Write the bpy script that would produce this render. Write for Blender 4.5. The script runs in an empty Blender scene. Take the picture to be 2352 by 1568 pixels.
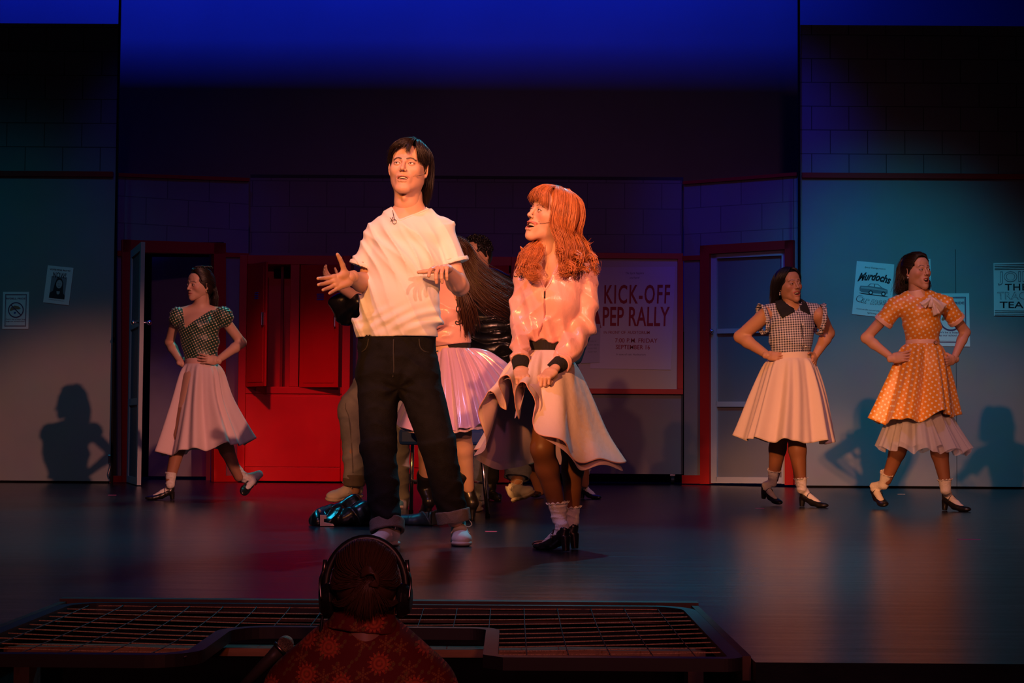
import bpy, math, random
import numpy as np
from mathutils import Vector, Matrix

S = bpy.context.scene
COL = S.collection
R = math.radians
PI = math.pi

# ------------------------------------------------------------------ camera
FPX = 4000.0
CAM = Vector((0.0, 0.0, 0.53))
PITCH = math.atan(198 / FPX)
ROLL = R(0.38)
cam_d = bpy.data.cameras.new('camera')
cam_d.sensor_width = 36.0
cam_d.lens = FPX / 2352 * 36.0
cam_d.clip_end = 100
cam = bpy.data.objects.new('camera', cam_d)
COL.objects.link(cam)
CM = Matrix.Rotation(PI / 2 + PITCH, 3, 'X') @ Matrix.Rotation(ROLL, 3, 'Z')
cam.matrix_world = Matrix.Translation(CAM) @ CM.to_4x4()
S.camera = cam


def at(px, py, d):
    """world point seen at pixel (px, py), on the plane Y = d"""
    v = CM @ Vector(((px - 1176) / FPX, -(py - 784) / FPX, -1.0))
    return CAM + v * (d / v.y)


def gx(px, d, py=1180):
    return at(px, py, d).x


# ------------------------------------------------------------------ colour management and world
S.view_settings.view_transform = 'Standard'
S.view_settings.look = 'None'
S.view_settings.gamma = 1.0
S.view_settings.exposure = 0.0
S.view_settings.use_curve_mapping = False
W = bpy.data.worlds.new('dark_theatre')
S.world = W
W.use_nodes = True
bg = W.node_tree.nodes['Background']
bg.inputs[0].default_value = (0.25, 0.22, 0.6, 1)
bg.inputs[1].default_value = 0.0022


# ------------------------------------------------------------------ stage lighting
def spot(name, loc, aim, col, power, ang, blend=0.5, size=0.12):
    l = bpy.data.lights.new(name, 'SPOT')
    l.color = col
    l.energy = power
    l.spot_size = R(ang)
    l.spot_blend = blend
    l.shadow_soft_size = size
    o = bpy.data.objects.new(name, l)
    COL.objects.link(o)
    o.location = loc
    o.rotation_euler = (Vector(aim) - Vector(loc)).to_track_quat('-Z', 'Y').to_euler()
    return o


def area(name, loc, aim, col, power, sx, sy, spread=180):
    l = bpy.data.lights.new(name, 'AREA')
    l.shape = 'RECTANGLE'
    l.size = sx
    l.size_y = sy
    l.color = col
    l.energy = power
    l.spread = R(spread)
    o = bpy.data.objects.new(name, l)
    COL.objects.link(o)
    o.location = loc
    o.rotation_euler = (Vector(aim) - Vector(loc)).to_track_quat('-Z', 'Y').to_euler()
    return o


AMB = (1.0, 0.35, 0.09)
TEAL = (0.0, 0.48, 0.78)
LAV = (0.70, 0.46, 1.0)
BLUE = (0.008, 0.030, 1.0)
# front of house spots on the leading pair
spot('key_spot', (-4.6, -5.5, 5.3), (0.05, 7.9, 1.30), AMB, 7400, 9.5, 0.45, 0.10)
spot('key_fill_spot', (4.0, -6.5, 5.0), (0.05, 7.8, 1.15), (1.0, 0.30, 0.08), 1300, 9.0, 0.6, 0.10)
spot('mid_group_spot', (-5.2, -5.0, 5.2), (-0.65, 10.9, 0.55), AMB, 2600, 7.5, 0.6, 0.1)
# one spot for each dancer at the back
spot('left_dancer_spot', (6.9, -5.0, 5.7), (-2.15, 12.6, 0.62), (1.0, 0.36, 0.24), 6800, 9.5, 0.6, 0.10)
spot('right_dancers_spot', (-4.5, -6.0, 5.6), (2.25, 11.9, 0.50), (1.0, 0.36, 0.17), 4300, 11.5, 0.6, 0.10)
spot('right_dancers_spot', (6.5, -6.0, 5.6), (2.45, 11.9, 0.45), (1.0, 0.34, 0.14), 1500, 11.0, 0.6, 0.10)
spot('low_warm_wash', (0.5, -6.0, 5.8), (0.3, 13.6, -0.5), (1.0, 0.30, 0.50), 560, 34, 0.8, 0.3)
spot('board_spot', (-3.0, -6.0, 5.3), (0.95, 16.7, 0.55), (1.0, 0.42, 0.26), 1500, 7.5, 1.0, 0.2)
# overhead lavender
spot('lavender_spot', (-2.8, 5.4, 6.0), (-0.1, 7.8, 1.2), LAV, 270, 34, 0.7, 0.15)
spot('lavender_spot', (2.2, 8.6, 6.2), (2.3, 12.0, 1.2), LAV, 150, 42, 0.8, 0.15)
spot('lavender_spot', (-1.6, 9.2, 6.2), (-2.1, 12.6, 1.0), LAV, 60, 30, 0.8, 0.15)
# cyan back light
spot('cyan_back_spot', (2.0, 12.8, 6.4), (0.1, 8.3, 0.9), (0.03, 0.60, 0.85), 1100, 30, 0.7, 0.12)
spot('cyan_back_spot', (-3.6, 12.6, 6.2), (-2.4, 9.4, 0.0), (0.02, 0.55, 0.85), 620, 36, 0.9, 0.2)
spot('cyan_back_spot', (-0.8, 15.4, 6.2), (-2.3, 12.3, 0.9), (0.02, 0.80, 0.70), 420, 26, 0.7, 0.12)
# teal on the side walls
spot('teal_wall_spot', (-5.0, 11.5, 5.6), (-4.7, 16.0, 0.5), TEAL, 120, 48, 1.0, 0.3)
spot('teal_wall_spot', (3.2, 11.5, 5.2), (3.45, 16.0, 1.05), TEAL, 600, 38, 1.0, 0.3)
# red wash on the lockers
spot('red_wash_spot', (-2.2, 9.0, 5.6), (-1.8, 16.4, -0.1), (1.0, 0.05, 0.05), 1900, 20, 1.0, 0.2)
# purple and blue wash on the set
spot('purple_wash_spot', (-1.4, 10.5, 6.0), (-1.4, 16.6, 1.0), (0.22, 0.05, 0.9), 60, 38, 0.7, 0.2)
spot('purple_wash_spot', (1.2, 10.5, 6.0), (1.2, 16.6, 1.0), (0.22, 0.05, 0.9), 60, 38, 0.7, 0.2)
spot('blue_wash_spot', (1.6, 12.0, 6.0), (2.35, 16.5, 2.6), (0.01, 0.03, 1.0), 260, 28, 0.9, 0.2)
spot('blue_wash_spot', (-2.6, 12.0, 6.0), (-3.2, 16.3, 2.6), (0.01, 0.05, 0.9), 60, 26, 0.9, 0.2)
# dim warm spot added to light the conductor and the pit
spot('house_spill', (1.2, -2.5, 2.6), (-0.4, 4.6, 0.0), (1.0, 0.20, 0.06), 170, 26, 0.5, 0.3)
# sky cloth batten, cut off below by an unseen flag added with the structure
area('sky_batten_light', (-1.6, 17.3, 6.9), (-1.6, 18.5, 5.2), BLUE, 130, 9.5, 0.05)


# ------------------------------------------------------------------ materials
MATS = {}


def node_mat(name):
    m = bpy.data.materials.new(name)
    m.use_nodes = True
    nt = m.node_tree
    return m, nt, nt.nodes['Principled BSDF']


def mat(name, col, rough=0.6, metal=0.0, spec=0.5, noise=0.0, nscale=20.0, bump=0.0, bscale=60.0,
        sheen=0.0, alpha=1.0, aniso=0.0, coat=0.0, stretch=(1, 1, 1), trans=0.0, sss=0.0, twist=0.0):
    if name in MATS:
        return MATS[name]
    m, nt, b = node_mat(name)
    c = (*col, 1)
    b.inputs['Base Color'].default_value = c
    b.inputs['Roughness'].default_value = rough
    b.inputs['Metallic'].default_value = metal
    b.inputs['Specular IOR Level'].default_value = spec
    b.inputs['Sheen Weight'].default_value = sheen
    b.inputs['Alpha'].default_value = alpha
    b.inputs['Anisotropic'].default_value = aniso
    b.inputs['Coat Weight'].default_value = coat
    if sss:
        b.inputs['Subsurface Weight'].default_value = sss
        b.inputs['Subsurface Radius'].default_value = (0.02, 0.008, 0.004)
        b.inputs['Subsurface Scale'].default_value = 0.5
    tc = nt.nodes.new('ShaderNodeTexCoord')
    mp = nt.nodes.new('ShaderNodeMapping')
    mp.inputs['Scale'].default_value = stretch
    mp.inputs['Rotation'].default_value = (0, twist, 0)
    nt.links.new(tc.outputs['Object'], mp.inputs[0])
    if noise:
        n = nt.nodes.new('ShaderNodeTexNoise')
        n.inputs['Scale'].default_value = nscale
        n.inputs['Detail'].default_value = 6
        nt.links.new(mp.outputs[0], n.inputs['Vector'])
        r = nt.nodes.new('ShaderNodeValToRGB')
        r.color_ramp.elements[0].position = 0.3
        r.color_ramp.elements[1].position = 0.7
        r.color_ramp.elements[0].color = (*[max(0, x * (1 - noise)) for x in col], 1)
        r.color_ramp.elements[1].color = (*[min(1, x * (1 + noise)) for x in col], 1)
        nt.links.new(n.outputs['Fac'], r.inputs[0])
        nt.links.new(r.outputs[0], b.inputs['Base Color'])
    if bump:
        n2 = nt.nodes.new('ShaderNodeTexNoise')
        n2.inputs['Scale'].default_value = bscale
        n2.inputs['Detail'].default_value = 4
        nt.links.new(mp.outputs[0], n2.inputs['Vector'])
        bp = nt.nodes.new('ShaderNodeBump')
        bp.inputs['Strength'].default_value = bump
        bp.inputs['Distance'].default_value = 0.01
        nt.links.new(n2.outputs['Fac'], bp.inputs['Height'])
        nt.links.new(bp.outputs[0], b.inputs['Normal'])
    MATS[name] = m
    return m


def vcol_mat(name, rough=0.5, sss=0.12, spec=0.4, bump=0.0, bscale=120):
    if name in MATS:
        return MATS[name]
    m, nt, b = node_mat(name)
    a = nt.nodes.new('ShaderNodeAttribute')
    a.attribute_name = 'Col'
    nt.links.new(a.outputs['Color'], b.inputs['Base Color'])
    b.inputs['Roughness'].default_value = rough
    b.inputs['Specular IOR Level'].default_value = spec
    if sss:
        b.inputs['Subsurface Weight'].default_value = sss
        b.inputs['Subsurface Radius'].default_value = (0.02, 0.008, 0.004)
        b.inputs['Subsurface Scale'].default_value = 0.4
    MATS[name] = m
    return m


def block_mat(name, col, line, bw, bh, zcut=None, zoff=0.0):
    """painted block work: thin lines of darker paint; below zcut the paint is plain"""
    m, nt, b = node_mat(name)
    b.inputs['Roughness'].default_value = 0.85
    b.inputs['Specular IOR Level'].default_value = 0.15
    tc = nt.nodes.new('ShaderNodeTexCoord')
    sx = nt.nodes.new('ShaderNodeSeparateXYZ')
    nt.links.new(tc.outputs['Object'], sx.inputs[0])
    cb = nt.nodes.new('ShaderNodeCombineXYZ')
    nt.links.new(sx.outputs['X'], cb.inputs[0])
    ad = nt.nodes.new('ShaderNodeMath')
    ad.operation = 'ADD'
    ad.inputs[1].default_value = zoff
    nt.links.new(sx.outputs['Z'], ad.inputs[0])
    nt.links.new(ad.outputs[0], cb.inputs[1])
    br = nt.nodes.new('ShaderNodeTexBrick')
    br.inputs['Scale'].default_value = 1.0
    br.inputs['Brick Width'].default_value = bw
    br.inputs['Row Height'].default_value = bh
    br.inputs['Mortar Size'].default_value = 0.005
    br.inputs['Mortar Smooth'].default_value = 0.3
    br.inputs['Color1'].default_value = (*col, 1)
    br.inputs['Color2'].default_value = (*[c * 0.93 for c in col], 1)
    br.inputs['Mortar'].default_value = (*line, 1)
    nt.links.new(cb.outputs[0], br.inputs['Vector'])
    n = nt.nodes.new('ShaderNodeTexNoise')
    n.inputs['Scale'].default_value = 3.0
    n.inputs['Detail'].default_value = 5
    nt.links.new(tc.outputs['Object'], n.inputs['Vector'])
    mx = nt.nodes.new('ShaderNodeMixRGB')
    mx.blend_type = 'MULTIPLY'
    mx.inputs[0].default_value = 0.25
    out = br.outputs['Color']
    if zcut is not None:
        gt = nt.nodes.new('ShaderNodeMath')
        gt.operation = 'GREATER_THAN'
        gt.inputs[1].default_value = zcut
        nt.links.new(sx.outputs['Z'], gt.inputs[0])
        m2 = nt.nodes.new('ShaderNodeMixRGB')
        m2.inputs[1].default_value = (*col, 1)
        nt.links.new(gt.outputs[0], m2.inputs[0])
        nt.links.new(out, m2.inputs[2])
        out = m2.outputs[0]
    nt.links.new(out, mx.inputs[1])
    nt.links.new(n.outputs['Color'], mx.inputs[2])
    nt.links.new(mx.outputs[0], b.inputs['Base Color'])
    return m


def floor_mat():
    m, nt, b = node_mat('stage_floor_paint')
    tc = nt.nodes.new('ShaderNodeTexCoord')
    mp = nt.nodes.new('ShaderNodeMapping')
    mp.inputs['Scale'].default_value = (0.5, 6.0, 1)
    nt.links.new(tc.outputs['Object'], mp.inputs[0])
    n = nt.nodes.new('ShaderNodeTexNoise')
    n.inputs['Scale'].default_value = 3.0
    n.inputs['Detail'].default_value = 8
    n.inputs['Roughness'].default_value = 0.7
    nt.links.new(mp.outputs[0], n.inputs['Vector'])
    r = nt.nodes.new('ShaderNodeValToRGB')
    r.color_ramp.elements[0].position = 0.3
    r.color_ramp.elements[1].position = 0.75
    r.color_ramp.elements[0].color = (0.005, 0.007, 0.011, 1)
    r.color_ramp.elements[1].color = (0.017, 0.021, 0.031, 1)
    nt.links.new(n.outputs['Fac'], r.inputs[0])
    # pale scuff specks
    v = nt.nodes.new('ShaderNodeTexNoise')
    v.inputs['Scale'].default_value = 30.0
    v.inputs['Detail'].default_value = 2
    nt.links.new(tc.outputs['Object'], v.inputs['Vector'])
    r2 = nt.nodes.new('ShaderNodeValToRGB')
    r2.color_ramp.elements[0].position = 0.79
    r2.color_ramp.elements[1].position = 0.83
    r2.color_ramp.elements[0].color = (0, 0, 0, 1)
    r2.color_ramp.elements[1].color = (1, 1, 1, 1)
    nt.links.new(v.outputs['Fac'], r2.inputs[0])
    mx = nt.nodes.new('ShaderNodeMixRGB')
    nt.links.new(r2.outputs[0], mx.inputs[0])
    nt.links.new(r.outputs[0], mx.inputs[1])
    mx.inputs[2].default_value = (0.3, 0.3, 0.3, 1)
    nt.links.new(mx.outputs[0], b.inputs['Base Color'])
    r3 = nt.nodes.new('ShaderNodeMapRange')
    r3.inputs['To Min'].default_value = 0.13
    r3.inputs['To Max'].default_value = 0.34
    nt.links.new(n.outputs['Fac'], r3.inputs['Value'])
    nt.links.new(r3.outputs[0], b.inputs['Roughness'])
    b.inputs['Specular IOR Level'].default_value = 0.62
    bp = nt.nodes.new('ShaderNodeBump')
    bp.inputs['Strength'].default_value = 0.22
    bp.inputs['Distance'].default_value = 0.01
    nt.links.new(n.outputs['Fac'], bp.inputs['Height'])
    nt.links.new(bp.outputs[0], b.inputs['Normal'])
    return m


def dots_mat(name, base, dot, cell, rad, rough=0.6, sheen=0.2, spec=0.4, angle=0.0):
    """polka dots on a staggered lattice of the UV map"""
    m, nt, b = node_mat(name)
    L = nt.links.new
    tc = nt.nodes.new('ShaderNodeTexCoord')
    mp = nt.nodes.new('ShaderNodeMapping')
    mp.inputs['Scale'].default_value = (1 / cell, 1 / cell, 1)
    mp.inputs['Rotation'].default_value = (0, 0, angle)
    L(tc.outputs['UV'], mp.inputs[0])

    def lattice(off):
        a = nt.nodes.new('ShaderNodeVectorMath')
        a.operation = 'ADD'
        a.inputs[1].default_value = (off, off, 0)
        L(mp.outputs[0], a.inputs[0])
        f = nt.nodes.new('ShaderNodeVectorMath')
        f.operation = 'FRACTION'
        L(a.outputs[0], f.inputs[0])
        d = nt.nodes.new('ShaderNodeVectorMath')
        d.operation = 'DISTANCE'
        L(f.outputs[0], d.inputs[0])
        d.inputs[1].default_value = (0.5, 0.5, 0)
        return d.outputs['Value']
    mn = nt.nodes.new('ShaderNodeMath')
    mn.operation = 'MINIMUM'
    L(lattice(0.0), mn.inputs[0])
    L(lattice(0.5), mn.inputs[1])
    lt = nt.nodes.new('ShaderNodeMath')
    lt.operation = 'LESS_THAN'
    L(mn.outputs[0], lt.inputs[0])
    lt.inputs[1].default_value = rad / cell
    mx = nt.nodes.new('ShaderNodeMixRGB')
    L(lt.outputs[0], mx.inputs[0])
    mx.inputs[1].default_value = (*base, 1)
    mx.inputs[2].default_value = (*dot, 1)
    L(mx.outputs[0], b.inputs['Base Color'])
    b.inputs['Roughness'].default_value = rough
    b.inputs['Sheen Weight'].default_value = sheen
    b.inputs['Specular IOR Level'].default_value = spec
    return m


def gingham_mat(name, c0, c1, cell):
    m, nt, b = node_mat(name)
    L = nt.links.new
    tc = nt.nodes.new('ShaderNodeTexCoord')
    s = nt.nodes.new('ShaderNodeSeparateXYZ')
    L(tc.outputs['UV'], s.inputs[0])

    def stripe(o):
        a = nt.nodes.new('ShaderNodeMath')
        a.operation = 'MULTIPLY'
        a.inputs[1].default_value = 1 / cell
        L(o, a.inputs[0])
        f = nt.nodes.new('ShaderNodeMath')
        f.operation = 'FRACT'
        L(a.outputs[0], f.inputs[0])
        g = nt.nodes.new('ShaderNodeMath')
        g.operation = 'GREATER_THAN'
        g.inputs[1].default_value = 0.5
        L(f.outputs[0], g.inputs[0])
        return g.outputs[0]
    ad = nt.nodes.new('ShaderNodeMath')
    ad.operation = 'ADD'
    L(stripe(s.outputs[0]), ad.inputs[0])
    L(stripe(s.outputs[1]), ad.inputs[1])
    hf = nt.nodes.new('ShaderNodeMath')
    hf.operation = 'MULTIPLY'
    hf.inputs[1].default_value = 0.5
    L(ad.outputs[0], hf.inputs[0])
    mx = nt.nodes.new('ShaderNodeMixRGB')
    L(hf.outputs[0], mx.inputs[0])
    mx.inputs[1].default_value = (*c1, 1)
    mx.inputs[2].default_value = (*c0, 1)
    L(mx.outputs[0], b.inputs['Base Color'])
    b.inputs['Roughness'].default_value = 0.8
    return m


def floral_mat():
    """dark red shirt cloth with scattered flowers and leaves"""
    m, nt, b = node_mat('floral_shirt_cloth')
    L = nt.links.new
    tc = nt.nodes.new('ShaderNodeTexCoord')

    def vor(scale, feature='F1'):
        v = nt.nodes.new('ShaderNodeTexVoronoi')
        v.voronoi_dimensions = '2D'
        v.inputs['Scale'].default_value = scale
        v.inputs['Randomness'].default_value = 0.75
        L(tc.outputs['UV'], v.inputs['Vector'])
        return v

    def layer(prev, scale, r0, r1, petals, col, wob):
        v = vor(scale)
        sub = nt.nodes.new('ShaderNodeVectorMath')
        sub.operation = 'SUBTRACT'
        sc = nt.nodes.new('ShaderNodeVectorMath')
        sc.operation = 'SCALE'
        sc.inputs['Scale'].default_value = scale
        L(tc.outputs['UV'], sc.inputs[0])
        sp = nt.nodes.new('ShaderNodeVectorMath')
        sp.operation = 'SCALE'
        sp.inputs['Scale'].default_value = scale
        L(v.outputs['Position'], sp.inputs[0])
        L(sc.outputs[0], sub.inputs[0])
        L(sp.outputs[0], sub.inputs[1])
        s = nt.nodes.new('ShaderNodeSeparateXYZ')
        L(sub.outputs[0], s.inputs[0])
        a2 = nt.nodes.new('ShaderNodeMath')
        a2.operation = 'ARCTAN2'
        L(s.outputs[1], a2.inputs[0])
        L(s.outputs[0], a2.inputs[1])
        mu = nt.nodes.new('ShaderNodeMath')
        mu.operation = 'MULTIPLY'
        mu.inputs[1].default_value = petals
        L(a2.outputs[0], mu.inputs[0])
        sn = nt.nodes.new('ShaderNodeMath')
        sn.operation = 'SINE'
        L(mu.outputs[0], sn.inputs[0])
        ma = nt.nodes.new('ShaderNodeMath')
        ma.operation = 'MULTIPLY_ADD'
        ma.inputs[1].default_value = wob
        ma.inputs[2].default_value = r1
        L(sn.outputs[0], ma.inputs[0])
        lt = nt.nodes.new('ShaderNodeMath')
        lt.operation = 'LESS_THAN'
        L(v.outputs['Distance'], lt.inputs[0])
        L(ma.outputs[0], lt.inputs[1])
        # rings inside the bloom
        rg = nt.nodes.new('ShaderNodeMath')
        rg.operation = 'MULTIPLY'
        rg.inputs[1].default_value = 60
        L(v.outputs['Distance'], rg.inputs[0])
        rs = nt.nodes.new('ShaderNodeMath')
        rs.operation = 'SINE'
        L(rg.outputs[0], rs.inputs[0])
        cr = nt.nodes.new('ShaderNodeMapRange')
        cr.inputs['From Min'].default_value = -1
        cr.inputs['To Min'].default_value = 0.35
        L(rs.outputs[0], cr.inputs['Value'])
        fm = nt.nodes.new('ShaderNodeMath')
        fm.operation = 'MULTIPLY'
        L(lt.outputs[0], fm.inputs[0])
        L(cr.outputs[0], fm.inputs[1])
        mx = nt.nodes.new('ShaderNodeMixRGB')
        L(fm.outputs[0], mx.inputs[0])
        if isinstance(prev, tuple):
            mx.inputs[1].default_value = (*prev, 1)
        else:
            L(prev, mx.inputs[1])
        mx.inputs[2].default_value = (*col, 1)
        return mx.outputs[0]
    o = layer((0.16, 0.008, 0.006), 30, 0, 0.12, 2, (0.22, 0.14, 0.03), 0.22)
    o = layer(o, 19, 0, 0.20, 6, (0.34, 0.12, 0.03), 0.16)
    o = layer(o, 11.5, 0, 0.27, 14, (0.62, 0.10, 0.035), 0.06)
    L(o, b.inputs['Base Color'])
    b.inputs['Roughness'].default_value = 0.8
    return m


# ------------------------------------------------------------------ object helpers
def setp(o, label=None, cat=None, group=None, kind=None):
    if label:
        o['label'] = label
    if cat:
        o['category'] = cat
    if group:
        o['group'] = group
    if kind:
        o['kind'] = kind
    return o


def thing(name, loc, label, cat, group=None, kind=None):
    o = bpy.data.objects.new(name, None)
    o.empty_display_size = 0.1
    o.location = loc
    COL.objects.link(o)
    return setp(o, label, cat, group, kind)


def link_mesh(name, me, m=None, parent=None, smooth=False, label=None):
    if m is not None:
        for x in (m if isinstance(m, (list, tuple)) else [m]):
            me.materials.append(x)
    o = bpy.data.objects.new(name, me)
    COL.objects.link(o)
    if smooth:
        me.shade_smooth()
    if parent is not None:
        o.parent = parent
        base = parent
        T = Vector((0, 0, 0))
        while base is not None:
            T += base.location
            base = base.parent
        o.location = (0, 0, 0)
        me.transform(Matrix.Translation(-T))
    if label:
        o['label'] = label
    return o


class MB:
    """collects shapes into one mesh (world coordinates)"""
    def __init__(s):
        s.v = []
        s.f = []
        s.mi = []
        s.cur = 0

    def add(s, vs, fs):
        n = len(s.v)
        s.v += [tuple(v) for v in vs]
        s.f += [tuple(i + n for i in f) for f in fs]
        s.mi += [s.cur] * len(fs)
        return s

    def box(s, x0, x1, y0, y1, z0, z1):
        return s.hexa([(x0, y0, z0), (x1, y0, z0), (x1, y0, z1), (x0, y0, z1)],
                      [(x0, y1, z0), (x1, y1, z0), (x1, y1, z1), (x0, y1, z1)])

    def hexa(s, front, back):
        """front/back: four points each: bl, br, tr, tl seen from the camera"""
        return s.add(list(front) + list(back),
                     [(0, 1, 2, 3), (5, 4, 7, 6), (4, 0, 3, 7), (1, 5, 6, 2), (3, 2, 6, 7), (4, 5, 1, 0)])

    def slab(s, pts, off):
        """polygon pts extruded by vector off"""
        n = len(pts)
        off = Vector(off)
        vs = [Vector(p) for p in pts] + [Vector(p) + off for p in pts]
        fs = [tuple(range(n)), tuple(reversed(range(n, 2 * n)))]
        for i in range(n):
            j = (i + 1) % n
            fs.append((i, i + n, j + n, j))
        return s.add(vs, fs)

    def tube(s, pts, r, sides=8, cap=True, flat=1.0, up=None):
        pts = [Vector(p) for p in pts]
        n = len(pts)
        rs = r if isinstance(r, (list, tuple)) else [r] * n
        vs = []
        fs = []
        prev = None
        for i, p in enumerate(pts):
            t = (pts[min(i + 1, n - 1)] - pts[max(i - 1, 0)])
            if t.length < 1e-9:
                t = Vector((0, 0, 1))
            t.normalize()
            if prev is None:
                a = Vector(up) if up is not None else (Vector((0, 0, 1)) if abs(t.z) < 0.9 else Vector((1, 0, 0)))
                u = (a - t * a.dot(t)).normalized()
            else:
                u = (prev - t * prev.dot(t))
                if u.length < 1e-6:
                    u = t.orthogonal()
                u.normalize()
            prev = u
            w = t.cross(u)
            for k in range(sides):
                an = 2 * PI * k / sides
                vs.append(p + (u * math.cos(an) * flat + w * math.sin(an)) * rs[i])
        for i in range(n - 1):
            for k in range(sides):
                a = i * sides + k
                b = i * sides + (k + 1) % sides
                fs.append((a, b, b + sides, a + sides))
        if cap:
            fs.append(tuple(reversed(range(sides))))
            fs.append(tuple(range((n - 1) * sides, n * sides)))
        return s.add(vs, fs)

    def sphere(s, c, r, n=16, m=10, sc=(1, 1, 1), M=None):
        vs = []
        fs = []
        for j in range(m + 1):
            ph = PI * j / m
            for i in range(n):
                th = 2 * PI * i / n
                v = Vector((math.sin(ph) * math.cos(th) * sc[0], math.sin(ph) * math.sin(th) * sc[1], math.cos(ph) * sc[2])) * r
                if M is not None:
                    v = M @ v
                vs.append(Vector(c) + v)
        for j in range(m):
            for i in range(n):
                a = j * n + i
                b = j * n + (i + 1) % n
                fs.append((a, a + n, b + n, b))
        return s.add(vs, fs)

    def mesh(s, name='m'):
        me = bpy.data.meshes.new(name)
        me.from_pydata([tuple(v) for v in s.v], [], s.f)
        if any(s.mi):
            me.polygons.foreach_set('material_index', s.mi)
        me.update()
        return me

    def build(s, name, m, parent=None, smooth=False, label=None, bevel=0.0):
        o = link_mesh(name, s.mesh(name), m, parent, smooth, label)
        if bevel:
            b = o.modifiers.new('bevel', 'BEVEL')
            b.width = bevel
            b.segments = 2
            b.limit_method = 'ANGLE'
        return o


def catmull(pts, n, closed=False):
    """resample a polyline of Vectors (or np rows) as a smooth curve with n points"""
    P = np.array([tuple(p) for p in pts], float)
    m = len(P)
    out = []
    tot = m if closed else m - 1
    for k in range(n):
        u = k / n * tot if closed else k / (n - 1) * tot
        i = min(int(u), tot - 1)
        t = u - i
        if closed:
            p0, p1, p2, p3 = P[(i - 1) % m], P[i % m], P[(i + 1) % m], P[(i + 2) % m]
        else:
            p0, p1, p2, p3 = P[max(i - 1, 0)], P[i], P[i + 1], P[min(i + 2, m - 1)]
        out.append(0.5 * ((2 * p1) + (-p0 + p2) * t + (2 * p0 - 5 * p1 + 4 * p2 - p3) * t * t + (-p0 + 3 * p1 - 3 * p2 + p3) * t ** 3))
    return np.array(out)


def text_mesh(body, height, shear=0.0, offset=0.0, width=1.0, space=1.0):
    """letters as a flat mesh in XY, centred in x, cap height ~ height, base line y = 0"""
    cu = bpy.data.curves.new('txt', 'FONT')
    cu.body = body
    cu.size = 1.0
    cu.align_x = 'CENTER'
    cu.shear = shear
    cu.offset = offset
    cu.space_character = space
    cu.resolution_u = 3
    ob = bpy.data.objects.new('txt', cu)
    COL.objects.link(ob)
    bpy.context.view_layer.update()
    dg = bpy.context.evaluated_depsgraph_get()
    me = bpy.data.meshes.new_from_object(ob.evaluated_get(dg))
    bpy.data.objects.remove(ob)
    k = height / 0.70
    me.transform(Matrix.Diagonal((k * width, k, 1, 1)))
    me.materials.clear()
    return me


def text_fit(body, height, total, **kw):
    me = text_mesh(body, height, **kw)
    xs = [v.co.x for v in me.vertices]
    w = max(xs) - min(xs)
    me.transform(Matrix.Diagonal((total / w, 1, 1, 1)))
    xs = [v.co.x for v in me.vertices]
    me.transform(Matrix.Translation((-(max(xs) + min(xs)) / 2, 0, 0)))
    return me


# ------------------------------------------------------------------ stage structure
grey_paint = mat('grey_flat_paint', (0.30, 0.30, 0.31), 0.85, spec=0.15, noise=0.06, nscale=3)
side_blocks = block_mat('side_block_paint', (0.30, 0.30, 0.31), (0.10, 0.10, 0.10), 0.345, 0.222, zcut=2.86, zoff=0.03)
mid_blocks = block_mat('centre_block_paint', (0.26, 0.25, 0.27), (0.15, 0.14, 0.16), 0.36, 0.25, zcut=2.2, zoff=0.1)
red_paint = mat('red_gloss_paint', (0.50, 0.012, 0.012), 0.45, spec=0.4, noise=0.08, nscale=4)
dark_red = mat('dark_red_trim_paint', (0.42, 0.012, 0.010), 0.6, spec=0.3)
black_m = mat('black_masking', (0.006, 0.006, 0.007), 0.9, spec=0.1)
black_metal = mat('black_metal', (0.02, 0.02, 0.022), 0.4, metal=0.6)
door_paint = mat('pale_grey_door_paint', (0.42, 0.42, 0.45), 0.6, spec=0.3)
pane_m = mat('grey_pane', (0.17, 0.17, 0.19), 0.6, spec=0.3)
wood_m = mat('raw_timber', (0.30, 0.16, 0.08), 0.7, noise=0.3, nscale=8, stretch=(1, 6, 6))
chrome = mat('chrome', (0.75, 0.75, 0.77), 0.22, metal=1.0)
paper = mat('white_paper', (0.78, 0.78, 0.76), 0.7, spec=0.2)
ink = mat('black_ink', (0.015, 0.015, 0.02), 0.7)
red_ink = mat('red_ink', (0.36, 0.02, 0.03), 0.7)


def structure(o):
    o['kind'] = 'structure'
    return o


PX0, PX1, PY0, PY1 = -1.34, 0.56, 4.0, 5.26       # the pit opening in the stage
b = MB()
b.box(-9, 9, PY1, 18.6, -0.12, 0)
b.box(-9, PX0, PY0, PY1, -0.12, 0)
b.box(PX1, 9, PY0, PY1, -0.12, 0)
structure(b.build('floor', floor_mat()))
b = MB()
b.box(-9, PX0, PY0, PY0 + 0.05, -1.7, -0.12)
b.box(PX1, 9, PY0, PY0 + 0.05, -1.7, -0.12)
b.box(PX0, PX1, PY1, PY1 + 0.05, -1.7, -0.12)
b.box(PX0 - 0.05, PX0, PY0, PY1, -1.7, -0.12)
b.box(PX1, PX1 + 0.05, PY0, PY1, -1.7, -0.12)
structure(b.build('wall_front', black_m))
structure(MB().box(-9, 9, -1, PY1 + 0.1, -1.75, -1.7).build('floor_pit', black_m))

sky = mat('sky_cloth', (0.42, 0.44, 0.50), 0.9, spec=0.1, noise=0.10, nscale=0.6)
structure(MB().box(-9, 9, 18.5, 18.6, 0, 8).build('wall_back', sky))
structure(MB().box(-9.2, 9.2, 17.50, 17.51, 5.25, 6.467).build('trim_border', black_m))  # unseen flag added above view to keep the batten's blue off the lower cloth

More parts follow.
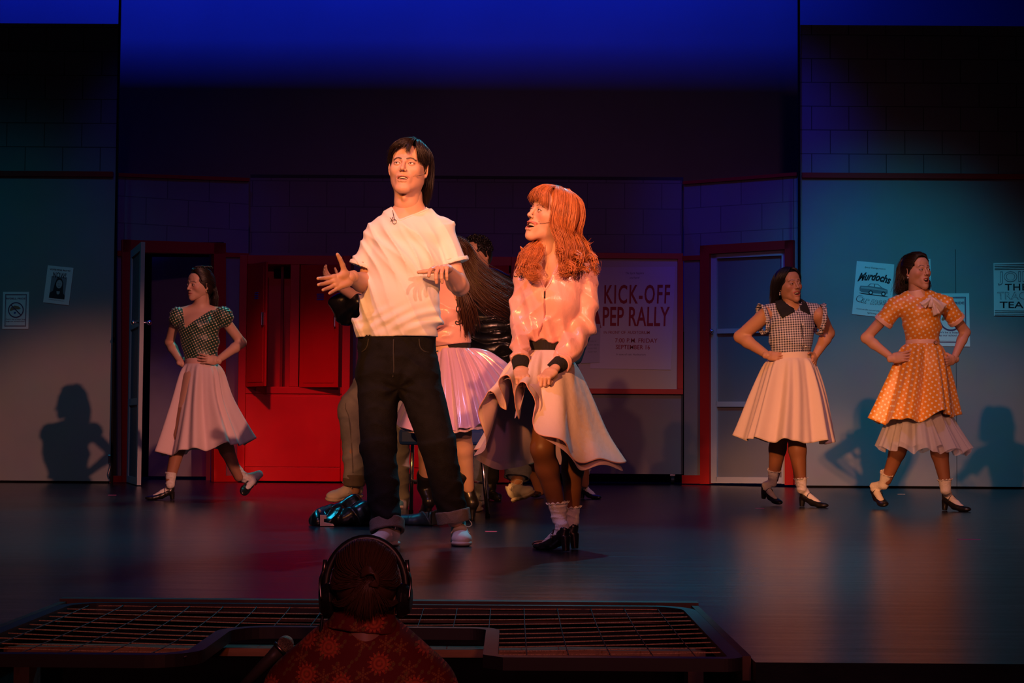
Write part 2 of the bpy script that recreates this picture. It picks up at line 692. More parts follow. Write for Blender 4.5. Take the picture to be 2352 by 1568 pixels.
# side walls
DL, DR = 15.9, 16.0
xl = at(262, 600, DL).x
xr = at(1839, 600, DR).x
zt = at(130, 54, DL).z
structure(MB().box(-9, xl, DL, DL + 0.06, 0.02, zt).build('wall_left', side_blocks))
structure(MB().box(xr, 9, DR, DR + 0.06, 0.02, at(2000, 58, DR).z).build('wall_right', side_blocks))
z = at(130, 400, DL).z
structure(MB().box(-9, xl - 0.02, DL - 0.03, DL, z - 0.025, z + 0.025).build('trim_left', dark_red, bevel=0.004))
z = at(2000, 404, DR).z
structure(MB().box(xr + 0.01, 9, DR - 0.03, DR, z - 0.025, z + 0.025).build('trim_right', dark_red, bevel=0.004))
structure(MB().box(-9, xl - 0.02, DL + 0.02, DL + 0.05, 0, 0.02).build('baseboard_left', black_m))
structure(MB().box(xr, 9, DR + 0.02, DR + 0.05, 0, 0.02).build('baseboard_right', black_m))
# tall thin masking edges
for i, px in enumerate((266, 1836)):
    d = DL - 0.05
    x = at(px, 500, d).x
    structure(MB().box(x - 0.009, x + 0.009, d, d + 0.03, 0, 5.6).build('trim_%d' % (i + 1), black_m))
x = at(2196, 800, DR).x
structure(MB().box(x - 0.003, x + 0.003, DR - 0.004, DR, 0.02, 2.2).build('trim_3', mat('seam_shadow_line', (0.09, 0.09, 0.1), 0.9)))  # thin dark line along the panel seam
# latch at the edge of the left wall
t = thing('wall_latch', at(252, 1075, DL - 0.02), 'small metal latch with dangling hook at the lower edge of the left wall', 'latch')
b = MB()
p = at(253, 1052, DL - 0.02)
b.box(p.x - 0.018, p.x + 0.012, p.y, p.y + 0.015, p.z - 0.05, p.z + 0.03)
b.build('plate', chrome, t, bevel=0.003)
b = MB()
b.tube([at(255, 1062, DL - .03), at(252, 1075, DL - .03), at(249, 1088, DL - .03), at(251, 1098, DL - .03)], 0.006)
b.build('hook', chrome, t, smooth=True)


def flat_xy(pa, pb, da, db):
    """two wall points on plan from pixel columns and depths"""
    return Vector((gx(pa, da, 700), da, 0)), Vector((gx(pb, db, 700), db, 0))


def on_flat(A, B, px, py, lift=0.0):
    """point on the vertical plane through A, B seen at pixel (px,py)"""
    v = CM @ Vector(((px - 1176) / FPX, -(py - 784) / FPX, -1.0))
    n = Vector((B.y - A.y, -(B.x - A.x), 0)).normalized()
    if n.y > 0:
        n = -n
    t = (A - CAM).dot(n) / v.dot(n)
    return CAM + v * t + n * lift


def quad_slab(b, A, B, x0, y0, x1, y1, lift, thick, y0b=None, y1b=None):
    """slab standing on a flat: pixel box x0..x1, y0 (top) .. y1 (bottom)"""
    y0b = y0 if y0b is None else y0b
    y1b = y1 if y1b is None else y1b
    n = Vector((B.y - A.y, -(B.x - A.x), 0)).normalized()
    if n.y > 0:
        n = -n
    pts = [on_flat(A, B, x0, y1, lift), on_flat(A, B, x1, y1b, lift), on_flat(A, B, x1, y0b, lift), on_flat(A, B, x0, y0, lift)]
    for q in pts:
        q.z = max(q.z, 0.004)
    b.hexa(pts, [q - n * thick for q in pts])


# ---- left door flat
A, B = flat_xy(270, 571, 16.05, 16.6)
b = MB()
quad_slab(b, A, B, 270, 400, 282, 1110, 0, 0.04, 400.5)
quad_slab(b, A, B, 282, 400.5, 514, 556, 0, 0.04, 409)
quad_slab(b, A, B, 514, 409, 571, 1110, 0, 0.04, 411)
structure(b.build('wall_door_left', mid_blocks))
b = MB()
quad_slab(b, A, B, 270, 398, 571, 406, 0.03, 0.03, 409, 417)
quad_slab(b, A, B, 262, 576, 282, 588, 0.02, 0.02)
quad_slab(b, A, B, 514, 580, 571, 590, 0.02, 0.02, 582, 592)
quad_slab(b, A, B, 250, 1092, 292, 1110, 0.03, 0.03)
quad_slab(b, A, B, 490, 1092, 560, 1108, 0.03, 0.03)
structure(b.build('trim_4', dark_red))
dr = thing('door_1', on_flat(A, B, 400, 1110), None, None, kind='structure')
b = MB()
quad_slab(b, A, B, 280, 551, 516, 579, 0.04, 0.10, 559, 584)
quad_slab(b, A, B, 278, 551, 299, 1111, 0.04, 0.10, 551, 1111)
quad_slab(b, A, B, 489, 558, 516, 1109, 0.04, 0.10, 559, 1109)
b.build('door_frame', dark_red, dr)
# door leaf, swung open towards the audience
hA = Vector((gx(299, 16.08, 800), 16.02, 0))
hB = Vector((gx(320, 15.2, 800), 15.2, 0))
n = Vector((-(hB - hA).y, (hB - hA).x, 0)).normalized() * 0.035
if n.x < 0:
    n = -n
ztop = at(320, 555, 15.2).z


def leafbox(b, u0, u1, z0, z1, th=1.0, sh=0.0):
    a = hA.lerp(hB, u0)
    c = hA.lerp(hB, u1)
    o1 = n * sh
    f = [a + o1, c + o1, c + o1, a + o1]
    f = [Vector((q.x, q.y, zz)) for q, zz in zip(f, (z0, z0, z1, z1))]
    b.hexa(f, [q + n * th for q in f])


b = MB()
leafbox(b, 0, 0.12, 0.01, ztop)
leafbox(b, 0.88, 1, 0.01, ztop)
leafbox(b, 0.12, 0.88, 0.01, 0.07)
leafbox(b, 0.12, 0.88, ztop - 0.07, ztop)
leafbox(b, 0.12, 0.88, 1.40, 1.46)
leafbox(b, 0.12, 0.88, 0.71, 0.77)
b.build('door_leaf', door_paint, dr)
b = MB()
for z0, z1 in ((0.07, 0.71), (0.77, 1.40), (1.46, ztop - 0.07)):
    leafbox(b, 0.12, 0.88, z0, z1, 0.3, 0.35)
b.build('door_panel', pane_m, dr)
b = MB()
q = hA.lerp(hB, 0.93)
b.sphere((q.x - 0.05, q.y, 1.43), 0.022)
b.sphere((q.x + 0.09, q.y, 1.43), 0.022)
b.tube([(q.x - 0.05, q.y, 1.43), (q.x + 0.09, q.y, 1.43)], 0.008)
b.build('door_knob', chrome, dr, smooth=True)
# masking flat seen through the doorway
bx0, bx1 = gx(344, 17.2, 900), gx(476, 17.2, 900)
structure(MB().box(bx0, bx1, 17.2, 17.24, 0.03, at(400, 590, 17.2).z).build('wall_backstage', mat('purple_grey_masking', (0.24, 0.22, 0.26), 0.8, noise=0.1, nscale=3)))
structure(MB().box(gx(476, 17.0, 900), gx(486, 17.0, 900), 17.0, 17.04, 0.0, at(480, 580, 17.0).z).build('trim_5', mat('bare_timber_batten', (0.28, 0.24, 0.18), 0.8)))
structure(MB().box(gx(262, 18.0, 900), gx(560, 18.0, 900), 18.0, 18.05, 0.0, 2.75).build('wall_masking', black_m))

# ---- centre block wall on castors
DC = 16.75
b = MB()
zc0 = at(1480, 1088, DC).z
zc1 = at(1100, 411, DC).z
b.box(gx(571, DC, 700), gx(1569, DC, 700), DC, DC + 0.05, zc0, zc1)
structure(b.build('wall_centre', mid_blocks))
b = MB()
b.box(gx(571, DC, 700), gx(1569, DC, 700), DC - 0.004, DC + 0.06, zc1, zc1 + 0.03)
b.box(gx(1565, DC, 700), gx(1569, DC, 700), DC - 0.01, DC, zc0, zc1)
structure(b.build('trim_6', mat('dark_edge', (0.05, 0.05, 0.055), 0.8)))
structure(MB().box(gx(571, 17.4), gx(1572, 17.4), 17.4, 17.45, 0, 1.5).build('wall_understage', black_m))
for px in (1545, 870, 1235):
    t = thing('castor', (gx(px, DC), DC + 0.02, 0), {1545: 'black castor under the right end of the rolling notice board wall',
              870: 'black castor under the rolling wall behind the young man', 1235: 'black castor under the rolling wall behind the couple'}[px], 'castor')
    b = MB()
    c = Vector((gx(px, DC), DC + 0.03, 0.04))
    b.tube([c - Vector((0.015, 0, 0)), c + Vector((0.015, 0, 0))], 0.038, 16)
    b.build('wheel', black_metal, t, smooth=False)
    MB().box(c.x - 0.025, c.x + 0.025, c.y - 0.02, c.y + 0.02, 0.079, zc0).build('bracket', chrome, t)

# ---- right door flat
A, B = flat_xy(1572, 1832, 16.7, 16.1)
b = MB()
quad_slab(b, A, B, 1571, 421, 1616, 1108, 0, 0.04, 417)
quad_slab(b, A, B, 1616, 417, 1824, 566, 0, 0.04, 400, 553)
quad_slab(b, A, B, 1822, 400, 1833, 1112, 0, 0.04, 399)
structure(b.build('wall_door_right', mid_blocks))
b = MB()
quad_slab(b, A, B, 1571, 417, 1833, 424, 0.03, 0.03, 396, 404)
quad_slab(b, A, B, 1569, 588, 1616, 599, 0.02, 0.02, 586, 597)
quad_slab(b, A, B, 1569, 1091, 1634, 1110, 0.03, 0.03)
structure(b.build('trim_7', dark_red))
dr = thing('door_2', on_flat(A, B, 1720, 1112), None, None, kind='structure')
b = MB()
quad_slab(b, A, B, 1613, 565, 1826, 585, 0.05, 0.09, 552, 572)
quad_slab(b, A, B, 1613, 565, 1634, 1111, 0.05, 0.09, 564)
quad_slab(b, A, B, 1807, 553, 1826, 1113, 0.05, 0.09, 552)
b.build('door_frame', dark_red, dr)
b = MB()
quad_slab(b, A, B, 1634, 581, 1807, 594, 0.01, 0.04, 574, 586)
quad_slab(b, A, B, 1634, 581, 1647, 1109, 0.01, 0.04, 580)
quad_slab(b, A, B, 1796, 574, 1807, 1111, 0.01, 0.04, 574)
quad_slab(b, A, B, 1645, 755, 1798, 766, 0.01, 0.04, 752, 763)
quad_slab(b, A, B, 1645, 922, 1798, 934, 0.01, 0.04, 922, 934)
quad_slab(b, A, B, 1645, 1095, 1798, 1109, 0.01, 0.04, 1096, 1110)
b.build('door_leaf', door_paint, dr)
b = MB()
quad_slab(b, A, B, 1645, 590, 1798, 1100, -0.02, 0.01, 584)
b.build('door_panel', pane_m, dr)
b = MB()
b.sphere(on_flat(A, B, 1640, 761, 0.05), 0.022)
b.tube([on_flat(A, B, 1640, 761, 0.05), on_flat(A, B, 1640, 761, 0.0)], 0.008)
b.build('door_knob', chrome, dr, smooth=True)

# ---- locker units
blue_vent = mat('blue_vent_paint', (0.03, 0.10, 0.55), 0.5)
locker_dark = mat('locker_inside_paint', (0.20, 0.008, 0.008), 0.7)
DK = 16.42


def lockers(px0, label, first):
    """two compartment locker front; px0 = left pixel column"""
    dx = px0 - 548
    X = lambda p: gx(p, DK, 800) + (gx(px0, DK, 800) - gx(548, DK, 800))
    Z = lambda p: max(0.0, at(680, p, DK).z)
    t = thing('locker_unit', ((X(548) + X(804)) / 2, DK, 0), label, 'lockers', 'red locker units against the centre wall')
    b = MB()
    th = 0.03
    x0, x1 = X(548), X(804)
    zt, zb = Z(586), 0.015
    b.box(x0, x0 + 0.07, DK, DK + 0.30, zb, zt)
    b.box(x1 - 0.075, x1, DK, DK + 0.30, zb, zt)
    b.box(X(665), X(686), DK, DK + 0.30, Z(888), Z(607))
    b.box(x0 + 0.07, x1 - 0.075, DK, DK + 0.30, Z(607), zt)
    b.box(x0 + 0.07, x1 - 0.075, DK, DK + 0.30, Z(904), Z(888))
    b.box(x0 + 0.07, x1 - 0.075, DK + 0.275, DK + 0.298, Z(904), Z(607))
    b.box(x0 + 0.07, x1 - 0.075, DK + 0.012, DK + 0.30, zb, Z(904))
    b.build('carcass', red_paint, t, bevel=0.004)
    MB().box(x0 + 0.075, x1 - 0.08, DK - 0.006, DK + 0.012, Z(1072), Z(910)).build('lower_panel', red_paint, t, bevel=0.003)
    MB().box(x0 + 0.075, x1 - 0.08, DK - 0.012, DK + 0.012, zb, Z(1073)).build('kick_board', red_paint, t, bevel=0.003)
    # ventilation slot block inside the left compartment
    MB().box(X(620), X(664), DK + 0.20, DK + 0.27, Z(632), Z(613)).build('vent', black_m, t)
    MB().box(X(640), X(646), DK + 0.1, DK + 0.14, Z(888), Z(607)).build('hanging_rail', locker_dark, t)

    def leaf(xh, w, ang, rot):
        """hinged at xh, width w, swung by ang degrees"""
        c, s_ = math.cos(R(ang)), math.sin(R(ang))
        O = Vector((xh, DK - 0.002, 0))
        U = Vector((c, -s_, 0))
        N = Vector((-s_, -c, 0))
        z0, z1 = Z(889), Z(608)

        def bx(b, u0, u1, za, zb_, n0, n1):
            f = [O + U * u0 + N * n1, O + U * u1 + N * n1]
            f = [Vector((f[0].x, f[0].y, za)), Vector((f[1].x, f[1].y, za)), Vector((f[1].x, f[1].y, zb_)), Vector((f[0].x, f[0].y, zb_))]
            b.hexa(f, [q - N * (n1 - n0) for q in f])
        b = MB()
        bx(b, 0, w, z0, z1, -0.018, 0)
        lf = b.build('locker_door', red_paint, t, bevel=0.003)
        b = MB()
        bx(b, 0.04, w - 0.045, z0 + 0.04, z1 - 0.04, 0, 0.005)
        b.build('door_inset', red_paint, lf, bevel=0.002)
        b = MB()
        for k in range(4):
            zz = Z(676 + k * 4.2)
            bx(b, w * 0.44, w * 0.62, zz - 0.005, zz + 0.003, 0.005, 0.009)
        b.build('vent_slot', blue_vent, lf, label='blue ventilation slots')
        b = MB()
        bx(b, w * 0.9, w * 0.94, Z(752), Z(722), 0.0, 0.03)
        b.build('door_handle', chrome, lf, bevel=0.004)
    leaf(X(566), X(664) - X(566), 56, 1)
    leaf(X(688), X(784) - X(688), 17, 1)
    return t


lockers(548, 'red double locker left of the young man, left door swung wide open', True)
lockers(935, 'red double locker mostly hidden behind the young man and dancers', False)

# ---- notice board
t = thing('notice_board', at(1400, 905, DC - 0.04), 'red framed notice board on the centre wall beside the right door', 'notice board')
X = lambda p: gx(p, DC, 800)
Z = lambda p: at(1480, p, DC).z
b = MB()
x0, x1 = X(1222), X(1568)
z0, z1 = Z(905), Z(582)
b.box(x0, x1, DC - 0.05, DC - 0.001, z1 - 0.055, z1)
b.box(x0, x1, DC - 0.05, DC - 0.001, z0, z0 + 0.05)
b.box(x0, x0 + 0.05, DC - 0.05, DC - 0.001, z0 + 0.05, z1 - 0.055)
b.box(x1 - 0.055, x1, DC - 0.05, DC - 0.001, z0 + 0.05, z1 - 0.055)
b.build('frame', red_paint, t, bevel=0.003)
MB().box(x0 + 0.05, x1 - 0.055, DC - 0.02, DC - 0.001, z0 + 0.05, z1 - 0.055).build('backing', mat('cream_board', (0.62, 0.56, 0.46), 0.8), t)


# ------------------------------------------------------------------ posters
class Sheet:
    """a sheet of paper pinned on a wall plane Y = d; corners in pixels tl, tr, br, bl"""
    def __init__(s, name, tl, tr, br, bl, d, label, pm=paper, group=None):
        q = [at(p[0], p[1], d) for p in (tl, tr, br, bl)]
        s.tl, s.tr, s.br, s.bl = q
        s.t = thing(name, (s.bl + s.br) / 2, label, 'poster', group)
        b = MB()
        b.hexa([s.bl, s.br, s.tr, s.tl], [v + Vector((0, 0.004, 0)) for v in (s.bl, s.br, s.tr, s.tl)])
        b.build('paper', pm, s.t)
        s.lift = 0.0015

    def P(s, u, v, l=1.0):
        a = s.tl.lerp(s.tr, u)
        c = s.bl.lerp(s.br, u)
        p = a.lerp(c, v)
        return p + Vector((0, -s.lift * l, 0))

    def size(s):
        return (s.tr - s.tl).length, (s.tl - s.bl).length

    def text(s, body, u, v, h, w, m=ink, name='lettering', arc=0.0, l=1.0, label=None, **kw):
        """body centred at (u, v = base line), cap height h and width w in sheet fractions"""
        sw, sh = s.size()
        me = text_fit(body, h * sh, w * sw, **kw)
        n = len(me.vertices)
        co = np.zeros(n * 3)
        me.vertices.foreach_get('co', co)
        co = co.reshape(-1, 3)
        uu = u + co[:, 0] / sw
        vv = v - co[:, 1] / sh
        if arc:
            vv = vv + arc * ((uu - u) / (w / 2)) ** 2
        out = np.array([tuple(s.P(a, c, l)) for a, c in zip(uu, vv)])
        me.vertices.foreach_set('co', out.ravel())
        me.update()
        return link_mesh(name, me, m, s.t, label=label)

    def poly(s, pts, m, name, l=1.0):
        b = MB()
        b.add([s.P(u, v, l) for u, v in pts], [tuple(range(len(pts)))])
        return b.build(name, m, s.t)

    def strips(s, quads, m, name, l=1.0):
        b = MB()
        for q in quads:
            b.add([s.P(u, v, l) for u, v in q], [(0, 1, 2, 3)])
        return b.build(name, m, s.t)

    def ring(s, c, ru, w, m, name, l=1.0, n=40):
        sw, sh = s.size()
        k = sw / sh
        b = MB()
        vs = []
        for i in range(n):
            a = 2 * PI * i / n
            for r in (ru, ru - w):
                vs.append(s.P(c[0] + r * math.cos(a), c[1] + r * k * math.sin(a), l))
        b.add(vs, [(2 * i, 2 * i + 1, (2 * i + 3) % (2 * n), (2 * i + 2) % (2 * n)) for i in range(n)])
        a = R(45)
        ca, sa = math.cos(a), math.sin(a)
        e = w / 2
        pts = [(-ru * ca - e * sa, -ru * sa + e * ca), (-ru * ca + e * sa, -ru * sa - e * ca), (ru * ca + e * sa, ru * sa - e * ca), (ru * ca - e * sa, ru * sa + e * ca)]
        b.add([s.P(c[0] + x, c[1] + y * k, l * 1.4) for x, y in pts], [(0, 1, 2, 3)])
        return b.build(name, m, s.t)

    def border(s, e, w, m, l=1.0):
        sw, sh = s.size()
        k = sw / sh
        f = e * k
        g = w * k
        s.strips([((e, f), (1 - e, f), (1 - e, f + g), (e, f + g)), ((e, 1 - f - g), (1 - e, 1 - f - g), (1 - e, 1 - f), (e, 1 - f)),
                  ((e, f), (e + w, f), (e + w, 1 - f), (e, 1 - f)), ((1 - e - w, f), (1 - e, f), (1 - e, 1 - f), (1 - e - w, 1 - f))], m, 'printed_border', l)


def disc(c, ru, rv, n=24, a0=0, a1=360):
    return [(c[0] + ru * math.cos(R(a0 + (a1 - a0) * i / n)), c[1] + rv * math.sin(R(a0 + (a1 - a0) * i / n))) for i in range(n)]


brown_ink = mat('brown_ink', (0.35, 0.16, 0.08), 0.7)
grey_ink = mat('grey_ink', (0.22, 0.22, 0.24), 0.7)
face_ink = mat('pale_grey_ink', (0.45, 0.44, 0.43), 0.7)
purple_ink = mat('plum_ink', (0.12, 0.05, 0.12), 0.7)


def pride(s):
    s.border(0.09, 0.022, purple_ink)
    s.border(0.125, 0.008, purple_ink)
    s.text('RYDELL PRIDE', 0.5, 0.205, 0.045, 0.74, m=purple_ink, offset=0.02)
    s.poly([(0.27, 0.50), (0.32, 0.42), (0.45, 0.37), (0.6, 0.39), (0.70, 0.45), (0.62, 0.475), (0.5, 0.47), (0.4, 0.49), (0.31, 0.52)], brown_ink, 'hand_drawing')
    s.poly([(0.44, 0.545), (0.48, 0.535), (0.52, 0.56), (0.48, 0.60), (0.435, 0.585)], mat('blue_ink', (0.03, 0.06, 0.3), 0.7), 'litter_drawing')
    s.ring((0.51, 0.49), 0.30, 0.04, purple_ink, 'prohibition_ring', 1.4)
    s.text("Don't be a litter bug", 0.5, 0.755, 0.034, 0.76, m=purple_ink, offset=0.01)
    s.text('keep our school clean!', 0.5, 0.81, 0.034, 0.74, m=purple_ink, offset=0.01)


s = Sheet('pinned_poster', (7, 670), (67, 670), (65, 755), (5, 755), DL - 0.006,
          'white poster with a red crossed circle over a hand, at the far left wall', group='posters taped to the side walls')
pride(s)
s = Sheet('pinned_poster', (110, 609), (169, 615), (158, 701), (99, 694), DL - 0.006,
          'tilted white poster headed NOW! above a dark portrait photo, on the left wall', group='posters taped to the side walls')
s.text('VOTE FOR PATTY', 0.5, 0.115, 0.038, 0.82, offset=0.03)
s.text('NOW!', 0.5, 0.31, 0.15, 0.5, offset=0.012)
s.poly([(0.2, 0.27), (0.8, 0.27), (0.8, 0.86), (0.2, 0.86)], grey_ink, 'portrait_background', 0.6)
s.poly([(0.2, 0.86), (0.2, 0.73), (0.32, 0.66), (0.36, 0.46), (0.42, 0.33), (0.5, 0.30), (0.6, 0.32), (0.68, 0.42), (0.7, 0.6), (0.72, 0.7), (0.8, 0.76), (0.8, 0.86)], ink, 'portrait_figure', 1.2)
s.poly(disc((0.53, 0.47), 0.115, 0.115), face_ink, 'portrait_face', 1.8)
s.poly([(0.46, 0.66), (0.6, 0.66), (0.58, 0.73), (0.53, 0.75), (0.48, 0.73)], face_ink, 'portrait_neck', 1.8)
s.strips([((0.47, 0.455), (0.51, 0.455), (0.51, 0.463), (0.47, 0.463)), ((0.555, 0.455), (0.595, 0.455), (0.595, 0.463), (0.555, 0.463)),
          ((0.49, 0.52), (0.57, 0.52), (0.56, 0.532), (0.50, 0.532))], ink, 'portrait_features', 2.4)
s.text('STUDENT BODY PRESIDENT', 0.5, 0.915, 0.02, 0.6, m=grey_ink)

# car meet poster
s = Sheet('pinned_poster', (1968, 599), (2054, 607), (2047, 731), (1957, 721), DR - 0.006,
          'pale poster with a drawn vintage car, left of the girl in yellow', group='posters taped to the side walls')
s.text('Special Evening presents', 0.5, 0.115, 0.030, 0.56, shear=0.4)
s.text('Murdochs', 0.5, 0.33, 0.14, 0.88, shear=0.5, offset=0.04, arc=0.045)
s.poly([(0.13, 0.50), (0.15, 0.455), (0.33, 0.45), (0.40, 0.395), (0.60, 0.39), (0.72, 0.45), (0.86, 0.48), (0.87, 0.55), (0.78, 0.565), (0.2, 0.575), (0.14, 0.55)], grey_ink, 'car_drawing')
s.poly([(0.37, 0.445), (0.42, 0.405), (0.50, 0.405), (0.50, 0.45)], paper, 'car_window_drawing', 1.8)
s.poly([(0.53, 0.45), (0.53, 0.405), (0.60, 0.405), (0.68, 0.45)], paper, 'car_window_drawing', 1.8)
s.poly([(0.17, 0.475), (0.36, 0.465), (0.84, 0.495), (0.84, 0.515), (0.36, 0.50), (0.17, 0.505)], face_ink, 'car_side_drawing', 1.8)
for cx in (0.43, 0.76):
    s.poly(disc((cx, 0.565), 0.058, 0.042), ink, 'car_wheel_drawing', 2.4)
    s.poly(disc((cx, 0.565), 0.032, 0.023), paper, 'car_wheel_drawing', 3.0)
s.poly([(0.13, 0.585), (0.9, 0.605), (0.85, 0.615), (0.2, 0.605)], ink, 'shadow_drawing', 1.2)
s.text('Car meet', 0.5, 0.775, 0.12, 0.86, shear=0.4, offset=0.04, arc=-0.03)
s.text('Car meet', 0.5, 0.772, 0.115, 0.83, shear=0.4, offset=0.012, arc=-0.03, m=paper, l=2.0, name='lettering_fill')
s.text('Come on the one and only Greased', 0.5, 0.90, 0.026, 0.8, shear=0.3)
s.text('lightning', 0.5, 0.955, 0.026, 0.24, shear=0.3)

s = Sheet('pinned_poster', (2076, 598), (2137, 594), (2140, 674), (2079, 677), DR - 0.006,
          'pale poster edge showing behind the head of the girl in yellow', group='posters taped to the side walls')
s.text('TRY OUT', 0.5, 0.16, 0.09, 0.7)
s = Sheet('pinned_poster', (2137, 674), (2226, 673), (2228, 796), (2139, 794), DR - 0.006,
          'white crossed-circle poster half hidden by the girl in yellow', group='posters taped to the side walls')
pride(s)
s = Sheet('pinned_poster', (2282, 604), (2384, 602), (2386, 726), (2283, 725), DR - 0.006,
          'poster with large JOIN lettering cut by the right picture edge', group='posters taped to the side walls')
for k in range(4):
    for v0 in (0.03, 0.90):
        s.strips([((0.02, v0 + k * 0.03), (0.98, v0 + k * 0.03), (0.98, v0 + 0.012 + k * 0.03), (0.02, v0 + 0.012 + k * 0.03))], ink, 'printed_stripe')
s.text('JOIN', 0.5, 0.355, 0.19, 0.82, m=grey_ink, offset=0.03)
s.text('JOIN', 0.5, 0.35, 0.18, 0.79, m=paper, offset=-0.01, l=2.0, name='lettering_fill')
s.text('THE', 0.5, 0.52, 0.125, 0.50, offset=0.015, space=1.1)
s.text('TRACK', 0.5, 0.685, 0.135, 0.84, m=grey_ink, offset=0.02)
s.text('TRACK', 0.5, 0.68, 0.125, 0.82, m=paper, offset=-0.01, l=2.0, name='lettering_fill')
s.text('TEAM', 0.5, 0.85, 0.12, 0.74, offset=0.012)

# pep rally poster on the notice board
DB = DC - 0.028
s = Sheet('rally_poster', (1358, 614), (1551, 612), (1541, 849), (1356, 846), DB,
          'large white rally poster with red capital lettering on the notice board', mat('poster_paper', (0.62, 0.56, 0.62), 0.55))
s.text('The Spirit happens', 0.52, 0.07, 0.022, 0.22, m=purple_ink, shear=0.3)
s.text('and here!', 0.52, 0.115, 0.022, 0.12, m=purple_ink, shear=0.3)
s.text('KICK-OFF', 0.555, 0.355, 0.18, 0.79, m=red_ink, offset=0.015, space=1.15)
s.text('PEP RALLY', 0.55, 0.575, 0.185, 0.81, m=red_ink, offset=0.015, space=1.02)
s.text('IN FRONT OF  AUDITORIUM', 0.44, 0.655, 0.028, 0.56, m=red_ink, offset=0.006)
s.text('7:00 P.M. FRIDAY', 0.56, 0.74, 0.042, 0.52, m=red_ink, offset=0.006)
s.text('SEPTEMBER 16', 0.52, 0.805, 0.042, 0.42, m=red_ink, offset=0.006)
s.text('In case of rain: Auditorium', 0.5, 0.865, 0.018, 0.36, m=purple_ink)
s.poly([(0.03, 0.34), (0.06, 0.34), (0.13, 0.60), (0.02, 0.60)], red_ink, 'pennant_drawing')
s = Sheet('notice_sheet', (1336, 742), (1379, 744), (1377, 832), (1334, 834), DB - 0.008,
          'small typed notice pinned at the lower left of the notice board', mat('notice_paper', (0.5, 0.47, 0.5), 0.7))
for k, wd in enumerate((0.7, 0.5, 0.0, 0.4, 0.7, 0.5, 0.5)):
    if wd:
        s.text('STUDENT MEETING'[:int(6 + wd * 12)], 0.6, 0.2 + k * 0.09, 0.035, wd, m=grey_ink)


# ------------------------------------------------------------------ implicit surfaces for bodies and clothes
def V3(p):
    return np.array(tuple(p), float)


def unit(v):
    v = V3(v)
    return v / (np.linalg.norm(v) + 1e-12)


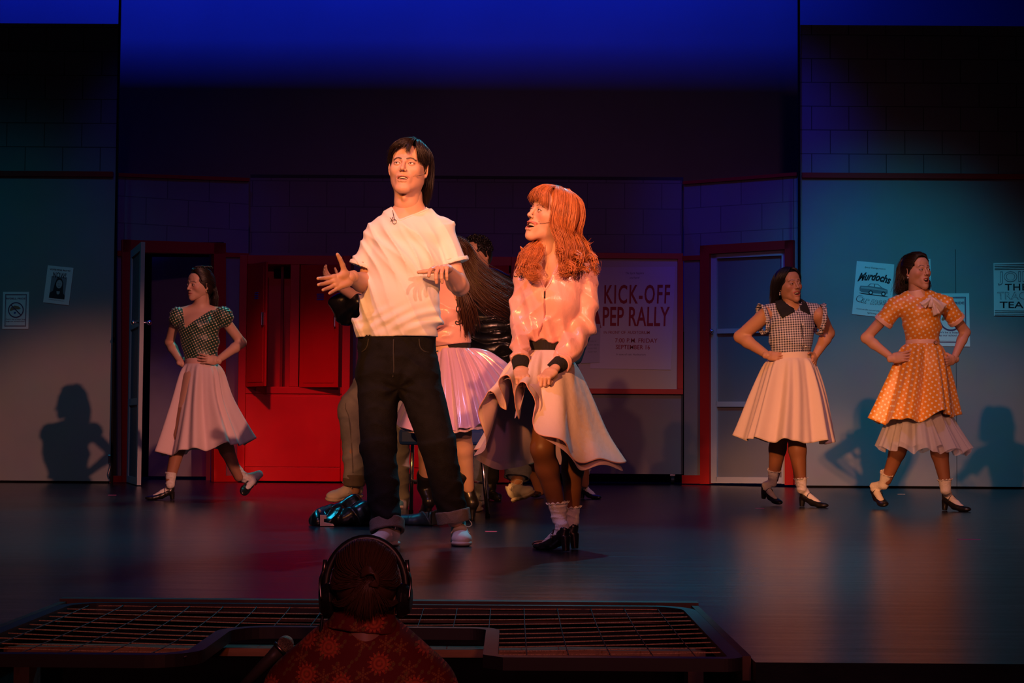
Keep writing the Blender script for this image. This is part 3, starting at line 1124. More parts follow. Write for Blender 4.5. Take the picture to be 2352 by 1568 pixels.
class Field:
    """smooth unions of cones and ellipsoids, polygonised with surface nets"""
    def __init__(s, h):
        s.h = h
        s.ops = []

    def _add(s, mode, f, lo, hi, k):
        s.ops.append((mode, f, np.array(lo) - k, np.array(hi) + k, k))
        return s

    def cone(s, a, b, ra, rb, k=0.02, mode='u'):
        a, b = V3(a), V3(b)
        ba = b - a
        l2 = max(ba.dot(ba), 1e-12)
        r = max(ra, rb)

        def f(X, Y, Z):
            x, y, z = X - a[0], Y - a[1], Z - a[2]
            t = np.clip((x * ba[0] + y * ba[1] + z * ba[2]) / l2, 0, 1)
            return np.sqrt((x - t * ba[0]) ** 2 + (y - t * ba[1]) ** 2 + (z - t * ba[2]) ** 2) - (ra + (rb - ra) * t)
        return s._add(mode, f, np.minimum(a, b) - r, np.maximum(a, b) + r, k)

    def ell(s, c, r, k=0.02, mode='u', M=None):
        c = V3(c)
        r = V3(r)
        m = np.array(M) if M is not None else None
        R_ = max(r) if M is not None else r

        def f(X, Y, Z):
            x, y, z = X - c[0], Y - c[1], Z - c[2]
            if m is not None:
                x, y, z = (m[0, 0] * x + m[1, 0] * y + m[2, 0] * z, m[0, 1] * x + m[1, 1] * y + m[2, 1] * z,
                           m[0, 2] * x + m[1, 2] * y + m[2, 2] * z)
            k0 = np.sqrt((x / r[0]) ** 2 + (y / r[1]) ** 2 + (z / r[2]) ** 2)
            k1 = np.sqrt((x / r[0] ** 2) ** 2 + (y / r[1] ** 2) ** 2 + (z / r[2] ** 2) ** 2)
            return k0 * (k0 - 1.0) / (k1 + 1e-6)
        return s._add(mode, f, c - R_, c + R_, k)

    def fc(s, a, b, w, r0, r1, k=0.02, mode='u', cap=False):
        """bar with an elliptical section: w = lateral direction, r0 / r1 = (lateral, depth) radii at the ends"""
        a, b = V3(a), V3(b)
        L = np.linalg.norm(b - a)
        d = (b - a) / L
        w = V3(w)
        w = unit(w - d * w.dot(d))
        n = np.cross(d, w)
        r = max(r0 + r1)
        rm = min(r0 + r1)

        def f(X, Y, Z):
            x, y, z = X - a[0], Y - a[1], Z - a[2]
            t = x * d[0] + y * d[1] + z * d[2]
            u = x * w[0] + y * w[1] + z * w[2]
            v = x * n[0] + y * n[1] + z * n[2]
            h = np.clip(t / L, 0, 1)
            e = t - h * L
            ru = r0[0] + (r1[0] - r0[0]) * h
            rv = r0[1] + (r1[1] - r0[1]) * h
            if cap:
                q = (np.sqrt((u / ru) ** 2 + (v / rv) ** 2) - 1) * np.minimum(ru, rv)
                return np.maximum(q, np.abs(t - L / 2) - L / 2)
            return (np.sqrt((u / ru) ** 2 + (v / rv) ** 2 + (e / rm) ** 2) - 1) * np.minimum(ru, rv)
        return s._add(mode, f, np.minimum(a, b) - r, np.maximum(a, b) + r, k)

    def plane(s, p, n):
        """keep the side opposite to n"""
        p, n = V3(p), unit(n)

        def f(X, Y, Z):
            return (X - p[0]) * n[0] + (Y - p[1]) * n[1] + (Z - p[2]) * n[2]
        s.ops.append(('i', f, None, None, 0))
        return s

    def wedge(s, planes):
        """cut away the region that lies behind all the planes (p, n)"""
        pl = [(V3(p), unit(n)) for p, n in planes]

        def f(X, Y, Z):
            d = None
            for p, n in pl:
                q = (X - p[0]) * n[0] + (Y - p[1]) * n[1] + (Z - p[2]) * n[2]
                d = q if d is None else np.maximum(d, q)
            return d
        s.ops.append(('w', f, None, None, 0))
        return s

    def disp(s, f):
        s.ops.append(('d', f, None, None, 0))
        return s

    def mesh(s):
        h = s.h
        lo = np.min([o[2] for o in s.ops if o[0] == 'u'], axis=0) - 2 * h
        hi = np.max([o[3] for o in s.ops if o[0] == 'u'], axis=0) + 2 * h
        n = np.ceil((hi - lo) / h).astype(int) + 1
        ax = [lo[i] + h * np.arange(n[i]) for i in range(3)]
        F = np.full(n, 0.04, np.float32)
        for mode, f, a, b, k in s.ops:
            if a is None:
                X, Y, Z = ax[0][:, None, None], ax[1][None, :, None], ax[2][None, None, :]
                d = f(X, Y, Z)
                if mode == 'i':
                    F = np.maximum(F, d).astype(np.float32)
                elif mode == 'w':
                    F = np.maximum(F, -d).astype(np.float32)
                else:
                    F = (F + d).astype(np.float32)
                continue
            i0 = np.clip(np.floor((a - lo) / h).astype(int) - 1, 0, n - 1)
            i1 = np.clip(np.ceil((b - lo) / h).astype(int) + 2, 1, n)
            if np.any(i1 <= i0):
                continue
            X = ax[0][i0[0]:i1[0]][:, None, None]
            Y = ax[1][i0[1]:i1[1]][None, :, None]
            Z = ax[2][i0[2]:i1[2]][None, None, :]
            d = f(X, Y, Z)
            G = F[i0[0]:i1[0], i0[1]:i1[1], i0[2]:i1[2]]
            if mode == 'u':
                if k > 0:
                    q = np.clip(0.5 + 0.5 * (G - d) / k, 0, 1)
                    r = G * (1 - q) + d * q - k * q * (1 - q)
                else:
                    r = np.minimum(G, d)
            else:
                d = -d
                if k > 0:
                    q = np.clip(0.5 - 0.5 * (G - d) / k, 0, 1)
                    r = G * (1 - q) + d * q + k * q * (1 - q)
                else:
                    r = np.maximum(G, d)
            F[i0[0]:i1[0], i0[1]:i1[1], i0[2]:i1[2]] = r
        return surface_net(F, lo, h)


def surface_net(F, lo, h):
    F[0], F[-1] = 1, 1
    F[:, 0], F[:, -1] = 1, 1
    F[:, :, 0], F[:, :, -1] = 1, 1
    I = (F < 0)
    n = F.shape
    c = np.zeros((n[0] - 1, n[1] - 1, n[2] - 1), np.int8)
    for i in (0, 1):
        for j in (0, 1):
            for k in (0, 1):
                c += I[i:n[0] - 1 + i, j:n[1] - 1 + j, k:n[2] - 1 + k]
    m = (c > 0) & (c < 8)
    ijk = np.argwhere(m)
    idx = np.full(m.shape, -1, np.int64)
    idx[m] = np.arange(len(ijk))
    acc = np.zeros((len(ijk), 3))
    cnt = np.zeros(len(ijk))
    co = [(i, j, k) for i in (0, 1) for j in (0, 1) for k in (0, 1)]
    val = {q: F[ijk[:, 0] + q[0], ijk[:, 1] + q[1], ijk[:, 2] + q[2]] for q in co}
    for q in co:
        for a in range(3):
            if q[a] == 0:
                r = list(q)
                r[a] = 1
                v0, v1 = val[q], val[tuple(r)]
                cr = (v0 < 0) != (v1 < 0)
                t = np.where(cr, v0 / np.where(cr, v0 - v1, 1), 0)
                p = np.tile(np.array(q, float), (len(ijk), 1))
                p[:, a] = t
                acc[cr] += p[cr]
                cnt[cr] += 1
    V = lo + h * (ijk + acc / cnt[:, None])
    faces = []
    for a in range(3):
        b_, c_ = (a + 1) % 3, (a + 2) % 3
        sl0 = [slice(None)] * 3
        sl1 = [slice(None)] * 3
        sl0[a] = slice(0, n[a] - 1)
        sl1[a] = slice(1, n[a])
        x = I[tuple(sl0)] != I[tuple(sl1)]
        e = np.argwhere(x)
        e = e[(e[:, b_] > 0) & (e[:, c_] > 0) & (e[:, b_] < n[b_] - 1) & (e[:, c_] < n[c_] - 1)]
        db = np.zeros(3, int)
        db[b_] = 1
        dc = np.zeros(3, int)
        dc[c_] = 1

        def g(o):
            q = e - o
            return idx[q[:, 0], q[:, 1], q[:, 2]]
        quad = np.stack([g(db + dc), g(dc), g(0 * db), g(db)], 1)
        ins = I[tuple(e.T)]
        quad[~ins] = quad[~ins][:, ::-1]
        faces.append(quad)
    return V, np.concatenate(faces)


def smooth_verts(V, Fq, it=1, lam=0.5):
    for _ in range(it):
        acc = np.zeros_like(V)
        cnt = np.zeros(len(V))
        for a, b in ((0, 1), (1, 2), (2, 3), (3, 0)):
            np.add.at(acc, Fq[:, a], V[Fq[:, b]])
            np.add.at(acc, Fq[:, b], V[Fq[:, a]])
            np.add.at(cnt, Fq[:, a], 1)
            np.add.at(cnt, Fq[:, b], 1)
        V = V + lam * (acc / cnt[:, None] - V)
    return V


def np_mesh(name, V, Fq, cols=None, uv=None):
    me = bpy.data.meshes.new(name)
    me.vertices.add(len(V))
    me.vertices.foreach_set('co', np.asarray(V, np.float32).ravel())
    me.loops.add(Fq.size)
    me.loops.foreach_set('vertex_index', Fq.astype(np.int32).ravel())
    me.polygons.add(len(Fq))
    me.polygons.foreach_set('loop_start', np.arange(0, Fq.size, Fq.shape[1], dtype=np.int32))
    me.polygons.foreach_set('loop_total', np.full(len(Fq), Fq.shape[1], np.int32))
    me.update(calc_edges=True)
    me.validate()
    if cols is not None:
        at_ = me.attributes.new('Col', 'FLOAT_COLOR', 'POINT')
        c4 = np.ones((len(V), 4), np.float32)
        c4[:, :3] = cols
        at_.data.foreach_set('color', c4.ravel())
    if uv is not None:
        l = me.uv_layers.new(name='UVMap')
        l.data.foreach_set('uv', np.asarray(uv, np.float32)[Fq.ravel()].ravel())
    return me


def field_obj(name, fld, m, parent, smooth=1, uv=None, label=None, cols=None):
    V, Fq = fld.mesh()
    V = smooth_verts(V, Fq, smooth)
    UV = None
    if uv is not None:
        UV = uv(V)
    me = np_mesh(name, V, Fq, cols=cols(V) if cols else None, uv=UV)
    return link_mesh(name, me, m, parent, True, label)


class Acc:
    def __init__(s):
        s.V, s.F, s.C, s.n = [], [], [], 0

    def add(s, V, Fq, C):
        s.V.append(V)
        s.F.append(Fq + s.n)
        s.C.append(np.broadcast_to(C, (len(V), 3)))
        s.n += len(V)

    def build(s, name, m, parent):
        me = np_mesh(name, np.concatenate(s.V), np.concatenate(s.F), np.concatenate(s.C))
        return link_mesh(name, me, m, parent, True)


def folds(amp, items, sharp=1.7):
    """ridged creases: items = (direction, frequency, warp direction, warp frequency, warp, phase)"""
    def f(X, Y, Z):
        out = 0
        for d, fr, e, g, wv, ph in items:
            d, e = unit(d), unit(e)
            q = X * e[0] + Y * e[1] + Z * e[2]
            a = (X * d[0] + Y * d[1] + Z * d[2]) * fr * 0.5 + ph + wv * np.sin(q * g + ph * 2) * 0.6 + 0.3 * np.sin(q * g * 2.3 + ph)
            m = np.clip(0.55 + 0.65 * np.sin(q * g * 0.8 + ph * 3 + 1.3 * np.sin((X + Z) * 9 + ph)), 0.0, 1.2)
            out = out + ((1 - np.abs(np.sin(a))) ** sharp * 1.9 - 0.62) * m
        return -out * (amp / len(items)) * 1.25
    return f


def pointfolds(c, n, amp, reach, up, seed=0):
    """creases radiating from the point c"""
    c = V3(c)
    up = unit(up)
    s_ = unit(np.cross(up, (0, 1, 0)))

    def f(X, Y, Z):
        x, y, z = X - c[0], Y - c[1], Z - c[2]
        u = x * s_[0] + y * s_[1] + z * s_[2]
        v = x * up[0] + y * up[1] + z * up[2]
        r = np.sqrt(u * u + v * v + y * y * 0.2)
        a = np.arctan2(u, v + 1e-6)
        return amp * np.sin(a * n + seed + r * 6) * np.exp(-r / reach) * np.clip(r / 0.05, 0, 1)
    return f


# ------------------------------------------------------------------ heads
def rot(yaw=0, pitch=0, roll=0):
    return np.array(Matrix.Rotation(R(yaw), 3, 'Z') @ Matrix.Rotation(R(-pitch), 3, 'X') @ Matrix.Rotation(R(roll), 3, 'Y'))


def seg_dist2(x, z, pts):
    d = None
    for (x0, z0), (x1, z1) in zip(pts[:-1], pts[1:]):
        dx, dz = x1 - x0, z1 - z0
        t = np.clip(((x - x0) * dx + (z - z0) * dz) / (dx * dx + dz * dz), 0, 1)
        q = np.hypot(x - x0 - t * dx, z - z0 - t * dz)
        d = q if d is None else np.minimum(d, q)
    return d


def make_head(acc, parent, origin, rm, skin, hairc, male=False, mouth=0.0, smile=0.0, eye=1.0, sc=1.0, h=0.002,
              lip=(0.45, 0.12, 0.10), gaze=(0, 0), iris=(0.12, 0.06, 0.03), pucker=0.0, brow_up=0.0, face=True):
    f = Field(h)
    g = 1.0 if male else 0.95
    o = mouth
    f.ell((0, 0.018, 0.036), (0.0745 * g, 0.093, 0.084), 0.0)
    f.ell((0, -0.024, -0.028), (0.060 * g, 0.064, (0.080 if male else 0.075) + o * 0.4), 0.03)
    f.ell((0, -0.042, 0.046), (0.058 * g, 0.045, 0.046), 0.025)
    for sx in (-1, 1):
        jw = 0.049 if male else 0.041
        f.cone((sx * jw, 0.004, -0.050 - o * 0.4), (sx * (0.019 if male else 0.011), -0.066, (-0.094 if male else -0.088) - o), 0.020, 0.016 if male else 0.014, 0.028)
        f.ell((sx * (0.047 if male else 0.050) * g, -0.022, -0.020), (0.021, 0.034, 0.036), 0.025)
        f.ell((sx * 0.041 * g, -0.060, -0.020 + smile * 0.004), (0.021, 0.020, 0.022), 0.022)
        f.cone((sx * 0.013, -0.0845, 0.0195), (sx * 0.040, -0.071, 0.0225), 0.0095 if male else 0.0075, 0.008, 0.014)
        f.ell((sx * 0.031, -0.099, 0.001), (0.0175, 0.0165, 0.0125), 0.010, 's')
        f.ell((sx * 0.031, -0.0765, 0.0005), (0.0155, 0.0142, 0.0125), 0.004)
    f.ell((0, -0.073, (-0.098 if male else -0.092) - o), (0.020 if male else 0.015, 0.018, 0.016), 0.02)
    # mouth mound
    f.ell((0, -0.074, -0.060 - o * 0.5), (0.031, 0.021, 0.026 + o * 0.4), 0.016)
    # nose
    nl = 0.0 if male else 0.003
    f.cone((0, -0.086, 0.014), (0, -0.1065 + nl, -0.024), 0.0062, 0.0085, 0.010)
    f.ell((0, -0.1095 + nl, -0.030), (0.0090, 0.0092, 0.0082), 0.006)
    for sx in (-1, 1):
        f.ell((sx * 0.0115, -0.0985 + nl, -0.0335), (0.0062, 0.0082, 0.0062), 0.005)
        f.ell((sx * 0.0062, -0.1055 + nl, -0.0405), (0.0034, 0.0052, 0.0040), 0.002, 's')
    # lips
    wl = (0.0245 + smile * 0.006) * (1 - 0.35 * pucker) * (1.0 if male else 0.95)
    zc = -0.0605 + smile * 0.006
    yc = -0.080 + 0.002 * (1 - smile)
    zu = -0.0565
    zl = -0.0685 - o * 0.92
    fy = -0.0945 - pucker * 0.003
    for sx in (-1, 1):
        f.cone((sx * wl, yc, zc - o * 0.35), (sx * wl * 0.55, fy + 0.004, zu - 0.0005), 0.0028, 0.0042, 0.004)
        f.cone((sx * wl * 0.55, fy + 0.004, zu - 0.0005), (sx * 0.002, fy, zu + 0.0005), 0.0042, 0.0044, 0.004)
        f.cone((sx * wl * 0.96, yc, zc - 0.002 - o * 0.4), (sx * wl * 0.45, fy + 0.004, zl), 0.0028, 0.0050, 0.004)
        f.cone((sx * wl * 0.45, fy + 0.004, zl), (0, fy + 0.001, zl - 0.0005), 0.0050, 0.0055, 0.004)
    om = max(o * 0.46, 0.0007)
    zm = (zu + zl) / 2 + smile * 0.001
    f.ell((0, -0.092, zm), (wl * 0.93, 0.026, om + 0.0004), 0.0015, 's')
    if o > 0.004:
        f.ell((0, -0.088, zm), (wl * 0.88, 0.022, om + 0.002), 0.001, 's')
    # eye opening
    for sx in (-1, 1):
        f.ell((sx * 0.031, -0.0945, -0.0006), (0.0140, 0.0115, 0.0043 * eye), 0.0012, 's')
    # ears
    for sx in (-1, 1):
        em = np.array(Matrix.Rotation(R(30 * sx), 3, 'Z') @ Matrix.Rotation(R(12), 3, 'X'))
        f.ell((sx * 0.0790 * g, 0.012, -0.004), (0.0055, 0.017, 0.030), 0.006, M=em)
        f.ell((sx * 0.0850 * g, 0.008, -0.001), (0.0045, 0.010, 0.017), 0.003, 's', M=em)
        f.ell((sx * 0.0735 * g, 0.006, -0.028), (0.006, 0.007, 0.008), 0.004)
    f.cone((0, 0.018, -0.045), (0, 0.034, -0.14), 0.056 if male else 0.046, 0.056 if male else 0.045, 0.03)
    if male:
        f.ell((0, -0.024, -0.135), (0.010, 0.012, 0.014), 0.012)
    V, Fq = f.mesh()
    V = smooth_verts(V, Fq, 1, 0.35)
    # paint
    x, y, z = V.T
    C = np.tile(np.array(skin, float), (len(V), 1))
    ax_ = np.abs(x)

    def mix(m, c, k=1.0):
        m = np.clip(m, 0, 1)[:, None] * k
        C[:] = C * (1 - m) + np.array(c) * m
    front = y < -0.045
    if not male:
        mix(np.exp(-(((ax_ - 0.043) / 0.017) ** 2 + ((z + 0.022) / 0.014) ** 2)) * front, (skin[0] * 0.95, skin[1] * 0.55, skin[2] * 0.55), 0.55)
    # lips
    lz0 = zm + (zc - zm - o * 0.35) * (ax_ / wl) ** 2
    hh = (om + 0.0062 + 0.001 * (not male)) * np.sqrt(np.clip(1 - (x / (wl + 0.003)) ** 2, 0, 1)) + 0.0005
    ml = np.clip((hh - np.abs(z - lz0)) / 0.0012, 0, 1) * (y < -0.070)
    mix(ml, lip, 0.85)
    inside = (((x / (wl * 0.9)) ** 2 + ((z - zm) / (om + 0.0012)) ** 2) < 1) & (y > fy + 0.0055) & (y < -0.05)
    mix(inside.astype(float), (0.06, 0.008, 0.008))
    # brows
    th = 0.0034 if male else 0.0021
    bu = brow_up * 0.004
    bd = seg_dist2(ax_, z, [(0.0125, 0.0185 + bu), (0.027, 0.0235 + bu * 1.2), (0.037, 0.0225 + bu), (0.047, 0.0165 + bu * 0.7)])
    mix(np.clip((th - bd) / 0.0012 + 0.5, 0, 1) * front, [c * 0.5 + 0.005 for c in hairc], 0.9)
    # lashes and lid crease
    ex = (ax_ - 0.031)
    e2 = (ex / 0.0165) ** 2 + ((z + 0.0002) / (0.0043 * eye + 0.0024)) ** 2
    up = z > -0.001
    mix(np.clip((1.0 - e2) * 5, 0, 1) * (y < -0.07) * np.where(up, 1.0, 0.45), (0.02, 0.012, 0.01), 0.9 if not male else 0.75)
    cr = np.abs(np.sqrt((ex / 0.019) ** 2 + ((z - 0.001) / 0.0115) ** 2) - 1)
    mix(np.clip((0.10 - cr) / 0.1, 0, 1) * (z > 0.003) * front, [c * 0.6 for c in skin], 0.5)
    # nostrils
    mix(np.exp(-(((ax_ - 0.0062) / 0.003) ** 2 + ((z + 0.0395) / 0.003) ** 2)) * (y < -0.092), (0.05, 0.015, 0.01), 0.9)
    # scalp
    hl = (z > 0.090 - np.clip(ax_ - 0.03, 0, 1) * 0.9) & (y < 0.0) | ((z > 0.02 - y * 0.2) & (ax_ > 0.058)) | ((y > 0.02) & (z > -0.055)) | (z > 0.085)
    hl &= ~((ax_ > 0.071 * g) & (z < 0.03))
    mix(hl.astype(float), hairc, 1.0)
    Wm = np.array(rm) * sc
    O = V3(origin)
    acc.add(V @ Wm.T + O, Fq, C)

    def w(p):
        return Vector(tuple(Wm @ V3(p) + O))
    if face:
        # eyeballs: sclera, iris and pupil
        for sx in (-1, 1):
            c = V3((sx * 0.031, -0.0775, 0.0003))
            nn, mm = 24, 20
            gd = unit((gaze[0], -1, gaze[1]))
            vs, cs = [], []
            up_ = unit(np.cross(np.cross(gd, (0, 0, 1)), gd))
            sd = np.cross(gd, up_)
            rr = 0.0122
            for j in range(mm + 1):
                ph = PI * (j / mm) ** 1.3
                for i in range(nn):
                    t_ = 2 * PI * i / nn
                    v = gd * math.cos(ph) + (up_ * math.cos(t_) + sd * math.sin(t_)) * math.sin(ph)
                    vs.append(Wm @ (c + v * rr) + O)
                    cs.append((0.004, 0.004, 0.004) if ph < 0.20 else (iris if ph < 0.50 else (0.72, 0.66, 0.62)))
            fs = []
            for j in range(mm):
                for i in range(nn):
                    a = j * nn + i
                    b_ = j * nn + (i + 1) % nn
                    fs.append((a, b_, b_ + nn, a + nn))
            me = np_mesh('eye', np.array(vs), np.array(fs), np.array(cs))
            link_mesh('eye', me, vcol_mat('eye_surface', 0.12, 0, 0.6), parent, True)
        if o > 0.003:
            b = MB()
            vs = []
            for k in range(15):
                a = (k / 14 - 0.5) * 2
                xx = a * wl * 0.80
                yy = -0.0885 + 0.012 * a * a
                zt_ = zm + om * (1 - 0.55 * a * a) + 0.001
                zb_ = zt_ - min(om * 1.0, 0.0085) * (1 - 0.35 * a * a) - 0.0008
                vs += [w((xx, yy, zt_)), w((xx, yy - 0.0006, zb_)), w((xx, yy + 0.004, zb_)), w((xx, yy + 0.004, zt_))]
            b.add(vs, [(4 * i + q, 4 * i + (q + 1) % 4, 4 * i + 4 + (q + 1) % 4, 4 * i + 4 + q) for i in range(14) for q in range(4)])
            b.build('teeth', mat('tooth_enamel', (0.78, 0.70, 0.60), 0.25), parent, True)
    return w


def hand(acc, wrist, fdir, ndir, side, skin, curls, h=0.002, sc=1.0, spread=0.12, thumb=(0.55, 0.8, -0.35), tbend=0.3, tcol=None):
    """fdir: palm to fingers; ndir: back of the hand; side: +1 if the thumb lies along ndir x fdir"""
    x = unit(fdir)
    n = V3(ndir)
    z = unit(n - x * n.dot(x))
    y = np.cross(z, x) * side
    f = Field(h)
    f.fc((-0.025, 0, 0), (0.015, 0, 0), (0, 1, 0), (0.026, 0.020), (0.030, 0.017), 0.01)
    f.fc((0.015, 0, 0), (0.074, 0.001, 0), (0, 1, 0), (0.032, 0.0155), (0.037, 0.0120), 0.012)
    f.ell((0.028, 0.020, -0.010), (0.026, 0.016, 0.014), 0.012)
    f.ell((0.035, -0.024, -0.007), (0.030, 0.012, 0.011), 0.012)
    tips = []
    for i, (yy, L, r, xr) in enumerate(((0.028, 0.072, 0.0094, 0.082), (0.0092, 0.080, 0.0097, 0.086), (-0.0102, 0.075, 0.0092, 0.083), (-0.0272, 0.060, 0.0082, 0.075))):
        c = curls[i]
        cs = c if isinstance(c, (tuple, list)) else (c, c, c * 0.8)
        a = spread * (1.5 - i) * 0.75
        p = V3((xr - 0.012, yy * 0.95, 0.0))
        q = V3((xr, yy, 0.001))
        f.cone(p, q, r * 1.05, r * 1.02, 0.006)
        p = q
        ang = 0.0
        for sgi, (frac, cc) in enumerate(zip((0.46, 0.30, 0.24), cs)):
            ang += cc
            d = V3((math.cos(ang) * math.cos(a), math.cos(ang) * math.sin(a), -math.sin(ang)))
            q = p + d * L * frac
            f.cone(p, q, r * (1.0 - 0.08 * sgi), r * (0.93 - 0.08 * sgi), 0.0025)
            p = q
        tips.append((p, d, r * 0.8, np.cross(V3((0, 1, 0)), d)))
    t = unit(thumb)
    p = V3((0.018, 0.024, -0.006))
    q = p + t * 0.040
    f.cone(p, q, 0.0145, 0.0115, 0.010)
    t2 = unit(t + V3((tbend, -tbend * 0.5, 0)))
    p, q = q, q + t2 * 0.032
    f.cone(p, q, 0.0112, 0.0098, 0.004)
    t3 = unit(t2 + V3((tbend, -tbend * 0.4, 0)))
    p, q = q, q + t3 * 0.023
    f.cone(p, q, 0.0098, 0.0078, 0.003)
    V, Fq = f.mesh()
    C = np.tile(np.array(skin, float), (len(V), 1))
    nail = tcol if tcol is not None else tuple(min(1, c * 1.12) for c in skin)
    for p, d, r, nn in tips:
        nn = -nn if nn[2] * 0 + np.dot(nn, (0, 0, 1)) < -0.01 and abs(d[2]) < 0.3 else nn
        q = V - (p - d * 0.003 + unit(np.cross(d, (0, 1, 0))) * -r * 0.9)
        C[np.linalg.norm(q, axis=1) < 0.0062] = nail
    M = np.stack([x, y, z], 1) * sc
    W_ = V @ M.T + V3(wrist)
    if side < 0:
        Fq = Fq[:, ::-1]
    acc.add(W_, Fq, C)


# ------------------------------------------------------------------ hair
def locks(b, guides, n, r, seed=0, jit=0.006, m=12, sides=5, taper=0.25, flat=0.55, lay=0.008, wave=0.0, wf=3.0, out=None):
    """many tapered strands interpolated between guide curves (lists of world points)"""
    rnd = random.Random(seed)
    n = int(n * 6.0)
    r = r * 0.40
    sides = min(sides, 4)
    G = [catmull(g, m) for g in guides]
    K = len(G) - 1
    for i in range(n):
        u = (i + rnd.random()) / n * K if K > 0 else 0
        k = min(int(u), max(K - 1, 0))
        t = u - k
        c = G[k] * (1 - t) + G[min(k + 1, K)] * t if K > 0 else G[0].copy()
        cut = rnd.uniform(0.86, 1.0)
        j0 = np.array([rnd.gauss(0, 1) for _ in range(3)]) * jit * 0.4
        j1 = np.array([rnd.gauss(0, 1) for _ in range(3)]) * jit * 1.8
        ph = rnd.uniform(0, 6.28)
        pts = []
        for q in range(m):
            s_ = q / (m - 1)
            p = c[q] + j0 * (1 - s_) + j1 * s_
            if wave:
                p = p + np.array([math.sin(s_ * wf * 6.28 + ph), math.cos(s_ * wf * 6.28 + ph) * 0.6, 0]) * wave * min(1, s_ * 2)
            pts.append(Vector(tuple(p)))
        nn = max(3, int(m * cut))
        pts = pts[:nn]
        rr = r * (rnd.uniform(0.65, 1.25) if i % 4 else rnd.uniform(1.5, 2.1))
        rs = [rr * (0.55 + 0.45 * min(1, 3 * q / nn)) * (1 - (1 - taper) * (q / (nn - 1)) ** 2) for q in range(nn)]
        b.tube(pts, rs, sides, flat=flat)


def hair_cap(w_m, w_o, h, parts, cuts, sc=1.0):
    f = Field(h)
    for c, r, k in parts:
        f.ell(c, r, k)
    for c, r, k in cuts:
        f.ell(c, r, k, 's')
    V, Fq = f.mesh()
    V = smooth_verts(V, Fq, 1)
    return (V * sc) @ np.array(w_m).T + V3(w_o), Fq


def merge_hair(name, b, cap, m, parent):
    V, F = cap
    me = bpy.data.meshes.new(name)
    vs = [tuple(v) for v in V] + [tuple(v) for v in b.v]
    n = len(V)
    fs = [tuple(int(i) for i in f) for f in F] + [tuple(i + n for i in f) for f in b.f]
    me.from_pydata(vs, [], fs)
    me.update()
    return link_mesh(name, me, m, parent, True)


# ------------------------------------------------------------------ draped cloth
def ring(c, a, b, n=16, z=None, tilt=0.0, ph=0.0):
    c = V3(c)
    out = []
    for i in range(n):
        t = 2 * PI * i / n
        out.append(c + V3((a * math.cos(t), b * math.sin(t), tilt * math.cos(t) + (z(t) if z else 0))))
    return np.array(out)


def drape(name, rows, m, parent, nu=240, nv=60, pleats=(), amp=0.02, power=1.2, thick=0.003, closed=True, hemz=0.0, seed=0, label=None, sharp=0.0, uvs=1.0, keep=None, flat_uv=False):
    """surface lofted through rings (lists of points, top to bottom); angle 0 = image right, 90 = away, 270 = towards the camera"""
    Rr = [catmull(r, nu, closed) for r in rows]
    Rr = np.array(Rr)
    P = np.zeros((nv, nu, 3))
    for j in range(nu):
        P[:, j] = catmull(Rr[:, j], nv)
    t = np.linspace(0, 1, nv)[:, None]
    th = (np.arange(nu) / nu * 2 * PI)[None, :]
    if len(pleats):
        dsp = 0
        for n_, a_, ph, sh in pleats:
            q = np.sin(n_ * th + ph + sh * t)
            if sharp:
                q = np.sign(q) * np.abs(q) ** (1 - sharp) if sharp > 0 else q
            dsp = dsp + a_ * q
        dsp = dsp * amp * t ** power
        du = np.roll(P, -1, 1) - np.roll(P, 1, 1)
        dv = np.gradient(P, axis=0)
        N = np.cross(du, dv)
        N /= np.linalg.norm(N, axis=2, keepdims=True) + 1e-9
        cen = P.mean(axis=1, keepdims=True)
        sg = np.sign((N * (P - cen)).sum(axis=2).mean())
        P = P + N * sg * dsp[..., None]
        if hemz:
            P[..., 2] += hemz * t ** 4 * np.sin(th * pleats[0][0] + pleats[0][2] + 1.2)
    if keep:
        P = keep(P)
    V = P.reshape(-1, 3)
    i = np.arange(nv - 1)[:, None]
    j = np.arange(nu if closed else nu - 1)[None, :]
    a = i * nu + j
    b_ = i * nu + (j + 1) % nu
    Fq = np.stack([a, b_, b_ + nu, a + nu], -1).reshape(-1, 4)
    # uv in metres
    seg = np.linalg.norm(np.diff(P, axis=0), axis=2).mean(axis=1)
    vv = np.concatenate([[0], np.cumsum(seg)])
    circ = np.linalg.norm(P - np.roll(P, 1, 1), axis=2).sum(axis=1).max()
    U = np.broadcast_to((np.arange(nu) / nu * circ)[None, :], (nv, nu))
    UV = np.stack([U, np.broadcast_to(-vv[:, None], (nv, nu))], -1).reshape(-1, 2) * uvs
    if closed:
        # duplicate seam is fine: seam lies at the side away from view
        pass
    if flat_uv:
        UV = np.stack([V[:, 0] * 1.08, V[:, 2]], 1)
    me = np_mesh(name, V, Fq, uv=UV)
    if closed and me.uv_layers and not flat_uv:
        uvl = me.uv_layers[0]
        n_l = len(me.loops)
        arr = np.zeros(n_l * 2, np.float32)
        uvl.data.foreach_get('uv', arr)
        arr = arr.reshape(-1, 4, 2)
        wrap = (arr[:, :, 0].max(axis=1) - arr[:, :, 0].min(axis=1)) > circ * uvs / 2
        sub = arr[wrap]
        sub[..., 0] = np.where(sub[..., 0] < circ * uvs / 2, sub[..., 0] + circ * uvs, sub[..., 0])
        arr[wrap] = sub
        uvl.data.foreach_set('uv', arr.ravel())
    o = link_mesh(name, me, m, parent, True, label)
    if thick:
        md = o.modifiers.new('thickness', 'SOLIDIFY')
        md.thickness = thick
        md.offset = 0
    return o, P


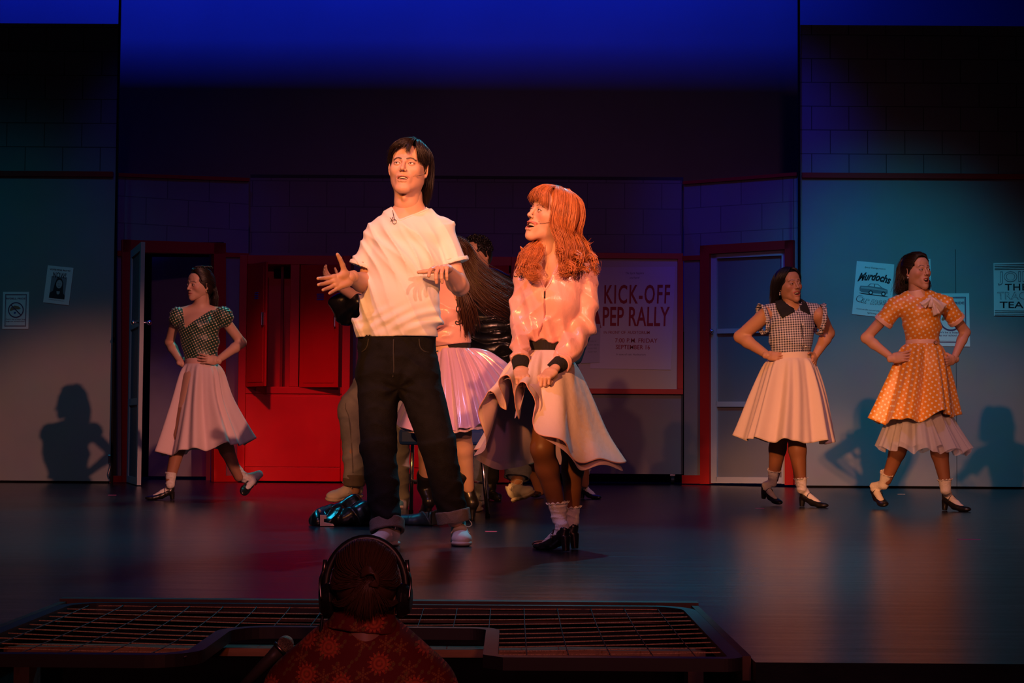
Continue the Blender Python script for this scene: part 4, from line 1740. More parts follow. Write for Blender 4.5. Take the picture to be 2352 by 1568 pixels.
def project(me_obj, pts, direction=(0, 1, 0), back=0.6, lift=0.002):
    """slide points along direction until they meet the surface of me_obj"""
    from mathutils.bvhtree import BVHTree
    M = me_obj
    T = Vector((0, 0, 0))
    o = me_obj
    while o is not None:
        T += o.location
        o = o.parent
    vs = [v.co + T for v in me_obj.data.vertices]
    bv = BVHTree.FromPolygons(vs, [tuple(p.vertices) for p in me_obj.data.polygons])
    d = Vector(direction).normalized()
    out = []
    for p in pts:
        h = bv.ray_cast(Vector(p) - d * back, d, back * 2)
        out.append(h[0] - d * lift if h[0] is not None else Vector(p))
    return out


# ------------------------------------------------------------------ shoes
def frame_ht(heel, toe, up=(0, 0, 1)):
    x = unit(V3(toe) - V3(heel))
    y = unit(np.cross(V3(up), x))
    z = np.cross(x, y)
    return np.stack([x, y, z], 1)


black_leather = mat('black_shoe_leather', (0.012, 0.011, 0.011), 0.30, spec=0.6)
sock_m = mat('white_sock_cotton', (0.75, 0.70, 0.66), 0.9, bump=0.5, bscale=90, stretch=(3, 3, 0.6))
sole_m = mat('pale_rubber', (0.62, 0.55, 0.47), 0.6)
canvas_m = mat('white_canvas', (0.74, 0.70, 0.66), 0.7, noise=0.05, nscale=30)
gum_m = mat('dark_rubber_outsole', (0.10, 0.06, 0.04), 0.7)


def local_obj(name, f, M, O, m, parent, smooth=1, label=None):
    V, Fq = f.mesh()
    V = smooth_verts(V, Fq, smooth)
    me = np_mesh(name, V @ np.array(M).T + V3(O), Fq)
    return link_mesh(name, me, m, parent, True, label)


def heel_shoe(parent, heel, toe, up=(0, 0, 1), sc=1.0, h=0.0026, hh=0.060, ankle=None, sock_top=None, sock_r=0.036, frill=True, sock=True):
    """strapped court shoe with a block heel plus the sock; returns the shoe object"""
    M = frame_ht(heel, toe, up) * sc
    O = V3(heel)
    f = Field(h)
    f.ell((0.190, 0, 0.017), (0.050, 0.035, 0.019), 0.0)
    f.fc((0.170, 0, 0.019), (0.110, 0, 0.036), (0, 1, 0), (0.036, 0.020), (0.030, 0.026), 0.012)
    f.fc((0.110, 0, 0.036), (0.045, 0, hh + 0.016), (0, 1, 0), (0.030, 0.026), (0.029, 0.028), 0.012)
    f.cone((0.040, 0, hh + 0.020), (0.034, 0, hh + 0.040), 0.030, 0.0275, 0.01)
    f.ell((0.100, 0, hh + 0.028), (0.078, 0.0235, 0.048), 0.004, 's')
    f.ell((0.040, 0, hh + 0.050), (0.030, 0.021, 0.045), 0.004, 's')
    f.wedge([((0.05, 0, 0.0), (0, 0, 1))])
    f.fc((0.028, 0, hh + 0.010), (0.022, 0, 0.003), (0, 1, 0), (0.026, 0.024), (0.017, 0.016), 0.006, cap=True)
    f.plane((0, 0, 0.0), (0, 0, -1))
    sh = local_obj('shoe', f, M, O, black_leather, parent)

    def w(p):
        return Vector(tuple(M @ V3(p) + O))
    b = MB()
    pts = []
    for k in range(15):
        a = PI * k / 14
        pts.append(w((0.082 + 0.006 * math.sin(a), -0.036 * math.cos(a), hh - 0.012 + 0.052 * math.sin(a) ** 0.8)))
    b.tube(pts, 0.0052, 8, flat=0.45)
    b.build('strap', black_leather, sh, True)
    MB().sphere(w((0.084, 0.033 * 1, hh + 0.012)), 0.006).build('buckle', chrome, sh, True)
    if sock:
        f = Field(h)
        an = w((0.045, 0, hh + 0.075)) if ankle is None else Vector(ankle)
        f.cone(w((0.038, 0, hh + 0.024)), w((0.044, 0, hh + 0.055)), 0.0215 * sc, 0.027 * sc, 0.01)
        f.cone(w((0.044, 0, hh + 0.055)), an, 0.027 * sc, 0.033 * sc, 0.01)
        f.cone(w((0.062, 0, hh + 0.030)), w((0.165, 0, 0.024)), 0.0255 * sc, 0.0215 * sc, 0.02)
        if sock_top is not None:
            tp = Vector(sock_top)
            dr_ = (tp - an).normalized()
            f.cone(an, tp, 0.033 * sc, sock_r, 0.012)
            f.plane(tp, dr_)
        f.disp(folds(0.0022, [((0.1, 0, 1), 260, (1, 0, 0), 40, 1.2, 0.3), ((0.1, 0.3, 1), 170, (1, 1, 0), 60, 1.0, 1.3)]))
        so = field_obj('sock', f, sock_m, parent)
        if sock_top is not None and frill:
            b = MB()
            ax_ = unit(dr_)
            u = unit(np.cross(ax_, (0, 1, 0)))
            v = np.cross(ax_, u)
            vs = []
            n = 72
            for k in range(n):
                a = 2 * PI * k / n
                e = u * math.cos(a) + v * math.sin(a)
                vs.append(V3(tp) + e * (sock_r - 0.002) - ax_ * 0.006)
                vs.append(V3(tp) + e * (sock_r + 0.006 + 0.003 * math.sin(9 * a)) + ax_ * (0.004 + 0.004 * math.sin(13 * a)))
            b.add(vs, [(2 * k, (2 * k + 2) % (2 * n), (2 * k + 3) % (2 * n), 2 * k + 1) for k in range(n)])
            fo = b.build('sock_frill', sock_m, so, True)
            md = fo.modifiers.new('thickness', 'SOLIDIFY')
            md.thickness = 0.002
    return sh


def sneaker(parent, heel, toe, up=(0, 0, 1), sc=1.0, h=0.003, m=None, outsole=None):
    M = frame_ht(heel, toe, up) * sc
    O = V3(heel)
    f = Field(h)
    f.ell((0.232, 0, 0.034), (0.052, 0.043, 0.030), 0.0)
    f.fc((0.22, 0, 0.036), (0.135, 0, 0.052), (0, 1, 0), (0.045, 0.030), (0.037, 0.040), 0.015)
    f.fc((0.135, 0, 0.052), (0.05, 0, 0.060), (0, 1, 0), (0.037, 0.040), (0.036, 0.045), 0.015)
    f.cone((0.050, 0, 0.055), (0.048, 0, 0.095), 0.036, 0.034, 0.012)
    f.ell((0.060, 0, 0.112), (0.040, 0.024, 0.045), 0.006, 's')
    f.plane((0, 0, 0.018), (0, 0, -1))
    sh = local_obj('sneaker', f, M, O, m or canvas_m, parent)

    def w(p):
        return Vector(tuple(M @ V3(p) + O))
    f = Field(h)
    f.fc((0.045, 0, 0.012), (0.140, 0, 0.012), (0, 1, 0), (0.037, 0.013), (0.038, 0.013), 0.0)
    f.fc((0.140, 0, 0.012), (0.235, 0, 0.015), (0, 1, 0), (0.038, 0.013), (0.046, 0.015), 0.01)
    f.ell((0.050, 0, 0.013), (0.048, 0.037, 0.015), 0.008)
    f.ell((0.236, 0, 0.015), (0.053, 0.045, 0.017), 0.01)
    f.plane((0, 0, 0.0), (0, 0, -1))
    local_obj('sole', f, M, O, sole_m, sh)
    if outsole:
        f = Field(h)
        f.fc((0.045, 0, 0.0), (0.235, 0, 0.0), (0, 1, 0), (0.036, 0.006), (0.043, 0.006), 0.0)
        f.ell((0.050, 0, 0.0), (0.047, 0.036, 0.006), 0.006)
        f.ell((0.238, 0, 0.0), (0.050, 0.043, 0.006), 0.006)
        local_obj('outsole', f, M, O, outsole, sh, label='dark brown outsole')
    b = MB()
    for k in range(5):
        x = 0.100 + k * 0.019
        z = 0.102 - k * 0.0078
        b.tube([w((x + 0.004, -0.022, z - 0.010)), w((x, -0.010, z)), w((x + 0.003, 0.010, z + 0.001)), w((x + 0.010, 0.022, z - 0.010))], 0.0022 * sc, 6)
    for sg in (-1, 1):
        b.tube(catmull([w((0.10, 0, 0.104)), w((0.115, sg * 0.03, 0.125)), w((0.135, sg * 0.055, 0.10)), w((0.118, sg * 0.04, 0.085)), w((0.10, 0, 0.10))], 20), 0.002 * sc, 6)
        b.tube(catmull([w((0.10, 0, 0.104)), w((0.12, sg * 0.02, 0.09)), w((0.15, sg * 0.045, 0.055))], 10), 0.002 * sc, 6)
    b.build('laces', mat('white_lace', (0.8, 0.76, 0.72), 0.8), sh, True)
    return sh


# ------------------------------------------------------------------ people
skin_m = vcol_mat('skin', 0.48, 0.12, 0.4)
SK_A = (0.62, 0.36, 0.25)
SK_B = (0.64, 0.37, 0.26)
SK_D = (0.50, 0.27, 0.17)
dark_hair = mat('dark_brown_hair', (0.022, 0.012, 0.008), 0.38, spec=0.5)
black_hair = mat('black_hair', (0.010, 0.008, 0.008), 0.36, spec=0.5)
red_hair = mat('copper_hair', (0.50, 0.165, 0.055), 0.45, spec=0.35, noise=0.25, nscale=40)
long_hair = mat('chestnut_hair', (0.050, 0.016, 0.008), 0.40, spec=0.5)


class Fig:
    def __init__(s, d, base_px, label, skin, sz=1.0):
        s.d = d
        g = at(base_px[0], base_px[1], d)
        s.t = thing('person', (g.x, g.y, 0), label, 'person')
        s.skin = skin
        s.sz = sz
        s.acc = Acc()
        s.mpp = s.d / FPX

    def q(s, px, py, off=0.0):
        return at(px, py, s.d + off)

    def chain(s, f, pts, w=(1, 0, 0), k=0.02, cap=False, endcap=False):
        """pts: (px, py, depth offset, lateral radius, depth radius)"""
        for i, (a, b) in enumerate(zip(pts[:-1], pts[1:])):
            cap = cap or (endcap and i == len(pts) - 2)
            f.fc(s.q(*a[:3]), s.q(*b[:3]), w, (a[3], a[4]), (b[3], b[4]), k, cap=cap)
        return f

    def limb(s, f, pts, k=0.015):
        """pts: (px, py, depth offset, radius)"""
        for a, b in zip(pts[:-1], pts[1:]):
            f.cone(s.q(*a[:3]), s.q(*b[:3]), a[3], b[3], k)
        return f

    def done(s, fld=None, tights=None, below=0.72):
        if fld is not None:
            V, Fq = fld.mesh()
            V = smooth_verts(V, Fq, 2)
            C = np.tile(np.array(s.skin, float), (len(V), 1))
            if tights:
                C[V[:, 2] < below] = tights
            s.acc.add(V, Fq, C)
        return s.acc.build('body', skin_m, s.t)


def arm(F, f, sh, el, wr, r=(0.046, 0.036, 0.040, 0.024)):
    """upper arm and forearm with a little muscle"""
    a, b, c = F.q(*sh), F.q(*el), F.q(*wr)
    f.cone(a, b, r[0], r[1], 0.02)
    m = b.lerp(c, 0.28)
    f.cone(b, m, r[1], r[2], 0.015)
    f.cone(m, c, r[2], r[3], 0.015)


def leg(F, f, hp, kn, an, r=(0.085, 0.052, 0.053, 0.032)):
    a, b, c = F.q(*hp), F.q(*kn), F.q(*an)
    f.cone(a, b, r[0], r[1], 0.03)
    m = b.lerp(c, 0.30) + Vector((0, 0.012, 0))
    f.cone(b, m, r[1], r[2], 0.02)
    f.cone(m, c, r[2], r[3], 0.02)


def shoe_pts(h_px, h_d, t_px, t_d, zh=0.0, zt=0.0):
    return (gx(h_px, h_d, 1180), h_d, zh), (gx(t_px, t_d, 1180), t_d, zt)


def fit(h, t, L=0.238):
    return (V3(t) - V3(h)), np.linalg.norm(V3(t) - V3(h)) / L


def cap_parts(g=1.0, back=0.0):
    return [((0, 0.020, 0.040), (0.083 * g, 0.100, 0.092), 0.0), ((0, 0.035, 0.0), (0.080 * g, 0.080 + back, 0.085), 0.03)]


FACE_CUT = [((0, -0.088, -0.015), (0.068, 0.082, 0.088), 0.008), ((0, -0.02, -0.09), (0.066, 0.085, 0.085), 0.01)]


def ear_ring(w, parent, sx, r=0.009, drop=0.0):
    b = MB()
    pts = []
    for k in range(17):
        a = 2 * PI * k / 16
        pts.append(w((sx * 0.0795, 0.004 + r * math.sin(a), -0.045 - drop + r * math.cos(a))))
    b.tube(pts, 0.0018, 6, cap=False)
    b.build('earring', mat('gold', (0.8, 0.55, 0.25), 0.25, metal=1), parent, True)


def face_mic(w, parent, sx):
    b = MB()
    b.tube(catmull([w((sx * 0.079, -0.004, 0.002)), w((sx * 0.078, -0.030, -0.026)), w((sx * 0.066, -0.062, -0.042)), w((sx * 0.053, -0.081, -0.048))], 14), 0.0011, 6)
    b.sphere(w((sx * 0.052, -0.083, -0.048)), 0.0028)
    b.build('cheek_microphone', mat('beige_plastic', (0.45, 0.28, 0.2), 0.5), parent, True)


# ================================================================== young man in the white tee shirt
A_ = Fig(7.9, (960, 1250), 'young man in plain white V-neck tee shirt and dark jeans, both arms half raised', SK_A)
w = make_head(A_.acc, A_.t, A_.q(938, 388), rot(-9, 8, 3), A_.skin, (0.03, 0.015, 0.009), male=True, mouth=0.010, smile=0.25,
              sc=1.06, lip=(0.45, 0.17, 0.13), gaze=(-0.15, 0.12), iris=(0.16, 0.09, 0.05), h=0.0018)
f = Field(0.006)
A_.chain(f, [(941, 450, 0.03, 0.058, 0.060), (940, 492, 0.03, 0.064, 0.060)])
A_.chain(f, [(940, 505, 0.03, 0.115, 0.065), (937, 590, 0.0, 0.150, 0.090), (918, 700, 0, 0.145, 0.090), (913, 800, 0, 0.15, 0.095)], k=0.04)
f.cone(A_.q(880, 532, 0.02), A_.q(1006, 530, 0.02), 0.038, 0.038, 0.03)
arm(A_, f, (870, 540, 0.02), (840, 652, 0.03), (806, 637, -0.17), (0.040, 0.041, 0.044, 0.028))
arm(A_, f, (1016, 540, 0.02), (1056, 658, 0.0), (1026, 620, -0.17), (0.040, 0.042, 0.045, 0.028))
hand(A_.acc, A_.q(804, 637, -0.175), (-0.80, -0.42, -0.34), (0.15, 0.9, 0.1), 1, A_.skin, [(0.05, 0.25, 0.2), (0.12, 0.25, 0.2), (0.16, 0.3, 0.2), (0.2, 0.3, 0.2)],
     spread=0.17, thumb=(0.05, 0.95, -0.35), h=0.0018, tbend=0.12)
hand(A_.acc, A_.q(1024, 617, -0.18), (-0.24, -0.93, -0.05), (-0.1, -0.25, 1.0), -1, A_.skin, [(0.2, 0.5, 0.4), (0.7, 0.7, 0.4), (0.8, 0.7, 0.4), (0.9, 0.7, 0.4)],
     spread=0.16, thumb=(0.12, 0.98, -0.05), h=0.0018, tbend=0.02)
for hx, hd, ax_, ay, kx, ky in ((906, 7.86, 889, 1212, 868, 1020), (1048, 8.0, 1046, 1190, 1003, 1010)):
    f.cone(A_.q(kx, ky), A_.q(ax_, ay, 0.0), 0.05, 0.04, 0.02)
A_.done(f)

# hair
b = MB()
lg = lambda *ps: [w(p) for p in ps]
T = 0.128
# swept fringe: left part, centre lock, right curtain
locks(b, [lg((0.030, 0.0, T), (0.0, -0.055, 0.122), (-0.035, -0.088, 0.098), (-0.064, -0.078, 0.060), (-0.079, -0.040, 0.030)),
          lg((0.030, -0.01, T), (0.015, -0.06, 0.118), (-0.005, -0.092, 0.098), (-0.036, -0.094, 0.076), (-0.066, -0.070, 0.045)),
          lg((0.030, -0.01, T), (0.024, -0.065, 0.118), (0.010, -0.096, 0.098), (-0.008, -0.104, 0.078), (-0.030, -0.100, 0.068))], 70, 0.0042, 1, 0.004, lay=0)
locks(b, [lg((0.030, -0.01, T), (0.028, -0.07, 0.116), (0.020, -0.102, 0.090), (0.012, -0.112, 0.060), (0.008, -0.109, 0.045)),
          lg((0.032, -0.01, T), (0.034, -0.07, 0.116), (0.028, -0.102, 0.088), (0.022, -0.112, 0.055), (0.020, -0.108, 0.030))], 16, 0.0034, 2, 0.003, taper=0.1)
locks(b, [lg((0.032, -0.01, T), (0.040, -0.06, 0.114), (0.050, -0.088, 0.085), (0.060, -0.080, 0.045), (0.068, -0.066, 0.005)),
          lg((0.034, 0.0, T), (0.055, -0.045, 0.108), (0.070, -0.062, 0.075), (0.078, -0.050, 0.040), (0.080, -0.034, 0.012)),
          lg((0.034, 0.01, T), (0.062, -0.015, 0.105), (0.084, -0.018, 0.070), (0.087, -0.006, 0.040), (0.083, 0.005, 0.020))], 70, 0.0042, 3, 0.004)
# crown, sides and the long back
locks(b, [lg((0.03, 0.0, T), (-0.03, -0.02, 0.122), (-0.072, -0.025, 0.085), (-0.085, -0.012, 0.050), (-0.082, 0.005, 0.022)),
          lg((0.03, 0.02, T), (-0.03, 0.03, 0.124), (-0.078, 0.035, 0.080), (-0.083, 0.062, 0.010), (-0.064, 0.080, -0.10)),
          lg((0.02, 0.03, T), (-0.01, 0.08, 0.110), (-0.035, 0.115, 0.060), (-0.045, 0.115, -0.03), (-0.045, 0.085, -0.13)),
          lg((0.02, 0.03, T), (0.01, 0.09, 0.110), (0.0, 0.125, 0.050), (0.01, 0.115, -0.05), (0.015, 0.09, -0.16)),
          lg((0.03, 0.03, T), (0.045, 0.08, 0.105), (0.062, 0.105, 0.050), (0.066, 0.105, -0.04), (0.060, 0.085, -0.165)),
          lg((0.03, 0.02, T), (0.065, 0.04, 0.105), (0.086, 0.055, 0.060), (0.084, 0.072, -0.03), (0.074, 0.080, -0.17)),
          lg((0.03, 0.01, T), (0.06, 0.01, 0.105), (0.086, 0.030, 0.060), (0.086, 0.052, 0.0), (0.076, 0.068, -0.12))], 260, 0.0052, 4, 0.005)
cap = hair_cap(rot(-9, 8, 3), A_.q(938, 388), 0.003, cap_parts(1.0), FACE_CUT, 1.06)
merge_hair('hair', b, cap, dark_hair, A_.t)
face_mic(w, A_.t, 1)

# tee shirt
tee_m = mat('white_cotton', (0.80, 0.77, 0.74), 0.85, sheen=0.15, bump=0.12, bscale=14, stretch=(1, 1, 0.7))
f = Field(0.0045)
A_.chain(f, [(940, 500, 0.03, 0.105, 0.075), (937, 545, 0.01, 0.165, 0.105), (934, 600, 0.0, 0.176, 0.112), (920, 690, 0, 0.172, 0.115), (913, 745, 0, 0.186, 0.125), (913, 790, 0, 0.188, 0.125)], k=0.03)
f.cone(A_.q(872, 529, 0.02), A_.q(1014, 525, 0.02), 0.058, 0.058, 0.035)
f.cone(A_.q(905, 500, 0.03), A_.q(975, 498, 0.03), 0.030, 0.030, 0.05)
f.fc(A_.q(872, 528, 0.02), A_.q(835, 612, 0.02), (1, 0, 0.3), (0.056, 0.062), (0.058, 0.068), 0.018, cap=True)
f.fc(A_.q(1014, 526, 0.02), A_.q(1044, 604, 0.01), (1, 0, -0.2), (0.056, 0.062), (0.058, 0.070), 0.018, cap=True)
f.fc(A_.q(834, 606, 0.02), A_.q(827, 626, 0.02), (1, 0, 0.3), (0.052, 0.060), (0.054, 0.062), 0.0, 's', cap=True)
f.fc(A_.q(1045, 599, 0.01), A_.q(1051, 621, 0.01), (1, 0, -0.2), (0.051, 0.062), (0.053, 0.064), 0.0, 's', cap=True)
f.disp(folds(0.0125, [((0.85, 0, 0.52), 70, (0.5, 0, -0.85), 7, 0.7, 0.4), ((0.92, 0.1, 0.38), 105, (0.4, 0, -0.9), 9, 0.6, 1.7), ((0.70, 0, 0.70), 48, (0.7, 0, -0.7), 6, 0.6, 3.0)]))
hz = A_.q(913, 735).z


def hemfold(X, Y, Z):
    k = np.exp(-((Z - hz) / 0.05) ** 2)
    return k * 0.0045 * np.sin(Z * 120 + 9 * np.sin(X * 8 + 1)) + np.exp(-((Z - hz + 0.035) / 0.035) ** 2) * 0.007 * np.sin(X * 28 + 1 + Z * 30)


f.disp(hemfold)
f.plane(A_.q(913, 775), (0.02, 0, -1))
vt, vl, vr = A_.q(920, 507), A_.q(905, 482), A_.q(983, 479)
dl, dr_ = vl - vt, vr - vt
f.wedge([(vt, (-dl.z, 0, dl.x)), (vt, (dr_.z, 0, -dr_.x)), (A_.q(940, 490, 0.05), (0, 1, 0))])
f.cone(A_.q(941, 470, 0.035), A_.q(940, 500, 0.035), 0.072, 0.068, 0.004, 's')
f.fc(A_.q(913, 770, 0), A_.q(913, 800, 0), (1, 0, 0), (0.176, 0.114), (0.18, 0.116), 0.0, 's', cap=True)
tee = field_obj('tee_shirt', f, tee_m, A_.t, 2)
b = MB()
pts = [A_.q(904, 483), A_.q(907, 489), A_.q(912, 498), A_.q(917, 505), A_.q(920, 509), A_.q(926, 506), A_.q(940, 499), A_.q(958, 491), A_.q(972, 484), A_.q(984, 478)]
pr = project(tee, [Vector(p) + Vector((0, 0, -0.004)) for p in pts], lift=-0.001)
b.tube(catmull(pr, 50), 0.0058, 8, flat=0.6)
b.build('neck_band', tee_m, tee, True)
# hems of the sleeves and the body (stitched bands)
for c0, c1, ru, rv in (((835, 605, 0.02), (831.5, 614, 0.02), 0.0605, 0.0685), ((1044.5, 595, 0.01), (1047.2, 604.5, 0.01), 0.0595, 0.0705)):
    a0, a1 = A_.q(*c0), A_.q(*c1)
    g = Field(0.004)
    g.fc(a0, a1, (1, 0, 0), (ru + 0.002, rv + 0.002), (ru + 0.003, rv + 0.003), 0.0, cap=True)
    g.fc(a0, a1 + (a1 - a0), (1, 0, 0), (ru - 0.005, rv - 0.005), (ru - 0.005, rv - 0.005), 0.0, 's', cap=True)
    field_obj('sleeve_hem', g, tee_m, tee)
# necklace with pendant ring and clasp bar
b = MB()
nk = [A_.q(903, 484), A_.q(905, 495), A_.q(908, 505), A_.q(910, 510), A_.q(922, 505), A_.q(942, 496), A_.q(960, 486), A_.q(976, 476)]
nk = project(tee, nk, lift=0.004)
b.tube(catmull([tuple(p) for p in nk], 40), 0.0014, 5)
c = project(tee, [A_.q(909, 514)], lift=0.006)[0]
b.tube([c + Vector((0.010 * math.cos(k * PI / 8), 0, 0.010 * math.sin(k * PI / 8))) for k in range(17)], 0.0014, 5, cap=False)
c2 = project(tee, [A_.q(902, 508)], lift=0.006)[0]
b.tube([c2 + Vector((-0.008, 0, 0.008)), c2 + Vector((0.006, 0, -0.010))], 0.0014, 5)
b.tube([c2 + Vector((0.006, 0, 0.012)), c2 + Vector((-0.004, 0, -0.010))], 0.0014, 5)
b.build('necklace', mat('dark_chain', (0.10, 0.06, 0.04), 0.4, metal=0.8), A_.t, True)

# jeans
denim_dk = mat('dark_denim', (0.0085, 0.0080, 0.0095), 0.85, spec=0.2, noise=0.25, nscale=30, bump=0.25, bscale=200)
f = Field(0.0055)
A_.chain(f, [(913, 774, 0, 0.176, 0.115), (912, 850, 0, 0.186, 0.125)], k=0.02)
A_.chain(f, [(869, 855, 0, 0.100, 0.112), (869, 1020, -0.05, 0.081, 0.090), (888, 1205, -0.12, 0.068, 0.076)], k=0.025, endcap=True)
A_.chain(f, [(955, 855, 0, 0.105, 0.112), (1003, 1010, -0.03, 0.082, 0.092), (1040, 1180, 0.02, 0.068, 0.076)], k=0.025, endcap=True)
f.plane(A_.q(913, 770), (0, 0, 1))
kn = A_.q(868, 1040).z
f.disp(folds(0.006, [((0.3, 0, 1), 36, (1, 0, 0), 14, 1.0, 0.5), ((-0.5, 0, 0.9), 58, (1, 0, 0.3), 10, 1.0, 2.2), ((0.2, 0.3, 0.9), 85, (1, 0, 0), 20, 1.0, 1.2)]))
f.disp(pointfolds(A_.q(915, 890, -0.1), 7, 0.006, 0.12, (0, 0, -1), 0.6))
az = A_.q(900, 1190).z
f.disp(lambda X, Y, Z: np.exp(-((Z - az) / 0.07) ** 2) * 0.005 * np.sin(Z * 95 + 4 * np.sin(X * 20)))
je = field_obj('jeans', f, denim_dk, A_.t, 2)
b = MB()
fly = project(je, [A_.q(908, 782), A_.q(908, 815), A_.q(909, 850), A_.q(906, 868)], lift=0.0)
b.tube(catmull([tuple(p) for p in fly], 20), 0.0035, 6)
for pp in ([(965, 780), (968, 800), (982, 810), (1006, 806)], [(850, 780), (846, 798), (836, 808), (822, 806)]):
    q_ = project(je, [A_.q(x, y) for x, y in pp], lift=0.0)
    b.tube(catmull([tuple(p) for p in q_], 20), 0.003, 6)
b.build('seam', mat('denim_seam', (0.035, 0.03, 0.03), 0.8), je, True)
cuff_m = mat('turned_denim', (0.17, 0.135, 0.12), 0.9, bump=0.3, bscale=200, noise=0.15, nscale=25)
for c0, c1, w0 in (((888.5, 1196, -0.11), (890, 1222, -0.13), (1, 0.1, 0)), ((1039, 1171, 0.02), (1044, 1200, 0.02), (1, 0, 0))):
    g = Field(0.004)
    a0, a1 = A_.q(*c0), A_.q(*c1)
    g.fc(a0, a1, w0, (0.080, 0.087), (0.077, 0.084), 0.0, cap=True)
    g.fc(a0.lerp(a1, 0.35), a1.lerp(a0, -0.4), w0, (0.066, 0.072), (0.064, 0.070), 0.0, 's', cap=True)
    g.disp(folds(0.002, [((1, 0, 0.2), 60, (0, 0, 1), 30, 1, 0), ((0.3, 0, 1), 90, (1, 0, 0), 30, 1, 1)]))
    field_obj('turned_cuff', g, cuff_m, je, 1)
sneaker(A_.t, *shoe_pts(912, 7.86, 850, 7.60), sc=0.92, h=0.0025)
sneaker(A_.t, *shoe_pts(1052, 8.04, 1062, 7.80), sc=0.95, h=0.0025)


# ================================================================== girl in the pink satin jacket
B_ = Fig(7.57, (1290, 1255), 'red-haired girl in shiny pink satin jacket, both fists bunching up her pale skirt, centre stage', SK_B)
HB = B_.q(1266, 496)
RB = rot(-56, 14, 10)
w = make_head(B_.acc, B_.t, HB, RB, B_.skin, (0.20, 0.06, 0.02), mouth=0.020, smile=1.6, sc=1.02, lip=(0.50, 0.12, 0.10),
              gaze=(-0.1, 0.15), eye=0.85, iris=(0.10, 0.05, 0.03), h=0.0018)
f = Field(0.006)
B_.chain(f, [(1277, 545, 0.02, 0.046, 0.048), (1274, 600, 0.03, 0.052, 0.05)])
B_.chain(f, [(1272, 612, 0.03, 0.105, 0.055), (1268, 680, 0.0, 0.110, 0.085), (1256, 780, 0, 0.078, 0.065), (1262, 860, 0, 0.12, 0.10)], k=0.03)
f.cone(B_.q(1215, 622, 0.03), B_.q(1338, 622, 0.03), 0.036, 0.036, 0.03)
arm(B_, f, (1210, 625, 0.03), (1197, 745, -0.02), (1196, 845, -0.24), (0.036, 0.032, 0.032, 0.022))
arm(B_, f, (1342, 625, 0.03), (1345, 745, 0.03), (1270, 852, -0.20), (0.036, 0.032, 0.032, 0.022))
leg(B_, f, (1268, 890, 0.0), (1246, 1030, -0.10), (1283, 1180, 0.02), (0.075, 0.050, 0.050, 0.031))
leg(B_, f, (1300, 890, 0.08), (1316, 1030, 0.08), (1314, 1185, 0.16), (0.075, 0.050, 0.048, 0.031))
hand(B_.acc, B_.q(1196, 846, -0.25), (0.10, -0.80, -0.60), (-0.05, -0.60, 0.80), 1, B_.skin, [(1.0, 1.5, 1.0), (1.05, 1.5, 1.0), (1.1, 1.5, 1.0), (1.15, 1.5, 1.0)],
     thumb=(0.75, 0.45, -0.6), spread=0.05, sc=0.86, h=0.0018, tbend=0.3)
hand(B_.acc, B_.q(1270, 850, -0.235), (-0.55, -0.68, -0.48), (-0.2, -0.50, 0.84), -1, B_.skin, [(1.0, 1.5, 1.0), (1.05, 1.5, 1.0), (1.1, 1.5, 1.0), (1.15, 1.5, 1.0)],
     thumb=(0.75, 0.45, -0.6), spread=0.05, sc=0.86, h=0.0018, tbend=0.3)
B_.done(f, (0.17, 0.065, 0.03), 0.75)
ear_ring(w, B_.t, 1, 0.012)
face_mic(w, B_.t, 1)

# copper hair: fringe, side sheets and curled ends
b = MB()
T = 0.128
locks(b, [lg((0.0, 0.0, T), (-0.020, -0.055, 0.118), (-0.050, -0.085, 0.088), (-0.064, -0.080, 0.055), (-0.070, -0.066, 0.025)),
          lg((0.0, 0.0, T), (-0.005, -0.065, 0.116), (-0.018, -0.100, 0.088), (-0.025, -0.106, 0.060), (-0.028, -0.103, 0.038)),
          lg((0.0, 0.0, T), (0.010, -0.065, 0.116), (0.018, -0.100, 0.086), (0.023, -0.105, 0.060), (0.026, -0.101, 0.038)),
          lg((0.0, 0.0, T), (0.030, -0.055, 0.112), (0.052, -0.082, 0.080), (0.062, -0.078, 0.045), (0.067, -0.066, 0.005))], 150, 0.0034, 11, 0.004, m=18)
rt = lambda p: Vector(p)


def hang(b, roots, ends, n, r, seed, **kw):
    kw.setdefault('m', 22)
    locks(b, [[*a, *c] for a, c in zip(roots, ends)], int(n * 1.25), r * 0.88, seed, **kw)


q = B_.q
